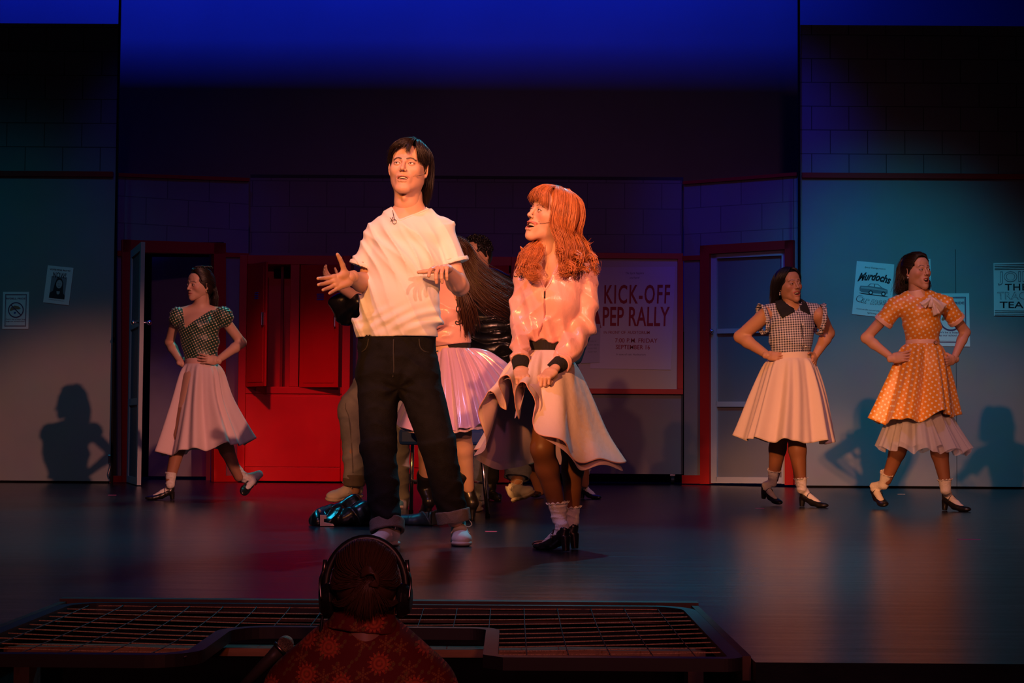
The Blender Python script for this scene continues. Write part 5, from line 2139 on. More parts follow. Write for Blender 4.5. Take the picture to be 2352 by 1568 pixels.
# near-side sheet (image right of the face), then down the back to the shoulder
hang(b, [lg((0.0, -0.02, T), (0.045, -0.045, 0.105), (0.072, -0.05, 0.060), (0.080, -0.045, 0.0), (0.084, -0.030, -0.05)),
         lg((0.0, 0.0, T), (0.06, -0.01, 0.105), (0.088, -0.01, 0.050), (0.092, 0.0, -0.02)),
         lg((0.0, 0.02, T), (0.06, 0.045, 0.105), (0.092, 0.05, 0.040), (0.098, 0.06, -0.04))],
     [[q(1285, 560, -0.09), q(1290, 600, -0.13), q(1295, 632, -0.13)],
      [q(1300, 545, -0.05), q(1310, 590, -0.10), q(1300, 628, -0.13), q(1284, 622, -0.14)],
      [q(1322, 540, 0.0), q(1338, 580, -0.05), q(1322, 615, -0.11), q(1306, 608, -0.13)]], 190, 0.0048, 12, jit=0.006, wave=0.004, wf=1.4)
hang(b, [lg((0.0, 0.03, T), (0.05, 0.08, 0.100), (0.075, 0.105, 0.040), (0.070, 0.115, -0.04)),
         lg((0.0, 0.04, T), (0.02, 0.10, 0.100), (0.03, 0.125, 0.040), (0.02, 0.125, -0.04)),
         lg((0.0, 0.04, T), (-0.02, 0.10, 0.095), (-0.04, 0.115, 0.040), (-0.05, 0.105, -0.04))],
     [[q(1340, 560, 0.05), q(1352, 600, 0.02), q(1366, 622, -0.02), q(1362, 600, -0.04)],
      [q(1335, 560, 0.12), q(1348, 610, 0.12), q(1370, 640, 0.10)],
      [q(1310, 560, 0.14), q(1300, 610, 0.14), q(1280, 640, 0.12)]], 200, 0.0052, 13, jit=0.008, wave=0.004, wf=1.2)
# far side falling over the other shoulder with curls
hang(b, [lg((0.0, 0.0, T), (-0.05, 0.02, 0.105), (-0.084, 0.03, 0.04), (-0.086, 0.04, -0.05)),
         lg((0.0, 0.02, T), (-0.05, 0.05, 0.100), (-0.080, 0.06, 0.03), (-0.080, 0.06, -0.06))],
     [[q(1240, 556, 0.0), q(1214, 580, -0.05), q(1204, 610, -0.11), q(1212, 634, -0.15), q(1236, 640, -0.16), q(1248, 622, -0.16)],
      [q(1246, 560, 0.0), q(1236, 590, -0.08), q(1222, 606, -0.13), q(1214, 622, -0.15), q(1222, 634, -0.16)]], 150, 0.0044, 14, jit=0.006, wave=0.004, wf=1.5)
hang(b, [lg((0.0, 0.0, T), (-0.05, 0.02, 0.105), (-0.084, 0.03, 0.04), (-0.086, 0.04, -0.05))],
     [[q(1240, 556, 0.0), q(1206, 585, -0.02), q(1198, 612, -0.06), q(1193, 628, -0.08)]], 25, 0.004, 15, jit=0.008, wave=0.004)
# big curls
for cx, cy, rx, ry, n_, sd in ((1229, 622, 21, 18, 120, 1), (1301, 616, 18, 17, 110, 2), (1322, 596, 15, 16, 60, 3), (1210, 616, 13, 15, 50, 4), (1356, 600, 13, 18, 55, 5), (1284, 590, 11, 24, 50, 6), (1340, 622, 14, 12, 40, 7)):
    rnd = random.Random(sd)
    lf = cx < 1240
    for k in range(n_):
        a0 = rnd.uniform(-0.9, 0.5) + (PI if lf else 0.2)
        s_ = rnd.uniform(0.45, 1.15)
        ox, oy = rnd.gauss(0, 2.4), rnd.gauss(0, 2.8)
        dz = rnd.uniform(-0.035, 0.02) - 0.135
        arc_ = rnd.uniform(1.5, 3.3)
        ph = rnd.uniform(0, 6)
        pts = []
        for i in range(13):
            a = a0 + (1 if lf else -1) * i / 12 * arc_
            kk = s_ * (1 - 0.03 * i) * (1 + 0.05 * math.sin(ph + i))
            pts.append(q(cx + ox + rx * kk * math.cos(a), cy + oy + ry * kk * math.sin(a), dz + 0.0035 * i))
        b.tube(pts, [0.0021 * (1 - 0.8 * (i / 12) ** 2) for i in range(13)], 4, flat=0.55)
# stray flicked ends
for k, (x0, y0, x1, y1, o) in enumerate(((1330, 560, 1352, 562, 0.05), (1328, 552, 1356, 556, 0.06), (1335, 570, 1362, 574, 0.04), (1200, 620, 1183, 624, -0.08), (1205, 580, 1192, 590, 0.0), (1345, 600, 1368, 640, 0.0), (1348, 610, 1368, 655, 0.0))):
    for j in range(9):
        g1, g2, g3, g4 = (rnd.gauss(0, 3) for _ in range(4))
        b.tube(catmull([q(x0 - 10, y0 - 14, o - 0.02), q(x0 + g1, y0 + g2, o), q((x0 + x1) / 2 + g3, (y0 + y1) / 2 + 4 + g4, o), q(x1 + g3, y1 + g2 * 1.5 + 2, o)], 9), [0.002, 0.002, 0.002, 0.0018, 0.0016, 0.0013, 0.001, 0.0008, 0.0004], 4)
cap = hair_cap(RB, HB, 0.003, cap_parts(1.04, 0.012), FACE_CUT, 1.02)
merge_hair('hair', b, cap, red_hair, B_.t)

# satin jacket
pink_satin = mat('pink_satin', (0.80, 0.42, 0.38), 0.30, spec=0.7, sheen=0.2, aniso=0.3, bump=0.45, bscale=24, stretch=(1, 1, 0.5))
f = Field(0.0045)
B_.chain(f, [(1274, 610, 0.03, 0.110, 0.080), (1270, 645, 0.0, 0.134, 0.098), (1264, 695, -0.01, 0.125, 0.112), (1253, 742, -0.01, 0.108, 0.104)], k=0.03)
B_.chain(f, [(1254, 740, -0.01, 0.112, 0.106), (1251, 784, -0.01, 0.094, 0.086)], k=0.02, cap=True)
f.cone(B_.q(1212, 622, 0.03), B_.q(1340, 620, 0.03), 0.046, 0.048, 0.04)
B_.limb(f, [(1206, 630, 0.03, 0.048), (1197, 700, 0.0, 0.044), (1197, 750, -0.03, 0.046), (1195, 790, -0.13, 0.044), (1195, 812, -0.18, 0.038)], 0.02)
B_.limb(f, [(1345, 630, 0.03, 0.056), (1344, 690, 0.03, 0.058), (1334, 752, 0.02, 0.058), (1308, 800, -0.09, 0.054), (1293, 824, -0.14, 0.043)], 0.02)
f.disp(folds(0.0085, [((0.45, 0.2, 0.86), 74, (1, 0, -0.4), 9, 0.9, 0.4), ((-0.62, 0.3, 0.75), 96, (0.9, 0, 0.3), 11, 0.8, 1.7), ((0.94, 0, 0.30), 88, (0.3, 0, -0.9), 7, 0.8, 2.6)]))
wz = B_.q(1252, 765).z
f.disp(lambda X, Y, Z: np.exp(-((Z - wz) / 0.06) ** 2) * 0.008 * np.sin(X * 90 + 30 * Z))
vt, vl, vr = B_.q(1251, 668), B_.q(1224, 600), B_.q(1289, 588)
dl, dr_ = vl - vt, vr - vt
f.wedge([(vt, (-dl.z, 0, dl.x)), (vt, (dr_.z, 0, -dr_.x)), (B_.q(1274, 600, 0.04), (0, 1, 0))])
f.cone(B_.q(1276, 570, 0.03), B_.q(1273, 606, 0.03), 0.062, 0.058, 0.004, 's')
jk = field_obj('satin_jacket', f, pink_satin, B_.t, 2)
rib = mat('black_rib_knit', (0.012, 0.010, 0.010), 0.9, bump=0.6, bscale=120, stretch=(3, 3, 0.1))
g = Field(0.004)
B_.chain(g, [(1251, 782, -0.01, 0.088, 0.078), (1252, 808, -0.01, 0.086, 0.077)], cap=True, k=0)
field_obj('waistband', g, rib, jk)
for pts, ra in ((((1195, 825, -0.205), (1196, 848, -0.245)), 0.036), (((1290, 832, -0.155), (1268, 850, -0.20)), 0.036)):
    g = Field(0.003)
    a0, a1 = B_.q(*pts[0]), B_.q(*pts[1])
    g.fc(a0, a1, (1, 0, 0), (ra + 0.002, ra), (ra - 0.004, ra - 0.006), 0.0, cap=True)
    field_obj('cuff', g, rib, jk)
    c = a0
    g = Field(0.003)
    ax2 = (a1 - a0).normalized()
    g.fc(a0 - ax2 * 0.02, a0 + ax2 * 0.006, (1, 0, 0), (ra + 0.006, ra + 0.006), (ra + 0.008, ra + 0.007), 0.0, cap=True)
    g.disp(folds(0.004, [((1, 0, 0.2), 120, (0, 0, 1), 30, 1, 0), ((0.3, 1, 0.3), 90, (1, 0, 0), 30, 1, 1)]))
    field_obj('sleeve_gather', g, pink_satin, jk)
b = MB()
zp = project(jk, [B_.q(*p) for p in ((1251, 672), (1249, 700), (1250, 728), (1244, 750), (1236, 768), (1238, 782))], lift=0.001)
b.tube(catmull([tuple(p) for p in zp], 24), 0.0034, 6)
b.build('zip', mat('pink_zip_tape', (0.5, 0.2, 0.2), 0.4), jk, True)
zp = project(jk, [B_.q(1250, 674), B_.q(1249.5, 690)], lift=0.004)
b = MB()
b.tube(zp, 0.003, 6)
b.build('zip_pull', black_metal, jk, True)
b = MB()
for sgn, ps in ((1, ((1224, 602), (1230, 625), (1242, 650), (1251, 670))), (1, ((1290, 592), (1280, 615), (1266, 645), (1251, 670)))):
    pr = project(jk, [B_.q(*p) for p in ps], lift=0.001)
    b.tube(catmull([tuple(p) for p in pr], 20), 0.0045, 6, flat=0.6)
b.build('neck_edge', pink_satin, jk, True)
# embroidered name on the chest, partly under the hair
me = text_fit('Sandy', 0.032, 0.115, shear=0.35, offset=-0.004)
c = B_.q(1210, 640)
pts = [c + Vector((v.co.x, -0.3, v.co.y - v.co.x * 0.12)) for v in me.vertices]
pr = project(jk, pts, lift=0.0025)
me.vertices.foreach_set('co', np.array([tuple(p) for p in pr]).ravel())
link_mesh('embroidery', me, mat('dark_thread', (0.03, 0.02, 0.02), 0.8), jk)

# skirt: hem runs round the angle list, 0 = image right, then away, left, and back along the front
skirt_m = mat('pale_pink_cotton', (0.76, 0.60, 0.58), 0.62, sheen=0.2, spec=0.35, bump=0.22, bscale=26)
tulle_m = mat('mauve_tulle', (0.72, 0.50, 0.58), 0.6, alpha=0.75, sheen=0.3)
N = 24
HEM = [(1428, 1066, 0.0), (1410, 1050, 0.22), (1375, 1050, 0.38), (1330, 1046, 0.50), (1280, 1046, 0.55), (1225, 1050, 0.52), (1175, 1058, 0.42),
       (1130, 1058, 0.30), (1090, 1033, 0.16), (1113, 1010, 0.02), (1104, 945, -0.06), (1128, 900, -0.10), (1156, 940, -0.04), (1150, 890, -0.20),
       (1166, 864, -0.24), (1182, 905, -0.20), (1183, 960, -0.24), (1192, 895, -0.33), (1212, 884, -0.38), (1234, 935, -0.36), (1232, 993, -0.40),
       (1292, 1019, -0.38), (1332, 1060, -0.30), (1380, 1052, -0.20)]


def b_rows(hem, wr=(0.088, 0.078), lower=0.0, spread=1.0):
    H = np.array([tuple(B_.q(*h)) for h in hem])
    n = len(H)
    ang = []
    base = [0, 18, 38, 60, 84, 108, 130, 148, 165, 180, 192, 201, 209, 216, 223, 230, 236, 243, 250, 258, 272, 300, 325, 344]
    Wc = V3(B_.q(1254, 806, -0.01))
    Wr = np.array([Wc + V3((wr[0] * math.cos(R(a)), wr[1] * math.sin(R(a)), 0)) for a in base])
    Sm = H.copy()
    for _ in range(5):
        Sm = 0.5 * Sm + 0.25 * (np.roll(Sm, 1, 0) + np.roll(Sm, -1, 0))
    rows = [Wr]
    for t, mix in ((0.22, 0.0), (0.5, 0.15), (0.8, 0.62), (1.0, 1.0)):
        T_ = Sm * (1 - mix) + H * mix
        r = Wr + (T_ - Wr) * t
        r[:, 2] += 0.035 * math.sin(PI * min(t, 1)) * 1.0
        if t in (0.22, 0.5):
            r[:, :2] += (T_[:, :2] - Wr[:, :2]) * 0.10
        rows.append(r)
    for r in rows[1:]:
        r[:, 2] -= lower
    return rows


sk, P = drape('skirt', b_rows(HEM), skirt_m, B_.t, nu=420, nv=70, pleats=((7, 1.0, 0.3, 1.0), (13, 0.5, 1.2, -0.8), (22, 0.25, 0.1, 0.5)), amp=0.012, power=1.0, thick=0.004)
H2 = [(x + (6 if x < 1240 and o < 0 else 0), y + (2 if y < 1000 else 16), o * 0.93) for x, y, o in HEM]
drape('underskirt', b_rows(H2, (0.082, 0.072)), tulle_m, B_.t, nu=360, nv=60, pleats=((9, 1.0, 1.3, 1.0), (17, 0.5, 0.2, -0.8)), amp=0.010, power=1.0, thick=0.0)
b = MB()
b.tube([Vector(tuple(p)) for p in P[-1][::2]] + [Vector(tuple(P[-1][0]))], 0.0024, 5, cap=False)
b.build('hem_stitching', mat('coral_thread', (0.75, 0.36, 0.30), 0.7), sk, True)

h1, t1 = shoe_pts(1308, 7.50, 1228, 7.66)
heel_shoe(B_.t, h1, t1, sc=fit(h1, t1)[1], hh=0.062, ankle=B_.q(1284, 1190, -0.01), sock_top=B_.q(1281, 1156, -0.01), sock_r=0.044)
h1, t1 = shoe_pts(1331, 7.66, 1224, 7.76)
heel_shoe(B_.t, h1, t1, sc=fit(h1, t1)[1], hh=0.062, ankle=B_.q(1313, 1196, 0.12), sock_top=B_.q(1311, 1166, 0.12), sock_r=0.042)


def full_skirt(F, name, m, wc, wr, mid, midr, hc, hr, tilt=0.0, pleats=(), amp=0.02, parent=None, nu=300, nv=44, zf=None, **kw):
    """round skirt: waist centre / radii, middle centre / radii, hem centre / radii (centres in pixels)"""
    rows = [ring(F.q(*wc), wr[0], wr[1]), ring(F.q(*mid), midr[0], midr[1], tilt=tilt * 0.5), ring(F.q(*hc), hr[0], hr[1], tilt=tilt, z=zf)]
    r1 = rows[0] * 0.72 + rows[1] * 0.28
    r1[:, 2] += 0.012
    c = r1.mean(axis=0)
    r1[:, :2] = c[:2] + (r1[:, :2] - c[:2]) * 1.06
    rows.insert(1, r1)
    return drape(name, rows, m, parent or F.t, nu=nu, nv=nv, pleats=pleats, amp=amp, **kw)


def planar_uv(ang=0.0, o=(0, 0)):
    c, s_ = math.cos(ang), math.sin(ang)

    def f(V):
        u = (V[:, 0] + 0.0 * V[:, 1]) * c + V[:, 2] * s_
        v = -V[:, 0] * s_ + V[:, 2] * c
        return np.stack([u, v], 1)
    return f


# ================================================================== girl in the green dotted top
C_ = Fig(12.5, (450, 1146), 'dark-haired girl in dark green dotted blouse and pale skirt, striding past the left doorway', SK_A)
HC = C_.q(459, 655)
RC = rot(-42, -2, 2)
w = make_head(C_.acc, C_.t, HC, RC, C_.skin, (0.02, 0.012, 0.01), mouth=0.0015, smile=-0.1, sc=0.98, h=0.0024, gaze=(-0.2, -0.1), eye=0.85, brow_up=0.8)
f = Field(0.007)
C_.chain(f, [(462, 680, 0.0, 0.044, 0.046), (460, 708, 0.02, 0.05, 0.05)])
C_.chain(f, [(458, 716, 0.03, 0.125, 0.060), (456, 745, 0.0, 0.128, 0.090), (462, 815, 0, 0.100, 0.085), (465, 860, 0, 0.13, 0.11)], k=0.03)
f.cone(C_.q(412, 717, 0.0), C_.q(505, 717, 0.02), 0.036, 0.038, 0.03)
arm(C_, f, (407, 722, -0.02), (389, 786, 0.12), (418, 836, 0.0), (0.038, 0.033, 0.035, 0.023))
arm(C_, f, (508, 725, 0.0), (555, 787, 0.08), (499, 828, -0.09), (0.040, 0.035, 0.036, 0.024))
leg(C_, f, (445, 870, -0.05), (415, 1000, -0.1), (391, 1100, -0.1), (0.08, 0.055, 0.052, 0.034))
leg(C_, f, (485, 870, 0.05), (508, 1005, 0.0), (548, 1095, 0.1), (0.08, 0.055, 0.052, 0.034))
hand(C_.acc, C_.q(498, 828, -0.095), (-0.95, -0.28, 0.12), (-0.1, -1, 0.15), -1, C_.skin, [(0.15, 0.3, 0.2), (0.2, 0.3, 0.2), (0.25, 0.35, 0.2), (0.3, 0.35, 0.2)],
     sc=0.86, h=0.0025, spread=0.14, thumb=(0.5, 0.45, -0.85))
hand(C_.acc, C_.q(416, 834, 0.0), (0.75, 0.55, -0.2), (-0.5, -0.7, 0.4), 1, C_.skin, [0.3, 0.35, 0.4, 0.45], sc=0.86, h=0.0025, thumb=(0.3, 0.9, 0.1))
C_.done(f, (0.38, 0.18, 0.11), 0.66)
ear_ring(w, C_.t, 1, 0.008)
b = MB()
T = 0.122
locks(b, [lg((0.0, -0.060, 0.108), (0.03, -0.045, 0.125), (0.05, 0.02, 0.118), (0.04, 0.08, 0.085), (0.02, 0.115, 0.05)),
          lg((0.03, -0.068, 0.095), (0.055, -0.045, 0.105), (0.075, 0.01, 0.085), (0.065, 0.07, 0.05), (0.02, 0.115, 0.02)),
          lg((0.055, -0.055, 0.070), (0.078, -0.02, 0.060), (0.088, 0.02, 0.03), (0.072, 0.075, 0.0), (0.03, 0.115, 0.0)),
          lg((0.070, -0.040, 0.028), (0.083, -0.01, 0.022), (0.086, 0.025, 0.01), (0.074, 0.07, -0.02), (0.04, 0.105, -0.03))], 120, 0.005, 21, 0.003)
locks(b, [lg((0.0, -0.060, 0.108), (-0.03, -0.045, 0.125), (-0.05, 0.02, 0.118), (-0.03, 0.08, 0.085), (0.0, 0.115, 0.05)),
          lg((-0.055, -0.055, 0.070), (-0.080, -0.02, 0.060), (-0.088, 0.02, 0.03), (-0.06, 0.075, 0.0), (0.0, 0.115, 0.0))], 60, 0.005, 22, 0.003)
locks(b, [lg((0.06, 0.05, 0.02), (0.075, 0.08, -0.04), (0.07, 0.09, -0.10), (0.06, 0.085, -0.16)),
          lg((0.02, 0.11, 0.03), (0.03, 0.13, -0.04), (0.035, 0.125, -0.12), (0.03, 0.11, -0.19)),
          lg((-0.04, 0.10, 0.02), (-0.06, 0.11, -0.04), (-0.07, 0.09, -0.11), (-0.06, 0.07, -0.17))], 120, 0.006, 23, 0.006, wave=0.004)
rnd = random.Random(5)
for k in range(16):
    c = w((0.004 + rnd.uniform(-0.035, 0.045), 0.0 + rnd.uniform(-0.05, 0.04), 0.126))
    b.tube(catmull([c, c + Vector((0.012, 0, 0.012)), c + Vector((0.03, 0.01, 0.012)), c + Vector((0.04, 0.01, -0.002))], 8), 0.0035, 5)
cap = hair_cap(RC, HC, 0.004, cap_parts(1.0, 0.01), FACE_CUT, 0.98)
merge_hair('hair', b, cap, dark_hair, C_.t)
green_m = dots_mat('green_dotted_cloth', (0.010, 0.055, 0.028), (0.62, 0.50, 0.32), 0.026, 0.0047, rough=0.45, spec=0.6, angle=0.3)
f = Field(0.005)
C_.chain(f, [(457, 722, 0.02, 0.128, 0.085), (455, 752, -0.01, 0.142, 0.115), (460, 785, 0.0, 0.132, 0.108), (462, 826, 0, 0.114, 0.098)], k=0.02)
f.ell(C_.q(408, 728, -0.01), (0.064, 0.068, 0.072), 0.025)
f.ell(C_.q(512, 728, 0.0), (0.076, 0.074, 0.078), 0.025)
f.disp(folds(0.0045, [((0.9, 0, 0.3), 70, (0, 0, 1), 20, 1, 0.4), ((0.4, 0, 0.9), 60, (1, 0, 0), 20, 1, 1.7)]))
for c in (C_.q(408, 727, -0.03), C_.q(515, 725, -0.03)):
    f.disp(pointfolds(c + Vector((0, 0, 0.03)), 10, 0.006, 0.12, (0, 0, -1), 0.5))
f.plane(C_.q(462, 825), (0, 0, -1))
vt, vl, vr = C_.q(431, 756), C_.q(419, 700), C_.q(496, 704)
dl, dr_ = vl - vt, vr - vt
f.wedge([(vt, (-dl.z, 0, dl.x)), (vt, (dr_.z, 0, -dr_.x)), (C_.q(460, 700, 0.07), (0, 1, 0))])
f.plane(C_.q(400, 744), (-0.25, 0.0, -1)) if False else None
field_obj('blouse', f, green_m, C_.t, 2, uv=planar_uv(0.0))
band = mat('peach_waistband', (0.72, 0.42, 0.36), 0.7)
g = Field(0.004)
C_.chain(g, [(462, 822, 0, 0.116, 0.100), (463, 840, 0, 0.118, 0.102)], cap=True, k=0)
field_obj('waistband', g, band, C_.t)
pinkw = mat('pale_rose_cotton', (0.74, 0.56, 0.55), 0.75, sheen=0.2, bump=0.15, bscale=18)
full_skirt(C_, 'skirt', pinkw, (463, 836, 0), (0.118, 0.102), (463, 930, 0), (0.20, 0.18), (470, 1030, 0), (0.315, 0.28), tilt=0.045,
           pleats=((7, 1.0, 0.6, 1.0), (12, 0.7, 2.2, -0.6), (19, 0.4, 0.4, 0.3)), amp=0.031, hemz=0.006)
h1, t1 = shoe_pts(402, 12.45, 333, 12.40)
heel_shoe(C_.t, h1, t1, sc=fit(h1, t1)[1], h=0.003, hh=0.055, ankle=C_.q(391, 1112, -0.1), sock_top=C_.q(393, 1084, -0.1), sock_r=0.042, frill=False)
h1, t1 = (gx(576, 12.7), 12.75, 0.14), (gx(545, 12.5), 12.5, 0.005)
heel_shoe(C_.t, h1, t1, up=(0.7, 0.3, 0.8), sc=0.98, h=0.003, hh=0.055, ankle=C_.q(562, 1098, 0.15), sock_top=C_.q(537, 1072, 0.08), sock_r=0.042, frill=False)

# ================================================================== girl in the gingham blouse
D_ = Fig(12.1, (1810, 1160), 'girl in sleeveless gingham blouse with black collar and cream skirt, hands on hips', SK_D)
HD = D_.q(1812, 655)
RD = rot(24, 4, -6)
w = make_head(D_.acc, D_.t, HD, RD, D_.skin, (0.012, 0.008, 0.007), mouth=0.016, smile=0.55, sc=1.0, h=0.0024, gaze=(0.1, -0.1), eye=0.6, lip=(0.45, 0.06, 0.06), brow_up=1)
f = Field(0.007)
D_.chain(f, [(1815, 680, 0.0, 0.050, 0.050), (1817, 712, 0.02, 0.056, 0.055)])
D_.chain(f, [(1817, 718, 0.03, 0.14, 0.06), (1817, 750, 0, 0.135, 0.10), (1816, 810, 0, 0.12, 0.095), (1818, 850, 0, 0.15, 0.12)], k=0.03)
f.cone(D_.q(1765, 716, 0.02), D_.q(1872, 714, 0.02), 0.045, 0.045, 0.03)
arm(D_, f, (1760, 722, 0.0), (1700, 773, 0.10), (1765, 817, -0.08), (0.055, 0.044, 0.044, 0.027))
arm(D_, f, (1880, 722, 0.0), (1903, 765, 0.10), (1873, 816, 0.0), (0.055, 0.043, 0.042, 0.027))
leg(D_, f, (1795, 870, 0.05), (1791, 1000, 0.1), (1777, 1098, 0.2), (0.09, 0.060, 0.060, 0.036))
leg(D_, f, (1835, 870, -0.05), (1829, 1000, -0.1), (1840, 1112, -0.1), (0.09, 0.060, 0.060, 0.036))
red_nail = (0.30, 0.01, 0.02)
hand(D_.acc, D_.q(1763, 816, -0.085), (0.98, -0.1, -0.10), (0.0, -1, 0.25), 1, D_.skin, [(0.1, 0.2, 0.2)] * 4, sc=0.88, h=0.0025, spread=0.10, thumb=(0.6, 0.35, -0.8), tcol=red_nail)
hand(D_.acc, D_.q(1873, 815, 0.0), (-0.25, -0.55, -0.75), (0.8, -0.55, 0.1), -1, D_.skin, [0.3, 0.35, 0.4, 0.4], sc=0.88, h=0.0025, thumb=(0.3, 0.85, 0.0))
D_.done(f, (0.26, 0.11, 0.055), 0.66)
for sx in (-1, 1):
    b = MB()
    c = w((sx * 0.078, 0.006, -0.046))
    b.sphere(c, 0.004)
    b.sphere(c + Vector((0, 0, -0.012)), 0.005, sc=(0.8, 0.8, 1.6))
    b.build('earring', mat('pearl', (0.7, 0.7, 0.68), 0.2), D_.t, True)
b = MB()
locks(b, [lg((0.0, -0.05, 0.118), (-0.03, -0.07, 0.10), (-0.062, -0.055, 0.055), (-0.078, -0.01, 0.01), (-0.085, 0.04, -0.06), (-0.08, 0.06, -0.15)),
          lg((0.0, 0.0, 0.128), (-0.05, -0.01, 0.11), (-0.086, 0.0, 0.05), (-0.093, 0.03, -0.02), (-0.098, 0.06, -0.09), (-0.10, 0.08, -0.18)),
          lg((0.0, 0.03, 0.126), (-0.05, 0.06, 0.10), (-0.08, 0.09, 0.03), (-0.085, 0.10, -0.05), (-0.09, 0.10, -0.12), (-0.085, 0.10, -0.2)),
          lg((0.0, 0.04, 0.122), (0.0, 0.10, 0.09), (0.0, 0.13, 0.02), (0.0, 0.13, -0.06), (0.0, 0.12, -0.13), (0.0, 0.11, -0.2))], 170, 0.006, 31, 0.005)
locks(b, [lg((0.0, -0.05, 0.118), (0.03, -0.07, 0.10), (0.062, -0.055, 0.055), (0.078, -0.01, 0.01), (0.075, 0.04, -0.06), (0.06, 0.06, -0.14)),
          lg((0.0, 0.0, 0.128), (0.05, -0.01, 0.11), (0.086, 0.0, 0.05), (0.090, 0.03, -0.02), (0.08, 0.06, -0.09), (0.07, 0.08, -0.18)),
          lg((0.0, 0.04, 0.122), (0.0, 0.10, 0.09), (0.0, 0.13, 0.02), (0.0, 0.13, -0.06), (0.0, 0.12, -0.13), (0.0, 0.11, -0.2))], 130, 0.006, 32, 0.005)
cap = hair_cap(RD, HD, 0.004, cap_parts(1.02, 0.01), FACE_CUT, 1.0)
merge_hair('hair', b, cap, black_hair, D_.t)
ging = gingham_mat('gingham_cloth', (0.035, 0.035, 0.07), (0.60, 0.60, 0.70), 0.0165)
f = Field(0.005)
D_.chain(f, [(1818, 715, 0.02, 0.140, 0.080), (1818, 745, -0.01, 0.155, 0.122), (1817, 775, -0.01, 0.150, 0.120), (1815, 812, 0, 0.134, 0.110)], k=0.02)
f.cone(D_.q(1766, 716, 0.02), D_.q(1870, 714, 0.02), 0.058, 0.058, 0.03)
f.disp(folds(0.0045, [((0.5, 0, 0.85), 60, (1, 0, 0), 20, 1, 0.4), ((-0.5, 0, 0.8), 70, (1, 0, 0), 20, 1, 1.7)]))
f.plane(D_.q(1816, 811), (0, 0, -1))
vt, vl, vr = D_.q(1826, 717), D_.q(1798, 690), D_.q(1845, 686)
dl, dr_ = vl - vt, vr - vt
f.wedge([(vt, (-dl.z, 0, dl.x)), (vt, (dr_.z, 0, -dr_.x)), (D_.q(1817, 700, 0.05), (0, 1, 0))])
bl = field_obj('blouse', f, ging, D_.t, 2, uv=planar_uv(0.06))
# frilled armholes
for cx, cy, s_, rx in ((1756, 733, -1, 0.030), (1880, 733, 1, 0.022)):
    b = MB()
    n = 60
    vs = []
    c = D_.q(cx, cy, 0.0)
    for k in range(n):
        a = 2 * PI * k / n
        p = c + Vector((rx * math.cos(a) * 0.7 * 1 + s_ * -0.004 + s_ * 0.014 * math.sin(a), -0.085 * math.cos(a), 0.098 * math.sin(a)))
        e = Vector((s_ * 0.030, -0.004 * math.cos(a), 0.012 * math.sin(a)))
        wv = 0.010 * math.sin(13 * a)
        vs += [p, p + e + Vector((0, -wv * math.sin(a), wv * math.cos(a))) + Vector((0.004 * math.cos(17 * a), 0, 0))]
    b.add(vs, [(2 * k, (2 * k + 2) % (2 * n), (2 * k + 3) % (2 * n), 2 * k + 1) for k in range(n)])
    me = b.mesh('armhole_frill')
    uvl = me.uv_layers.new(name='UVMap')
    for lp in me.loops:
        v = me.vertices[lp.vertex_index].co
        uvl.data[lp.index].uv = (v.x + v.y, v.z)
    o = link_mesh('armhole_frill', me, ging, bl, True)
    md = o.modifiers.new('thickness', 'SOLIDIFY')
    md.thickness = 0.004
# black pointed collar
collar_m = mat('black_collar_cloth', (0.008, 0.008, 0.010), 0.85)
for outer, inner in (([(1780, 692), (1781, 706), (1785, 720), (1790, 733)], [(1797, 688), (1804, 699), (1815, 708), (1826, 714)]),
                     ([(1850, 692), (1853, 702), (1856, 713), (1858, 724)], [(1838, 684), (1835, 694), (1831, 703), (1829, 711)])):
    O2 = catmull([D_.q(x, y) for x, y in outer], 10)
    I2 = catmull([D_.q(x, y) for x, y in inner], 10)
    grid = [Vector(tuple(O2[a] * (1 - c / 6) + I2[a] * c / 6)) for a in range(10) for c in range(7)]
    pr = project(bl, grid, lift=0.007)
    b = MB()
    b.add(pr, [(a * 7 + c, a * 7 + c + 1, a * 7 + c + 8, a * 7 + c + 7) for a in range(9) for c in range(6)])
    o = b.build('collar', collar_m, bl, True)
    md = o.modifiers.new('thickness', 'SOLIDIFY')
    md.thickness = 0.005
b = MB()
for p in project(bl, [D_.q(1827, 727), D_.q(1837, 747), D_.q(1841, 772), D_.q(1845, 797)], lift=0.002):
    b.tube([p, p + Vector((0, -0.004, 0))], 0.005, 10)
b.build('button', mat('pearl', (0.7, 0.7, 0.68), 0.2), bl)
pl = project(bl, [D_.q(1826, 720), D_.q(1833, 745), D_.q(1836, 775), D_.q(1838, 808)], lift=0.001)
b = MB()
b.tube(catmull([tuple(p) for p in pl], 16), 0.0025, 5)
b.build('placket_seam', collar_m, bl, True)
cream = mat('cream_cotton', (0.76, 0.62, 0.54), 0.75, sheen=0.2, bump=0.15, bscale=18)
g = Field(0.004)
D_.chain(g, [(1815, 809, 0, 0.136, 0.112), (1816, 827, 0, 0.140, 0.115)], cap=True, k=0)
field_obj('waistband', g, cream, D_.t)
full_skirt(D_, 'skirt', cream, (1816, 823, 0), (0.140, 0.115), (1813, 905, 0), (0.235, 0.20), (1805, 1012, 0), (0.315, 0.29), tilt=-0.012,
           pleats=((8, 1.0, 1.1, 1.0), (13, 0.7, 0.2, -0.6), (21, 0.4, 0.4, 0.3)), amp=0.028, hemz=0.006)
h1, t1 = (gx(1750, 12.35), 12.35, 0.045), (gx(1798, 12.15), 12.15, 0.0)
heel_shoe(D_.t, h1, t1, up=(-0.15, 0, 1), sc=0.92, h=0.003, hh=0.058, ankle=D_.q(1774, 1108, 0.2), sock_top=D_.q(1778, 1080, 0.17), sock_r=0.043)
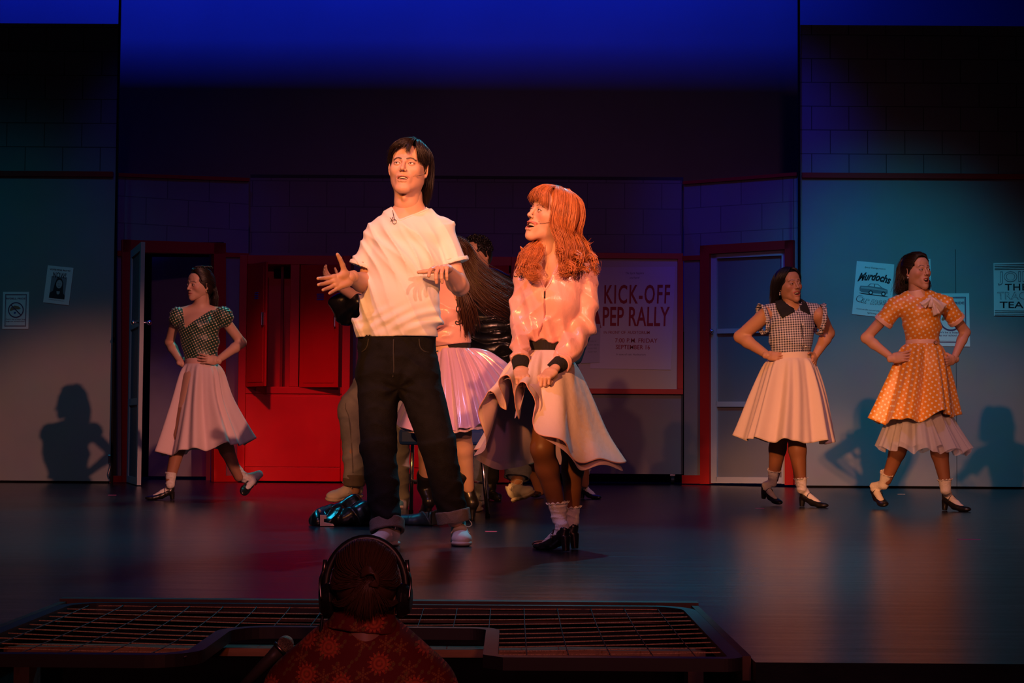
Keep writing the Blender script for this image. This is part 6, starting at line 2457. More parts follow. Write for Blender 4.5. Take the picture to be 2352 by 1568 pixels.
h1, t1 = shoe_pts(1836, 12.05, 1890, 11.92)
heel_shoe(D_.t, h1, t1, sc=0.97, h=0.003, hh=0.058, ankle=D_.q(1841, 1122, -0.1), sock_top=D_.q(1839, 1099, -0.1), sock_r=0.044)

# ================================================================== girl in the yellow polka dot dress
E_ = Fig(11.6, (2110, 1168), 'dark-haired girl in yellow polka dot dress with net petticoat, hands on hips', SK_A)
HE = E_.q(2106, 623)
RE = rot(26, 3, -3)
w = make_head(E_.acc, E_.t, HE, RE, E_.skin, (0.016, 0.010, 0.008), mouth=0.020, smile=0.25, pucker=0.35, sc=0.99, h=0.0024, gaze=(0.15, -0.02), eye=1.25, brow_up=1.5, lip=(0.48, 0.10, 0.08))
f = Field(0.007)
E_.chain(f, [(2104, 650, 0.0, 0.045, 0.047), (2107, 685, 0.02, 0.050, 0.050)])
E_.chain(f, [(2110, 692, 0.03, 0.12, 0.055), (2115, 720, 0, 0.115, 0.085), (2120, 785, 0, 0.10, 0.08), (2116, 830, 0, 0.13, 0.11)], k=0.03)
f.cone(E_.q(2065, 693, 0.02), E_.q(2165, 688, 0.02), 0.036, 0.036, 0.03)
arm(E_, f, (2058, 700, 0.0), (1989, 776, 0.08), (2052, 824, -0.08), (0.042, 0.034, 0.034, 0.022))
arm(E_, f, (2170, 696, 0.0), (2217, 763, 0.10), (2190, 826, 0.0), (0.042, 0.034, 0.033, 0.022))
leg(E_, f, (2095, 880, 0.05), (2073, 1010, 0.1), (2036, 1103, 0.2), (0.085, 0.058, 0.054, 0.034))
leg(E_, f, (2135, 880, -0.05), (2154, 1010, -0.1), (2172, 1112, -0.1), (0.085, 0.058, 0.056, 0.034))
hand(E_.acc, E_.q(2050, 823, -0.085), (0.97, -0.12, 0.16), (-0.05, -1, 0.15), 1, E_.skin, [(0.1, 0.15, 0.1)] * 4, sc=0.90, h=0.0022, spread=0.12, thumb=(0.6, 0.35, -0.8))
hand(E_.acc, E_.q(2192, 826, 0.0), (-0.80, -0.45, -0.20), (0.1, -0.9, -0.3), -1, E_.skin, [(0.2, 0.3, 0.2), (0.25, 0.4, 0.2), (0.35, 0.45, 0.2), (0.5, 0.5, 0.3)], sc=0.88, h=0.0022, thumb=(0.5, 0.5, -0.7))
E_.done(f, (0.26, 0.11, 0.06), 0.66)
for sx in (-1, 1):
    b = MB()
    b.sphere(w((sx * 0.0785, 0.003, -0.043)), 0.005)
    b.build('earring', mat('pearl', (0.7, 0.7, 0.68), 0.2), E_.t, True)
b = MB()
for sg in (-1, 1):
    locks(b, [lg((sg * 0.001, -0.067, 0.102), (sg * 0.004, -0.04, 0.124), (sg * 0.006, 0.02, 0.130), (sg * 0.0, 0.075, 0.108)),
              lg((sg * 0.030, -0.070, 0.092), (sg * 0.045, -0.045, 0.110), (sg * 0.055, 0.01, 0.112), (0, 0.078, 0.104)),
              lg((sg * 0.058, -0.058, 0.062), (sg * 0.078, -0.02, 0.070), (sg * 0.080, 0.03, 0.080), (sg * 0.02, 0.085, 0.098)),
              lg((sg * 0.068, -0.035, 0.020), (sg * 0.084, 0.0, 0.035), (sg * 0.080, 0.045, 0.055), (sg * 0.02, 0.09, 0.092)),
              lg((sg * 0.062, 0.06, -0.06), (sg * 0.070, 0.08, -0.01), (sg * 0.05, 0.10, 0.05), (sg * 0.01, 0.10, 0.088))], 110, 0.0048, 41 + sg, 0.003)
q = E_.q
locks(b, [[w((0, 0.08, 0.104)), w((0.0, 0.115, 0.11)), q(2066, 612, 0.12), q(2064, 640, 0.12), q(2062, 660, 0.11), q(2058, 680, 0.10)],
          [w((0, 0.085, 0.10)), w((0.0, 0.125, 0.10)), q(2074, 615, 0.12), q(2074, 640, 0.12), q(2073, 662, 0.11), q(2070, 684, 0.10)],
          [w((0, 0.09, 0.09)), w((0.02, 0.125, 0.08)), q(2082, 618, 0.12), q(2082, 640, 0.12), q(2084, 660, 0.11), q(2082, 676, 0.10)]], 170, 0.0058, 45, 0.010, wave=0.008, wf=1.5)
locks(b, [[w((0.0, 0.11, 0.08)), q(2128, 640, 0.12), q(2133, 655, 0.11), q(2131, 668, 0.10)]], 24, 0.005, 46, 0.006)
cap = hair_cap(RE, HE, 0.004, [((0, 0.020, 0.036), (0.0785, 0.096, 0.089), 0.0), ((0, 0.035, 0.0), (0.076, 0.078, 0.08), 0.03)], FACE_CUT, 0.99)
merge_hair('hair', b, cap, dark_hair, E_.t)
MB().sphere(w((0, 0.100, 0.106)), 0.022, sc=(1, 0.6, 1)).build('hair_tie', black_m, E_.t, True)
yd = dots_mat('yellow_polka_cloth', (0.85, 0.34, 0.025), (0.95, 0.86, 0.62), 0.040, 0.0066, rough=0.38, spec=0.5, sheen=0.3, angle=0.25)
trim_w = mat('peach_satin_trim', (0.85, 0.55, 0.42), 0.4, sheen=0.3)
f = Field(0.0048)
E_.chain(f, [(2110, 690, 0.02, 0.130, 0.075), (2116, 722, -0.01, 0.130, 0.112), (2118, 750, -0.01, 0.120, 0.105), (2120, 782, 0, 0.108, 0.092)], k=0.02)
f.cone(E_.q(2060, 699, 0.012), E_.q(2168, 695, 0.012), 0.057, 0.055, 0.04)
f.cone(E_.q(2085, 682, 0.02), E_.q(2135, 680, 0.02), 0.035, 0.035, 0.03)
f.fc(E_.q(2060, 700, 0.01), E_.q(2031, 737, 0.04), (1, 0, 0.8), (0.062, 0.062), (0.064, 0.062), 0.02, cap=True)
f.fc(E_.q(2170, 697, 0.01), E_.q(2195, 732, 0.04), (1, 0, -0.7), (0.060, 0.060), (0.058, 0.060), 0.02, cap=True)
f.disp(folds(0.0045, [((0.6, 0, 0.8), 60, (1, 0, 0), 20, 1, 0.4), ((-0.6, 0, 0.7), 70, (1, 0, 0), 20, 1, 1.7)]))
f.plane(E_.q(2118, 786), (0, 0, -1))
f.cone(E_.q(2103, 650, 0.01), E_.q(2107, 683, 0.02), 0.055, 0.055, 0.004, 's')
bd_ = field_obj('bodice', f, yd, E_.t, 2, uv=planar_uv(0.0))
for a0, a1, wv, r in (((2031, 737, 0.04), (2027, 742, 0.045), (1, 0, 0.8), (0.068, 0.066)), ((2195, 732, 0.04), (2199, 737, 0.045), (1, 0, -0.7), (0.060, 0.064))):
    g = Field(0.0035)
    p0, p1 = E_.q(*a0), E_.q(*a1)
    g.fc(p0 - (p1 - p0) * 0.5, p1, wv, r, r, 0.0, cap=True)
    g.fc(p0, p1 + (p1 - p0) * 3, wv, (r[0] - 0.008, r[1] - 0.008), (r[0] - 0.008, r[1] - 0.008), 0.0, 's', cap=True)
    field_obj('sleeve_band', g, trim_w, bd_)
g = Field(0.004)
g.fc(E_.q(2103, 664, 0.0), E_.q(2107, 684, 0.01), (1, 0, 0), (0.058, 0.060), (0.072, 0.072), 0.0, cap=True)
g.fc(E_.q(2103, 655, 0.0), E_.q(2107, 690, 0.01), (1, 0, 0), (0.050, 0.052), (0.062, 0.062), 0.0, 's', cap=True)
field_obj('collar', g, trim_w, bd_)
# bow
bow = mat('white_satin_bow', (0.82, 0.72, 0.68), 0.35, sheen=0.3)
b = MB()


def petal(b, c, tip, wid, dep, n=14, bell=1.0, y=0.0):
    c, tip = Vector(c), Vector(tip)
    ax_ = tip - c
    sd = Vector((-ax_.z, 0, ax_.x)).normalized()
    vs = []
    for i in range(n):
        t = i / (n - 1)
        ww = wid * (0.25 + 0.75 * t ** bell)
        for j in range(7):
            s_ = (j / 6 - 0.5) * 2
            p = c + ax_ * t + sd * ww * s_ + Vector((0, -dep * (1 - s_ * s_) * math.sin(PI * min(1, t * 0.8 + 0.2)) - 0.006 * math.sin(5 * s_ + 3 * t), 0))
            vs.append(p)
    b.add(vs, [(i * 7 + j, i * 7 + j + 1, i * 7 + j + 8, i * 7 + j + 7) for i in range(n - 1) for j in range(6)])


yb = -0.14
petal(b, E_.q(2136, 684, yb), E_.q(2119, 702, yb - 0.01), 0.026, 0.02)
petal(b, E_.q(2136, 684, yb), E_.q(2152, 722, yb), 0.024, 0.012)
petal(b, E_.q(2138, 684, yb), E_.q(2168, 708, yb), 0.034, 0.022)
petal(b, E_.q(2138, 683, yb), E_.q(2140, 705, yb - 0.01), 0.022, 0.02)
bo = b.build('bow', bow, bd_, True)
md = bo.modifiers.new('thickness', 'SOLIDIFY')
md.thickness = 0.004
MB().sphere(E_.q(2136, 681, yb - 0.01), 0.013, sc=(1.2, 0.7, 0.9)).build('bow_knot', bow, bo, True)
g = Field(0.004)
g.fc(E_.q(2119, 780, 0), E_.q(2119, 792, 0), (1, 0, 0.06), (0.112, 0.096), (0.112, 0.096), 0.0, cap=True)
bl = field_obj('belt', g, trim_w, E_.t)
b = MB()
c = E_.q(2150, 786, -0.10)
b.tube([c + Vector((0.014 * math.cos(k * PI / 8), 0.0, 0.012 * math.sin(k * PI / 8))) for k in range(17)], 0.003, 6, cap=False)
b.build('belt_buckle', mat('dark_gold', (0.35, 0.2, 0.06), 0.3, metal=1), bl, True)
full_skirt(E_, 'petticoat', mat('white_net', (0.62, 0.60, 0.66), 0.8, alpha=0.55, sheen=0.3), (2114, 870, 0), (0.115, 0.10), (2112, 940, 0), (0.172, 0.16), (2122, 1034, 0), (0.295, 0.27), tilt=-0.010,
           pleats=((11, 1.0, 0.6, 1.0), (17, 0.7, 2.2, -0.6), (29, 0.5, 0.4, 0.3)), amp=0.020, hemz=0.012, thick=0.0)
full_skirt(E_, 'petticoat_layer', mat('white_net'    , (0.62, 0.60, 0.66), 0.8), (2114, 870, 0), (0.105, 0.095), (2114, 940, 0), (0.160, 0.15), (2135, 1028, 0), (0.262, 0.25), tilt=-0.03,
           pleats=((13, 1.0, 1.6, 1.0), (19, 0.7, 0.2, -0.6)), amp=0.018, hemz=0.012, thick=0.0)
zfE = lambda t: 0.035 * math.exp(-((((t * 180 / PI) - 300) / 22) ** 2)) - 0.02 * math.cos(t - PI)
full_skirt(E_, 'dress_skirt', yd, (2119, 790, 0), (0.114, 0.098), (2114, 870, 0), (0.185, 0.17), (2101, 963, 0), (0.262, 0.25), tilt=0.0, zf=zfE,
           pleats=((6, 1.0, 0.6, 1.4), (10, 0.7, 2.2, -0.9), (16, 0.4, 0.4, 0.3)), amp=0.030, hemz=0.008, flat_uv=True)
h1, t1 = (gx(2010, 11.95), 11.95, 0.05), (gx(2043, 11.65), 11.65, 0.0)
heel_shoe(E_.t, h1, t1, up=(-0.25, 0, 1), sc=0.98, h=0.003, hh=0.058, ankle=E_.q(2030, 1112, 0.22), sock_top=E_.q(2037, 1087, 0.18), sock_r=0.042)
h1, t1 = shoe_pts(2164, 11.62, 2219, 11.45)
heel_shoe(E_.t, h1, t1, sc=1.0, h=0.003, hh=0.060, ankle=E_.q(2172, 1124, -0.1), sock_top=E_.q(2170, 1102, -0.1), sock_r=0.044)


# ================================================================== dancer in satin with flung hair
black_lea = mat('black_jacket_leather', (0.010, 0.010, 0.012), 0.28, spec=0.7, bump=0.35, bscale=16)
blue_denim = mat('light_blue_denim', (0.30, 0.36, 0.44), 0.85, noise=0.25, nscale=14, bump=0.25, bscale=150)
grey_denim = mat('grey_denim', (0.34, 0.33, 0.36), 0.85, noise=0.2, nscale=10, bump=0.25, bscale=150)
black_cloth = mat('black_cloth', (0.012, 0.012, 0.014), 0.85)
F_ = Fig(9.9, (1060, 1195), 'girl in lilac satin skirt behind the young man, long brown hair flung out sideways', SK_A)
HF = F_.q(1030, 585, 0.0)
RF = rot(30, -25, -25)
w = make_head(F_.acc, F_.t, HF, RF, F_.skin, (0.05, 0.02, 0.01), sc=0.98, h=0.004)
f = Field(0.009)
F_.chain(f, [(1026, 612, 0.0, 0.045, 0.046), (1018, 640, 0.02, 0.05, 0.05)])
F_.chain(f, [(1014, 650, 0.03, 0.12, 0.06), (1018, 720, 0, 0.11, 0.09), (1032, 795, 0, 0.09, 0.08), (1030, 850, 0, 0.13, 0.11)], k=0.03)
arm(F_, f, (965, 660, 0.0), (935, 730, -0.1), (900, 700, -0.2), (0.038, 0.034, 0.034, 0.023))
leg(F_, f, (1005, 870, 0.05), (985, 1000, 0.0), (975, 1120, 0.25), (0.08, 0.055, 0.052, 0.034))
leg(F_, f, (1045, 870, -0.05), (1060, 990, -0.12), (1076, 1120, 0.05), (0.08, 0.055, 0.052, 0.034))
hand(F_.acc, F_.q(899, 699, -0.2), (-1, 0.2, 0.4), (0, -1, 0), 1, F_.skin, [0.3] * 4, h=0.004, sc=0.86)
F_.done(f)
q = F_.q
b = MB()
locks(b, [[w((0.0, 0.0, 0.125)), q(1066, 556, 0.0), q(1085, 590, -0.02), q(1110, 622, 0), q(1145, 648, 0.05), q(1176, 668, 0.08)],
          [w((0.0, 0.03, 0.12)), q(1062, 566, 0.0), q(1078, 608, -0.03), q(1105, 642, -0.02), q(1140, 672, 0), q(1178, 690, 0.05)],
          [w((0.03, 0.03, 0.10)), q(1062, 580, -0.02), q(1080, 630, -0.05), q(1106, 664, -0.05), q(1140, 690, -0.03), q(1182, 716, 0)],
          [w((0.05, 0.03, 0.08)), q(1056, 600, -0.03), q(1072, 645, -0.06), q(1092, 680, -0.06), q(1122, 704, -0.04), q(1160, 716, 0)],
          ],
      270, 0.0065, 51, 0.022, m=14)
locks(b, [[w((0.05, 0.04, 0.03)), q(1046, 620, -0.06), q(1054, 660, -0.12), q(1062, 700, -0.12), q(1068, 740, -0.1), q(1072, 790, -0.08)],
          [w((0.06, 0.04, 0.03)), q(1052, 620, -0.04), q(1062, 660, -0.09), q(1076, 690, -0.1), q(1086, 720, -0.08), q(1092, 760, -0.05)]], 90, 0.006, 52, 0.012, m=12)
cap = hair_cap(RF, HF, 0.005, cap_parts(1.02, 0.01), FACE_CUT, 0.98)
merge_hair('hair', b, cap, long_hair, F_.t)
f = Field(0.0055)
F_.chain(f, [(1012, 655, 0.02, 0.125, 0.08), (1015, 710, -0.02, 0.135, 0.12), (1028, 765, -0.01, 0.122, 0.115), (1040, 788, 0, 0.105, 0.098)], k=0.03)
F_.limb(f, [(965, 660, 0.0, 0.055), (935, 730, -0.1, 0.052), (903, 702, -0.19, 0.04)], 0.02)
F_.limb(f, [(1044, 665, -0.02, 0.052), (1032, 720, -0.09, 0.050), (1000, 740, -0.16, 0.045)], 0.02)
f.disp(folds(0.013, [((0.5, 0, 0.85), 64, (1, 0, -0.4), 14, 1.3, 0.9), ((-0.7, 0.1, 0.7), 72, (0.9, 0, 0.3), 26, 1.2, 0.7), ((0.9, 0, 0.35), 34, (0.4, 0, -0.9), 18, 1.4, 2.6)]))
f.plane(F_.q(1040, 792), (0.12, 0, -1))
fj = field_obj('satin_jacket', f, pink_satin, F_.t, 2)
g = Field(0.005)
F_.chain(g, [(1040, 785, 0, 0.100, 0.092), (1042, 804, 0, 0.098, 0.09)], w=(1, 0, 0.15), cap=True, k=0)
field_obj('waistband', g, rib, fj)
b = MB()
pr = project(fj, [F_.q(x, y) for x, y in ((1048, 692), (1055, 694), (1058, 700), (1052, 706), (1050, 716), (1056, 724), (1058, 736), (1054, 742), (1049, 740), (1048, 745), (1052, 748), (1060, 745), (1070, 741))], lift=0.002)
b.tube(catmull([tuple(p) for p in pr], 60), 0.0032, 5)
b.build('embroidery', mat('dark_thread', (0.03, 0.02, 0.02), 0.8), fj, True)
lilac = mat('lilac_satin', (0.58, 0.36, 0.60), 0.20, spec=0.9, sheen=0.2, aniso=0.5)
FH = [(1175, 858, 0.05), (1150, 862, 0.28), (1080, 900, 0.36), (1000, 940, 0.36), (940, 955, 0.26), (905, 968, 0.08), (930, 985, -0.15), (985, 990, -0.26),
      (1040, 986, -0.32), (1066, 984, -0.34), (1095, 978, -0.34), (1118, 972, -0.30), (1128, 935, -0.24), (1150, 905, -0.18), (1168, 885, -0.10), (1178, 868, -0.03)]
H = np.array([tuple(F_.q(*h)) for h in FH])
Wr = ring(F_.q(1040, 800), 0.100, 0.092, 16)[[0, 2, 4, 6, 8, 9, 10, 11, 12, 12, 13, 13, 14, 14, 15, 15]]
Wr = np.array([V3(F_.q(1040, 800)) + V3((0.1 * math.cos(R(a)), 0.092 * math.sin(R(a)), 0)) for a in (0, 35, 70, 110, 150, 180, 205, 230, 250, 268, 285, 300, 315, 328, 340, 350)])
rows = [Wr, Wr * 0.6 + H * 0.4 + np.array([0, 0, 0.03]), Wr * 0.25 + H * 0.75 + np.array([0, 0, 0.02]), H]
drape('satin_skirt', rows, lilac, F_.t, nu=360, nv=60, pleats=((11, 1.0, 0.5, 0.6), (19, 0.6, 1.2, -0.8), (29, 0.3, 0, 0)), amp=0.016, power=0.6, thick=0.004)
drape('underskirt', [Wr, Wr * 0.3 + H * 0.7, H * 0.94 + H.mean(axis=0) * 0.06 + np.array([0, 0, -0.025])], tulle_m, F_.t, nu=240, nv=30, pleats=((15, 1.0, 0.5, 0.6),), amp=0.01, power=0.8, thick=0.0)


def ankle_boot(F, parent, ank, heel, toe, m, rr=0.042, hh=0.085, h=0.004, name='boot', top=None):
    a, hp, tp = Vector(ank), Vector(heel), Vector(toe)
    f = Field(h)
    hu = hp + Vector((0, 0, hh))
    f.cone(top or a, a, rr + 0.006, rr, 0.01)
    f.cone(a, hu, rr, 0.032, 0.01)
    f.cone(hu, tp + Vector((0, 0, 0.03)), 0.036, 0.030, 0.015)
    f.cone(tp + Vector((0, 0, 0.025)), tp + (tp - hp).normalized() * 0.04 + Vector((0, 0, 0.012)), 0.030, 0.012, 0.015)
    f.cone(hu, hp + Vector((0, 0, 0.006)), 0.022, 0.008, 0.005)
    return field_obj(name, f, m, parent)


ankle_boot(F_, F_.t, F_.q(1073, 1118, 0.08), (gx(1085, 9.95), 9.95, 0.0), (gx(1078, 10.12), 10.12, 0.0), black_leather, rr=0.043, hh=0.10, top=F_.q(1066, 1088, 0.02))
ankle_boot(F_, F_.t, F_.q(975, 1118, 0.25), (gx(985, 10.1), 10.1, 0.0), (gx(975, 10.3), 10.3, 0.0), black_leather, rr=0.043, hh=0.10, top=F_.q(976, 1092, 0.2))

# ================================================================== blue seated chrome chair
t = thing('stool', (gx(1040, 10.45), 10.45, 0), 'chair with blue plastic seat and thin chrome legs behind the young man', 'chair')
b = MB()
xs0, xs1 = gx(918, 10.4), gx(1112, 10.4)
zs = at(1000, 1000, 10.4).z
b.box(xs0, xs1, 10.24, 10.62, zs - 0.055, zs + 0.04)
b.build('seat', mat('blue_plastic', (0.02, 0.07, 0.35), 0.4), t, bevel=0.02)
b = MB()
legp = {}
for nm, (px, d0, pt, dt) in {'fr': (1120, 10.30, 1104, 10.30), 'fl': (984, 10.36, 992, 10.36), 'br': (1087, 10.62, 1083, 10.60), 'bl': (944, 10.7, 948, 10.62)}.items():
    c0 = Vector((gx(px, d0), d0, 0.008))
    c1 = Vector((gx(pt, dt, 1000), dt, zs - 0.04))
    legp[nm] = (c0, c1)
    MB().tube([c0, c1], 0.0115, 10).build('leg', chrome, t, True)
    MB().tube([c0 - Vector((0, 0, 0.008)), c0 + Vector((0, 0, 0.015))], 0.014, 10).build('foot_cap', black_m, t)
for a_, c_ in (('fr', 'br'), ('fl', 'bl'), ('br', 'bl')):
    p0 = legp[a_][0].lerp(legp[a_][1], 0.45)
    p1 = legp[c_][0].lerp(legp[c_][1], 0.45)
    MB().tube([p0, p1], 0.008, 8).build('rung', chrome, t, True)


# ================================================================== generic dancers behind
def lower_shapes(F, parent, m, waist, legs, h=0.007, name='jeans', topz=None, amp=0.006):
    f = Field(h)
    F.chain(f, waist, k=0.02)
    for L in legs:
        F.limb(f, L, 0.02)
    f.disp(folds(amp, [((0.3, 0, 1), 50, (1, 0, 0), 14, 1.0, 0.5), ((-0.5, 0, 0.9), 72, (1, 0, 0.3), 10, 1.0, 2.2)]))
    return field_obj(name, f, m, parent, 2)


# curly haired dancer in black leather
G_ = Fig(10.95, (1120, 1165), 'curly-haired dancer in black leather jacket behind the long-haired girl, kicking out one foot', SK_D)
HG = G_.q(1094, 588)
RG = rot(-35, -5, -8)
w = make_head(G_.acc, G_.t, HG, RG, G_.skin, (0.012, 0.010, 0.008), male=True, h=0.004)
f = Field(0.009)
G_.chain(f, [(1098, 610, 0.0, 0.056, 0.056), (1106, 645, 0.02, 0.06, 0.06)])
G_.chain(f, [(1110, 655, 0.03, 0.15, 0.07), (1116, 730, 0, 0.14, 0.10), (1120, 830, 0, 0.14, 0.10)], k=0.03)
f.cone(G_.q(1120, 830, 0), G_.q(1155, 895, -0.02), 0.06, 0.05, 0.02)
f.cone(G_.q(1155, 895, -0.02), G_.q(1196, 1000, -0.32), 0.05, 0.05, 0.02)
f.cone(G_.q(1196, 1000, -0.32), G_.q(1190, 1080, -0.38), 0.05, 0.042, 0.02)
f.cone(G_.q(1190, 1080, -0.38), G_.q(1186, 1110, -0.42), 0.042, 0.036, 0.01)
G_.done(f)
b = MB()
rnd = random.Random(9)
for k in range(210):
    a, e = rnd.uniform(0, 2 * PI), rnd.uniform(0.05, 1.75)
    v = V3((math.sin(e) * math.cos(a) * 0.088, 0.02 + math.sin(e) * math.sin(a) * 0.105, 0.035 + math.cos(e) * 0.098))
    if v[1] < -0.055 and v[2] < 0.085:
        continue
    c = w(v)
    rr = rnd.uniform(0.007, 0.012)
    n1 = Vector((rnd.gauss(0, 1), rnd.gauss(0, 1), rnd.gauss(0, 1))).normalized()
    n2 = n1.orthogonal().normalized()
    b.tube([c + (n1 * math.cos(t_ * 0.7) + n2 * math.sin(t_ * 0.7)) * rr for t_ in range(9)], 0.0042, 4)
cap = hair_cap(RG, HG, 0.005, cap_parts(1.0), FACE_CUT)
merge_hair('hair', b, cap, black_hair, G_.t)
f = Field(0.006)
G_.chain(f, [(1108, 650, 0.02, 0.17, 0.10), (1114, 720, 0, 0.19, 0.135), (1120, 800, 0, 0.185, 0.135), (1122, 850, 0, 0.175, 0.13)], k=0.03)
f.cone(G_.q(1060, 662, 0.02), G_.q(1160, 660, 0.02), 0.065, 0.065, 0.04)
G_.limb(f, [(1160, 668, 0.0, 0.068), (1174, 740, 0.0, 0.062), (1158, 815, -0.10, 0.058), (1150, 850, -0.15, 0.048)], 0.02)
G_.limb(f, [(1060, 668, 0.0, 0.068), (1042, 740, 0.0, 0.062), (1050, 815, -0.05, 0.055)], 0.02)
f.disp(folds(0.017, [((0.15, 0, 1), 90, (1, 0, 0.2), 14, 1.2, 0.5), ((-0.5, 0, 0.9), 44, (1, 0, 0.3), 10, 1.3, 2.2)]))
gj = field_obj('leather_jacket', f, black_lea, G_.t, 2)
gl = lower_shapes(G_, G_.t, blue_denim, [(1120, 835, 0, 0.165, 0.12), (1124, 890, 0, 0.17, 0.13)],
                  [[(1090, 890, 0.05, 0.095), (1098, 1010, 0.1, 0.075), (1096, 1140, 0.15, 0.065)], [(1155, 895, -0.02, 0.092), (1196, 1000, -0.32, 0.075), (1189, 1086, -0.38, 0.062)]])
for c0, c1, r_ in (((1190, 1070, -0.375), (1187, 1098, -0.40), 0.085), ((1096, 1118, 0.15), (1096, 1146, 0.15), 0.078)):
    g = Field(0.004)
    p0, p1 = G_.q(*c0), G_.q(*c1)
    g.fc(p0, p1, (1, 0, 0.1), (r_, r_ * 0.95), (r_ * 0.94, r_ * 0.9), 0.0, cap=True)
    g.fc(p0.lerp(p1, 0.4), p1 + (p1 - p0), (1, 0, 0.1), (r_ * 0.8, r_ * 0.8), (r_ * 0.8, r_ * 0.8), 0.0, 's', cap=True)
    g.disp(folds(0.005, [((0.1, 0, 1), 90, (1, 0, 0), 24, 1, 0), ((0.3, 0, 1), 60, (1, 0, 0), 30, 1, 1)]))
    field_obj('turned_cuff', g, blue_denim, gl, 1)
g = Field(0.004)
g.cone(G_.q(1188, 1102, -0.40), G_.q(1185, 1122, -0.42), 0.037, 0.036, 0.01)
g.disp(folds(0.002, [((0.1, 0, 1), 260, (1, 0, 0), 40, 1.2, 0.3)]))
field_obj('sock', g, sock_m, G_.t)
sneaker(G_.t, G_.q(1180, 1150, -0.44), G_.q(1217, 1138, -0.63), up=(-0.45, -0.10, 0.9), sc=0.90, h=0.003, outsole=gum_m)
sneaker(G_.t, (gx(1100, 11.2), 11.2, 0), (gx(1086, 11.0), 10.97, 0), sc=0.95, h=0.004)

# dancer behind the young man, one hand raised
H_ = Fig(11.3, (860, 1160), 'dancer in faded grey jeans mostly hidden behind the young man in white, hand raised', SK_A)
HH = H_.q(925, 590)
RH = rot(-25, 0, 0)
w = make_head(H_.acc, H_.t, HH, RH, H_.skin, (0.02, 0.012, 0.01), male=True, h=0.004)
f = Field(0.007)
H_.chain(f, [(925, 610, 0.0, 0.056, 0.056), (922, 640, 0.02, 0.06, 0.06)])
H_.chain(f, [(918, 650, 0.03, 0.15, 0.07), (905, 730, 0, 0.14, 0.10), (890, 830, 0, 0.14, 0.10)], k=0.03)
f.cone(H_.q(822, 684, -0.05), H_.q(770, 652, -0.22), 0.040, 0.029, 0.02)
for a_, c_ in (((870, 670, 0.0), (810, 715, 0.05)), ((810, 715, 0.05), (822, 684, -0.05)), ((890, 830, 0), (852, 875, -0.02)), ((852, 875, -0.02), (806, 940, -0.12)), ((806, 940, -0.12), (812, 1085, -0.02)), ((812, 1085, -0.02), (814, 1125, 0.02))):
    f.cone(H_.q(*a_), H_.q(*c_), 0.042, 0.038, 0.02)
hand(H_.acc, H_.q(773, 655, -0.21), (-0.62, -0.25, 0.55), (-0.5, 0.6, -0.4), 1, H_.skin, [(0.2, 0.4, 0.3), (0.3, 0.5, 0.3), (0.35, 0.5, 0.3), (0.4, 0.5, 0.3)],
     spread=0.20, thumb=(0.4, 0.9, -0.1), h=0.0025, sc=0.95)
H_.done(f)
merge_hair('hair', MB(), hair_cap(RH, HH, 0.005, cap_parts(1.0), FACE_CUT), dark_hair, H_.t)
f = Field(0.006)
H_.chain(f, [(918, 650, 0.02, 0.17, 0.10), (908, 720, 0, 0.19, 0.135), (898, 800, 0, 0.18, 0.135)], k=0.03)
H_.limb(f, [(862, 665, 0.0, 0.068), (810, 715, 0.05, 0.066), (800, 712, -0.02, 0.062), (822, 690, -0.10, 0.050)], 0.02)
f.fc(H_.q(782, 690, -0.02), H_.q(800, 730, 0.02), (1, 0, 0), (0.085, 0.05), (0.075, 0.06), 0.03)
H_.limb(f, [(970, 665, 0.0, 0.068), (985, 740, 0.0, 0.062), (980, 800, -0.05, 0.055)], 0.02)
f.disp(folds(0.008, [((0.55, 0, 0.8), 62, (1, 0, 0.2), 14, 1.2, 0.5), ((-0.5, 0, 0.9), 44, (1, 0, 0.3), 10, 1.3, 2.2)]))
field_obj('leather_jacket', f, black_lea, H_.t, 2)
hl_ = lower_shapes(H_, H_.t, grey_denim, [(895, 810, 0, 0.16, 0.12), (880, 860, 0, 0.17, 0.13)],
                   [[(852, 875, -0.02, 0.102), (806, 940, -0.12, 0.085), (812, 1030, -0.02, 0.072), (814, 1098, 0.0, 0.070)], [(905, 880, 0.05, 0.098), (915, 1010, 0.08, 0.075), (918, 1155, 0.1, 0.068)]], amp=0.007)
g = Field(0.004)
g.fc(H_.q(814, 1090, 0.0), H_.q(813, 1116, 0.0), (1, 0, 0), (0.075, 0.075), (0.068, 0.070), 0.0, cap=True)
g.fc(H_.q(813, 1104, 0.0), H_.q(813, 1136, 0.0), (1, 0, 0), (0.058, 0.060), (0.056, 0.060), 0.0, 's', cap=True)
g.disp(folds(0.003, [((0.1, 0, 1), 90, (1, 0, 0), 24, 1, 0)]))
field_obj('turned_cuff', g, cuff_m, hl_, 1)
b = MB()
pr = project(hl_, [H_.q(*p) for p in ((812, 880), (800, 930), (808, 960), (811, 1020), (813, 1085))], lift=0.0)
b.tube(catmull([tuple(p) for p in pr], 30), 0.003, 5)
b.build('seam', mat('jeans_seam', (0.22, 0.2, 0.2), 0.8), hl_, True)
dH = 11.35
hz0 = at(828, 1140, dH)
sneaker(H_.t, at(834, 1140, dH + 0.05), at(748, 1152, dH - 0.12), up=(0.05, -0.35, 1), sc=0.98, h=0.003)
sneaker(H_.t, (gx(925, 11.55), 11.55, 0), (gx(908, 11.3), 11.3, 0), sc=0.95, h=0.004, m=mat('teal_shoe', (0.10, 0.30, 0.38), 0.6))

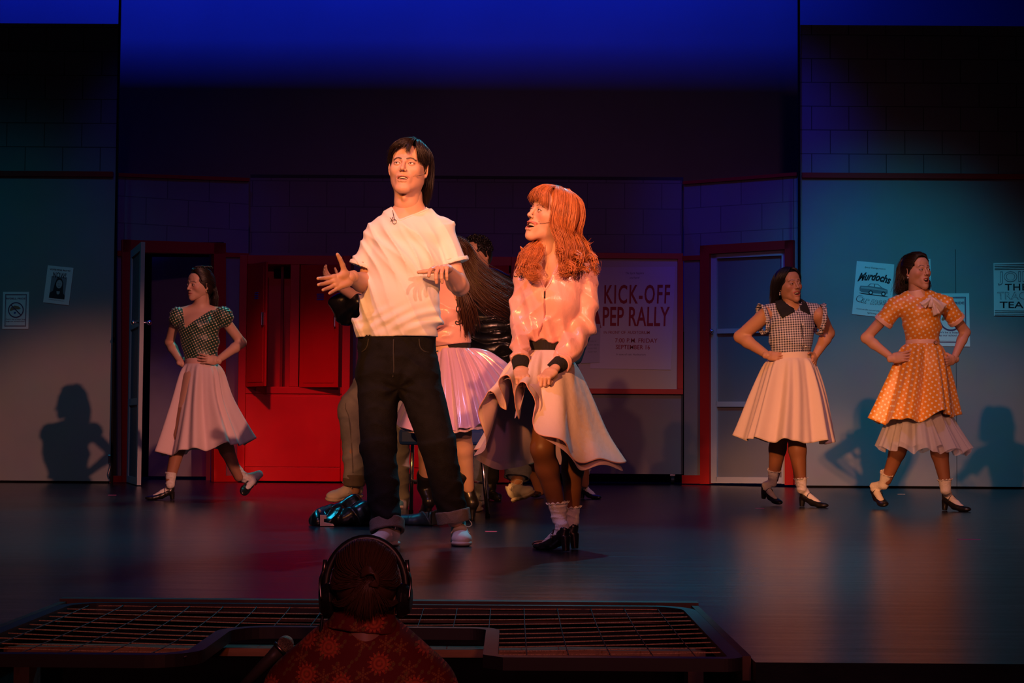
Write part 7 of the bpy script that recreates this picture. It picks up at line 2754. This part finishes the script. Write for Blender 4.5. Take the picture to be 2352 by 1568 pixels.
# dancer behind the girl in the satin jacket
I_ = Fig(13.0, (1290, 1140), 'dancer in blue skirt and strapped black shoes, mostly hidden behind the red-haired girl', SK_A)
f = Field(0.010)
I_.chain(f, [(1287, 690, 0.0, 0.045, 0.046), (1287, 712, 0.02, 0.05, 0.05)])
I_.chain(f, [(1287, 720, 0.03, 0.125, 0.06), (1287, 770, 0, 0.11, 0.09), (1287, 850, 0, 0.10, 0.09)], k=0.03)
leg(I_, f, (1262, 880, 0.05), (1215, 1040, 0.0), (1240, 1128, 0.25), (0.08, 0.058, 0.052, 0.036))
leg(I_, f, (1312, 880, -0.05), (1335, 1000, -0.1), (1343, 1110, 0.1), (0.08, 0.055, 0.050, 0.034))
w = make_head(I_.acc, I_.t, I_.q(1287, 662), rot(-20, 0, 0), I_.skin, (0.02, 0.012, 0.01), h=0.0045, sc=0.98)
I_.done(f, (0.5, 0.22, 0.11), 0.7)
merge_hair('hair', MB(), hair_cap(rot(-20, 0, 0), I_.q(1287, 662), 0.006, cap_parts(1.0), FACE_CUT), dark_hair, I_.t)
f = Field(0.007)
I_.chain(f, [(1287, 716, 0.02, 0.14, 0.08), (1287, 760, 0, 0.135, 0.11), (1287, 830, 0, 0.11, 0.10)], k=0.02)
I_.limb(f, [(1245, 724, 0, 0.048), (1232, 775, 0.0, 0.045), (1245, 825, -0.08, 0.038)])
I_.limb(f, [(1330, 724, 0, 0.048), (1340, 775, 0.0, 0.045), (1325, 825, -0.08, 0.038)])
field_obj('blouse', f, mat('teal_blouse_cloth', (0.05, 0.20, 0.26), 0.7), I_.t)
full_skirt(I_, 'skirt', mat('blue_cotton', (0.16, 0.34, 0.46), 0.8), (1287, 828, 0), (0.11, 0.10), (1283, 930, 0), (0.19, 0.18), (1270, 1062, 0), (0.30, 0.28), pleats=((7, 1.0, 1.1, 1.0), (12, 0.6, 0.2, -0.6)), amp=0.025)
h1, t1 = (gx(1333, 13.15), 13.2, 0.0), (gx(1374, 13.1), 13.05, 0.0)
heel_shoe(I_.t, h1, t1, sc=0.92, h=0.0035, hh=0.055, ankle=at(1342, 1105, 13.15), sock_top=at(1343, 1078, 13.1), sock_r=0.040)
h1, t1 = (gx(1246, 13.3), 13.35, 0.02), (gx(1222, 13.1), 13.1, 0.0)
heel_shoe(I_.t, h1, t1, sc=0.95, h=0.0035, hh=0.055, sock=False)

# dancer in black boots
J_ = Fig(12.7, (1130, 1150), 'dancer in black trousers and boots, hidden behind the kicking dancer except one boot', SK_A)
f = Field(0.010)
J_.chain(f, [(1125, 690, 0.0, 0.055, 0.056), (1125, 712, 0.02, 0.05, 0.05)])
J_.chain(f, [(1125, 720, 0.03, 0.14, 0.06), (1125, 770, 0, 0.13, 0.09), (1125, 850, 0, 0.13, 0.09)], k=0.03)
w = make_head(J_.acc, J_.t, J_.q(1125, 660), rot(0, 0, 0), J_.skin, (0.02, 0.012, 0.01), h=0.0045, male=True)
J_.done(f)
merge_hair('hair', MB(), hair_cap(rot(0, 0, 0), J_.q(1125, 660), 0.006, cap_parts(1.0), FACE_CUT), dark_hair, J_.t)
f = Field(0.008)
J_.chain(f, [(1125, 722, 0.02, 0.17, 0.09), (1125, 770, 0, 0.17, 0.12), (1125, 850, 0, 0.16, 0.11)], k=0.02)
J_.limb(f, [(1078, 730, 0, 0.058), (1070, 785, 0.0, 0.052), (1084, 850, -0.08, 0.042)])
J_.limb(f, [(1172, 730, 0, 0.058), (1180, 785, 0.0, 0.052), (1168, 850, -0.08, 0.042)])
field_obj('black_shirt', f, black_cloth, J_.t)
lower_shapes(J_, J_.t, black_cloth, [(1125, 850, 0, 0.16, 0.12), (1125, 900, 0, 0.165, 0.13)],
             [[(1100, 900, 0.0, 0.09), (1092, 1010, 0.0, 0.07), (1085, 1105, 0.05, 0.06)], [(1150, 900, 0.0, 0.09), (1132, 1010, -0.05, 0.07), (1126, 1100, 0.0, 0.062)]], name='trousers', h=0.009)
ankle_boot(J_, J_.t, J_.q(1126, 1118, 0.0), (gx(1122, 12.75), 12.75, 0), (gx(1143, 12.6), 12.6, 0.0), black_leather, rr=0.045, hh=0.05, top=J_.q(1126, 1092, 0.0))
ankle_boot(J_, J_.t, J_.q(1085, 1118, 0.05), (gx(1087, 12.85), 12.85, 0), (gx(1080, 12.7), 12.65, 0.0), black_leather, rr=0.045, hh=0.05, top=J_.q(1085, 1095, 0.05))

# ================================================================== leather jacket dropped on the floor
dj = 9.45
t = thing('dropped_jacket', (gx(785, dj), dj, 0), 'crumpled black leather jacket lying on the stage floor beside the young man', 'jacket')
q = lambda x, y, o=0: at(x, y, dj + o)
f = Field(0.005)
f.ell(q(737, 1196, 0.0), (0.058, 0.15, 0.070), 0.0)
f.ell(q(775, 1190, 0.02), (0.09, 0.17, 0.070), 0.025)
f.ell(q(808, 1164, 0.06), (0.065, 0.10, 0.070), 0.025)
f.ell(q(832, 1184, 0.0), (0.075, 0.15, 0.085), 0.025)
f.cone(q(757, 1176, -0.06), q(812, 1150, 0.0), 0.030, 0.040, 0.015)
f.cone(q(790, 1192, -0.12), q(840, 1170, -0.08), 0.038, 0.050, 0.015)
f.cone(q(722, 1195, -0.05), q(760, 1200, -0.13), 0.030, 0.034, 0.015)
f.disp(folds(0.016, [((0.6, 0.3, 0.7), 42, (1, 0, 0.2), 18, 1.6, 0.5), ((-0.7, 0.2, 0.7), 55, (1, 0, 0.3), 16, 1.5, 2.2), ((0.2, 0.9, 0.4), 38, (1, 0, 0.3), 20, 1.5, 1.2)]))
f.plane((0, 0, 0.002), (0, 0, -1))
field_obj('jacket_body', f, black_lea, t, 1)
b = MB()
cx = at(742, 1185, dj - 0.18)
pts = [(735, 1182), (750, 1183), (750, 1191), (744, 1192), (744, 1199), (765, 1203), (768, 1208), (735, 1208)]
b.slab([at(x, y, dj - 0.185) for x, y in reversed(pts)], (0, 0.012, 0))
b.build('lining_patch', mat('pale_lining', (0.75, 0.50, 0.42), 0.5), t, bevel=0.002, label='pale lining showing at the front')
MB().tube([at(733, 1170, dj - 0.15), at(736, 1175, dj - 0.16)], 0.006, 8).build('snap_stud', mat('pale_lining', (0.7, .5, .4), .5), t)
f = Field(0.0045)
f.fc(q(905, 1196, 0.12), q(948, 1196, 0.05), (0, 0, 1), (0.036, 0.05), (0.040, 0.055), 0.0)
f.fc(q(948, 1196, 0.05), q(1000, 1194, 0.0), (0, 0, 1), (0.040, 0.055), (0.054, 0.065), 0.01, cap=True)
f.fc(q(850, 1195, 0.08), q(905, 1196, 0.12), (0, 0, 1), (0.045, 0.06), (0.036, 0.05), 0.02)
f.disp(folds(0.004, [((0.8, 0.3, 0.5), 60, (1, 0, 0.2), 18, 1.6, 0.5)]))
f.plane((0, 0, 0.002), (0, 0, -1))
sl = field_obj('sleeve', f, mat('slate_leather', (0.035, 0.05, 0.06), 0.4, spec=0.6), t, 1)
for px in (985, 992):
    b = MB()
    cc = q(px, 1194, 0.01)
    b.tube([cc + Vector((0, 0.066 * math.cos(a * PI / 10), 0.053 * math.sin(a * PI / 10))) for a in range(0, 21)], 0.002, 5, cap=False)
    b.build('cuff_stitching', black_m, sl, True)

# ================================================================== small marks on the stage floor
for i, (px, py, d) in enumerate(((1745, 1166, 0), (2070, 1134, 0), (2225, 1237, 0), (258, 1136, 0), (1128, 1219, 0))):
    dd = 0.53 * FPX / (py + (px - 1176) * -0.0066 - 982)
    dd = FPX * 0.53 / (py - (px - 1176) * 0.0066 - 982)
    x = gx(px, dd, py)
    lab = {1745: 'pink spike tape mark on the floor left of the gingham girl', 2070: 'pale tape mark on the floor behind the yellow dress girl', 2225: 'pink tape mark on the floor at far right',
           258: 'pink tape mark on the floor near the left wall', 1128: 'small pale tape mark on the floor between the lead pair'}[px]
    o = MB().box(x - (0.03 if i != 2 else 0.055), x + (0.03 if i != 2 else 0.055), dd - 0.012, dd + 0.012, 0.0, 0.0015).build('floor_tape', mat('pink_tape' if i != 1 else 'white_tape', (0.8, 0.15, 0.4) if i != 1 else (0.6, 0.6, 0.6), 0.5))
    setp(o, lab, 'tape', 'spike tape marks on the stage floor')

# ================================================================== pit safety net
t = thing('pit_net', (-0.4, 4.6, -0.06), 'dark steel framed safety net of thin cords over the orchestra pit', 'safety net')
zn = 0.006
frame_m = mat('frame_black_paint', (0.035, 0.032, 0.04), 0.45, metal=0.3)
b = MB()


def rim(pts, w_=0.035, hgt=0.03):
    b = MB()
    n = len(pts)
    L, R2 = [], []
    P2 = [Vector((x, y, 0)) for x, y in pts]
    for i in range(n):
        tg = (P2[min(i + 1, n - 1)] - P2[max(i - 1, 0)]).normalized()
        nn = Vector((-tg.y, tg.x, 0)) * w_ / 2
        L.append(P2[i] + nn)
        R2.append(P2[i] - nn)
    vs = []
    for i in range(n):
        for p, z in ((L[i], zn), (R2[i], zn), (R2[i], zn - hgt), (L[i], zn - hgt)):
            vs.append((p.x, p.y, z))
    fs = [(4 * i + k, 4 * i + (k + 1) % 4, 4 * i + 4 + (k + 1) % 4, 4 * i + 4 + k) for i in range(n - 1) for k in range(4)]
    fs += [(3, 2, 1, 0), tuple(4 * (n - 1) + k for k in range(4))]
    b.add(vs, fs)
    return b


def arc(c, r, a0, a1, n=8):
    return [(c[0] + r * math.cos(R(a0 + (a1 - a0) * i / n)), c[1] + r * math.sin(R(a0 + (a1 - a0) * i / n))) for i in range(n + 1)]


X0, X1, Y0, Y1 = PX0 + 0.04, PX1 - 0.04, 4.03, 5.19
NXL, NXR, NY = -0.735, -0.045, 4.60
path = arc((X0 + 0.12, Y1 - 0.12), 0.12, 180, 90) + arc((X1 - 0.12, Y1 - 0.12), 0.12, 90, 0) + arc((X1 - 0.03, Y0 + 0.03), 0.03, 0, -90)
path += [(NXR + 0.03, Y0), (NXR, Y0 + 0.03)] + arc((NXR - 0.06, NY - 0.06), 0.06, 0, 90) + arc((NXL + 0.12, NY - 0.12), 0.12, 90, 180) + arc((NXL - 0.10, Y0 + 0.10), 0.10, 0, -90)
path += arc((X0 + 0.03, Y0 + 0.03), 0.03, 270, 180) + [(X0, Y1 - 0.12)]
rim(path).build('frame', frame_m, t)
cord = mat('pale_cord', (0.55, 0.34, 0.20), 0.7, noise=0.5, nscale=300)
cord2 = mat('dull_cord', (0.16, 0.14, 0.17), 0.8)
b = MB()


def sag(x, y):
    return zn - 0.008 - 0.022 * max(0, math.sin(PI * (x - X0) / (X1 - X0))) * max(0, math.sin(PI * (y - Y0) / (Y1 - Y0))) ** 0.7


ys = [Y1 - 0.02 - 0.0985 * k for k in range(12)]
for y in ys:
    segs = [(X0, X1)] if y > NY else [(X0, NXL - 0.02 if y > Y0 + 0.08 else NXL - 0.08), (NXR, X1)]
    for a0, a1 in segs:
        n = max(6, int((a1 - a0) / 0.06))
        b.tube([(a0 + (a1 - a0) * i / n, y + 0.004 * math.sin(i * 0.9 + y * 30), sag(a0 + (a1 - a0) * i / n, y)) for i in range(n + 1)], 0.0017, 5)
b.build('long_cord_net', cord, t, True, label='pale lengthwise cords')
b = MB()
x = X0 + 0.06
while x < X1:
    y0 = NY if NXL < x < NXR else Y0
    b.tube([(x, y0 + (Y1 - y0) * i / 12, sag(x, y0 + (Y1 - y0) * i / 12) + 0.002) for i in range(13)], 0.0013, 5)
    x += 0.0985
b.build('cross_cord_net', cord2, t, True, label='dull crosswise cords')
# timber kerb round the pit opening
b = MB()
b.box(PX0 - 0.0, PX1, PY1 - 0.05, PY1 - 0.005, -0.05, 0.014)
b.box(PX0 + 0.002, PX0 + 0.022, PY0 + 0.06, PY1 - 0.05, -0.05, 0.006)
b.box(PX1 - 0.022, PX1 - 0.002, PY0 + 0.06, PY1 - 0.05, -0.05, 0.006)
structure(b.build('trim_pit', mat('dark_stained_timber', (0.07, 0.035, 0.025), 0.6, noise=0.4, nscale=12)))
# shelf and props in the pit
t = thing('pit_shelf', (-0.45, 4.55, -1.7), 'low dark ledge with timber edge inside the orchestra pit, behind the conductor', 'shelf')
b = MB()
b.box(-1.30, 0.52, 4.52, 4.66, -0.065, -0.05)
b.box(-1.30, 0.52, 4.505, 4.52, -0.06, -0.040)
b.build('ledge', wood_m, t)
b = MB()
b.box(-1.28, -1.24, 4.53, 4.64, -1.70, -0.065)
b.build('post', mat('dark_stained_timber', (0.07, 0.035, 0.025), 0.6), t)
b = MB()
b.box(0.46, 0.50, 4.53, 4.64, -1.70, -0.065)
b.build('post', mat('dark_stained_timber', (0.07, 0.035, 0.025), 0.6), t)
for i, (pa, pb, lab) in enumerate((((-1.32, 4.05, -0.28), (-1.10, 4.15, -0.13), 'slanting timber brace below the left end of the pit net'),
                                   ((0.44, 4.05, -0.13), (0.52, 4.1, -0.36), 'slanting timber brace below the right end of the pit net'))):
    o = MB().slab([Vector(pa) + Vector((-0.012, 0, 0.02)), Vector(pa) + Vector((0.012, 0, -0.02)), Vector(pb) + Vector((0.012, 0, -0.02)), Vector(pb) + Vector((-0.012, 0, 0.02))], (0, 0.05, 0)).build('timber_brace', wood_m)
    setp(o, lab, 'timber')

# ================================================================== conductor seen from behind
K_ = Fig(4.30, (835, 1560), 'person seen from behind in dark red floral shirt and headphones, standing in the orchestra pit', (0.40, 0.20, 0.13))
K_.t.location.z = -1.70
HK = K_.q(840, 1366)
RK = rot(183, -8, 0)
w = make_head(K_.acc, K_.t, HK, RK, K_.skin, (0.05, 0.022, 0.012), male=True, h=0.003, face=False)
f = Field(0.007)
f.cone(K_.q(838, 1365, 0.0), K_.q(836, 1435, 0.02), 0.060, 0.064, 0.02)
K_.chain(f, [(832, 1475, 0.02, 0.07, 0.06), (830, 1575, 0.0, 0.15, 0.09), (830, 1700, 0, 0.15, 0.10), (830, 1950, 0, 0.14, 0.10)], k=0.03)
for sg in (-1, 1):
    f.cone(K_.q(832 + sg * 60, 2000), K_.q(832 + sg * 75, 2900), 0.085, 0.05, 0.03)
    arm(K_, f, (832 + sg * 150, 1590, 0.0), (832 + sg * 235, 1760, -0.05), (832 + sg * 190, 1820, 0.24), (0.05, 0.042, 0.042, 0.03))
K_.done(f)
b = MB()
# hair: combed down to the clip, tail fanning out over the nape (local y points to the audience for this head)
cl = (-0.012, 0.118, 0.030)
locks(b, [lg for lg in [[w((sx * 0.072, -0.03, 0.03)), w((sx * 0.081, 0.03, 0.03)), w((sx * 0.068, 0.085, 0.015)), w(cl)] for sx in (-1,)]] +
      [[w((-0.066, -0.03, 0.085)), w((-0.068, 0.04, 0.098)), w((-0.045, 0.098, 0.055)), w(cl)],
       [w((-0.02, -0.04, 0.122)), w((-0.02, 0.05, 0.128)), w((-0.01, 0.105, 0.070)), w(cl)],
       [w((0.02, -0.04, 0.122)), w((0.025, 0.05, 0.128)), w((0.02, 0.105, 0.070)), w(cl)],
       [w((0.066, -0.03, 0.085)), w((0.068, 0.04, 0.098)), w((0.05, 0.098, 0.055)), w(cl)],
       [w((0.072, -0.03, 0.03)), w((0.081, 0.03, 0.03)), w((0.072, 0.085, 0.010)), w(cl)]], 260, 0.0042, 61, 0.002, m=14)
for sx in (-1, 1):
    locks(b, [[w((sx * 0.080, 0.01, 0.01)), w((sx * 0.078, 0.05, -0.02)), w((sx * 0.045, 0.10, -0.028)), w(cl)],
              [w((sx * 0.074, 0.03, -0.022)), w((sx * 0.062, 0.07, -0.022)), w((sx * 0.03, 0.105, -0.005)), w(cl)]], 60, 0.004, 62, 0.002)
locks(b, [[w(cl), w((-0.03, 0.112, 0.01)), w((-0.05, 0.098, -0.02)), w((-0.064, 0.082, -0.045))],
          [w(cl), w((-0.015, 0.118, 0.0)), w((-0.015, 0.108, -0.035)), w((-0.015, 0.098, -0.070))],
          [w(cl), w((0.0, 0.118, 0.0)), w((0.005, 0.108, -0.035)), w((0.010, 0.098, -0.068))],
          [w(cl), w((0.02, 0.112, 0.01)), w((0.040, 0.098, -0.02)), w((0.056, 0.082, -0.045))]], 90, 0.0035, 63, 0.004, m=10)
for k in range(26):
    a = k / 25
    c = w((0.0 - 0.03 * a + 0.01, 0.128, -0.012 + 0.012 * math.sin(a * 3)))
    b.tube(catmull([w((0.008, 0.120, 0.037 + 0.0006 * k)), w((-0.012, 0.134, 0.046 + 0.0006 * k)), w((-0.034, 0.128, 0.038 - 0.0008 * k)), w((-0.012, 0.124, 0.018))], 9), 0.0035, 5)
cap = hair_cap(RK, HK, 0.004, [((0, 0.012, 0.038), (0.0755, 0.095, 0.086), 0.0), ((0, 0.035, 0.010), (0.072, 0.074, 0.045), 0.02)], [((0, -0.10, -0.02), (0.07, 0.08, 0.09), 0.008)], 1.0)
merge_hair('hair', b, cap, mat('brown_tied_hair', (0.10, 0.045, 0.022), 0.38), K_.t)
f = Field(0.006)
K_.chain(f, [(834, 1450, 0.02, 0.078, 0.070), (832, 1505, 0.0, 0.125, 0.095), (828, 1575, 0.0, 0.195, 0.120), (828, 1700, 0, 0.20, 0.125), (828, 1960, 0, 0.17, 0.12)], k=0.05)
f.cone(K_.q(685, 1572, 0.02), K_.q(970, 1568, 0.02), 0.060, 0.060, 0.06)
f.cone(K_.q(760, 1520, 0.02), K_.q(905, 1516, 0.02), 0.055, 0.055, 0.06)
K_.limb(f, [(672, 1592, 0.02, 0.066), (605, 1750, -0.03, 0.062), (642, 1815, 0.18, 0.05)], 0.03)
K_.limb(f, [(985, 1588, 0.02, 0.066), (1060, 1750, -0.03, 0.062), (1020, 1815, 0.18, 0.05)], 0.03)
f.cone(K_.q(838, 1330, -0.01), K_.q(837, 1376, 0.0), 0.058, 0.060, 0.0, 's')
f.disp(folds(0.0035, [((0.8, 0, 0.5), 30, (1, 0, 0.2), 14, 1.2, 0.5), ((-0.5, 0, 0.9), 34, (1, 0, 0.3), 10, 1.3, 2.2)]))
flo = floral_mat()
ks = field_obj('floral_shirt', f, flo, K_.t, 2, uv=planar_uv(0.2))
g = Field(0.004)
g.fc(K_.q(838, 1402, -0.012), K_.q(833, 1448, -0.015), (1, 0, 0), (0.073, 0.075), (0.092, 0.088), 0.0, cap=True)
g.fc(K_.q(839, 1390, 0.0), K_.q(834, 1455, 0.0), (1, 0, 0), (0.064, 0.068), (0.075, 0.078), 0.0, 's', cap=True)
field_obj('collar', g, flo, ks, 1, uv=planar_uv(0.2, (0.3, 0)))
g = Field(0.008)
K_.chain(g, [(828, 1950, 0, 0.16, 0.115), (828, 2060, 0, 0.17, 0.12)], k=0.02)
for sg in (-1, 1):
    K_.limb(g, [(828 + sg * 75, 2080, 0, 0.095), (828 + sg * 85, 2940, 0, 0.065)], 0.02)
field_obj('trousers', g, black_cloth, K_.t)
for sg in (-1, 1):
    sneaker(K_.t, (K_.t.location.x + sg * 0.09, 4.22, -1.70), (K_.t.location.x + sg * 0.10, 4.46, -1.70), h=0.005, m=black_leather)

# headphones
t = thing('headphones', tuple(K_.q(840, 1320)), 'black over-ear headphones with thin metal yokes worn by the person in the pit', 'headphones')
cupm = mat('black_plastic', (0.014, 0.013, 0.013), 0.35)
b = MB()
pts = []
for k in range(25):
    a = R(-12 + 204 * k / 24)
    pts.append(w((0.0985 * math.cos(a), 0.008, 0.020 + 0.118 * math.sin(a))))
b.tube(pts, 0.0095, 8, flat=0.55, up=(0, 1, 0))
b.build('headband', cupm, t, True)
for sg in (-1, 1):
    b = MB()
    c0 = w((sg * 0.083, 0.010, -0.012))
    c1 = w((sg * 0.112, 0.014, -0.014))
    b.tube([c0, c0.lerp(c1, 0.3), c0.lerp(c1, 0.55), c1], [0.040, 0.043, 0.038, 0.030], 24)
    cu = b.build('ear_cup', cupm, t, False, bevel=0.002)
    b = MB()
    b.tube([w((sg * 0.076, 0.010, -0.012)), w((sg * 0.083, 0.010, -0.012))], [0.036, 0.042], 24)
    b.build('ear_pad', mat('pad_leatherette', (0.01, 0.01, 0.01), 0.6), cu, True)
    b = MB()
    for dy in (-0.044, 0.044):
        b.tube(catmull([w((sg * 0.105, 0.010, 0.055)), w((sg * 0.110, 0.010 + dy * 0.8, 0.030)), w((sg * 0.106, 0.012 + dy, -0.012))], 10), 0.0035, 6)
    b.tube([w((sg * 0.104, 0.010, 0.048)), w((sg * 0.100, 0.010, 0.085))], 0.005, 8)
    b.build('yoke', mat('brushed_steel', (0.45, 0.38, 0.32), 0.35, metal=1), cu, True)
b = MB()
b.tube(catmull([w((0.104, 0.014, -0.05)), w((0.106, 0.03, -0.10)), w((0.095, 0.05, -0.15)), K_.q(735, 1520, -0.05), K_.q(720, 1600, 0)], 24), 0.004, 6)
b.build('cable', cupm, t, True)

# microphone at the left shoulder
t = thing('vocal_microphone', tuple(at(640, 1500, 4.44)), 'handheld microphone with round metal grille on a stand, beside the floral shirt shoulder', 'microphone')
c = at(656, 1478, 4.44)
dr_ = Vector((-0.62, -0.1, -0.62)).normalized()
gm = mat('grille_steel', (0.50, 0.38, 0.28), 0.4, metal=0.8, bump=1.0, bscale=330)
MB().sphere(c, 0.021, 24, 16).build('grille', gm, t, True)
b = MB()
b.tube([c + dr_ * 0.014, c + dr_ * 0.022, c + dr_ * 0.0225], [0.0225, 0.0225, 0.018], 24)
b.build('collar_ring', mat('brushed_steel', (0.45, 0.38, 0.32), 0.35, metal=1), t, True)
b = MB()
b.tube([c + dr_ * 0.020, c + dr_ * 0.05, c + dr_ * 0.17], [0.019, 0.016, 0.011], 20)
b.build('handle', mat('dark_grey_handle', (0.05, 0.04, 0.035), 0.5), t, True)
e = c + dr_ * 0.12
b = MB()
b.tube([e, Vector((e.x, e.y, -1.68))], 0.009, 10)
b.tube([Vector((e.x, e.y, -1.70)), Vector((e.x, e.y, -1.68))], 0.09, 28)
b.build('stand', black_metal, t)
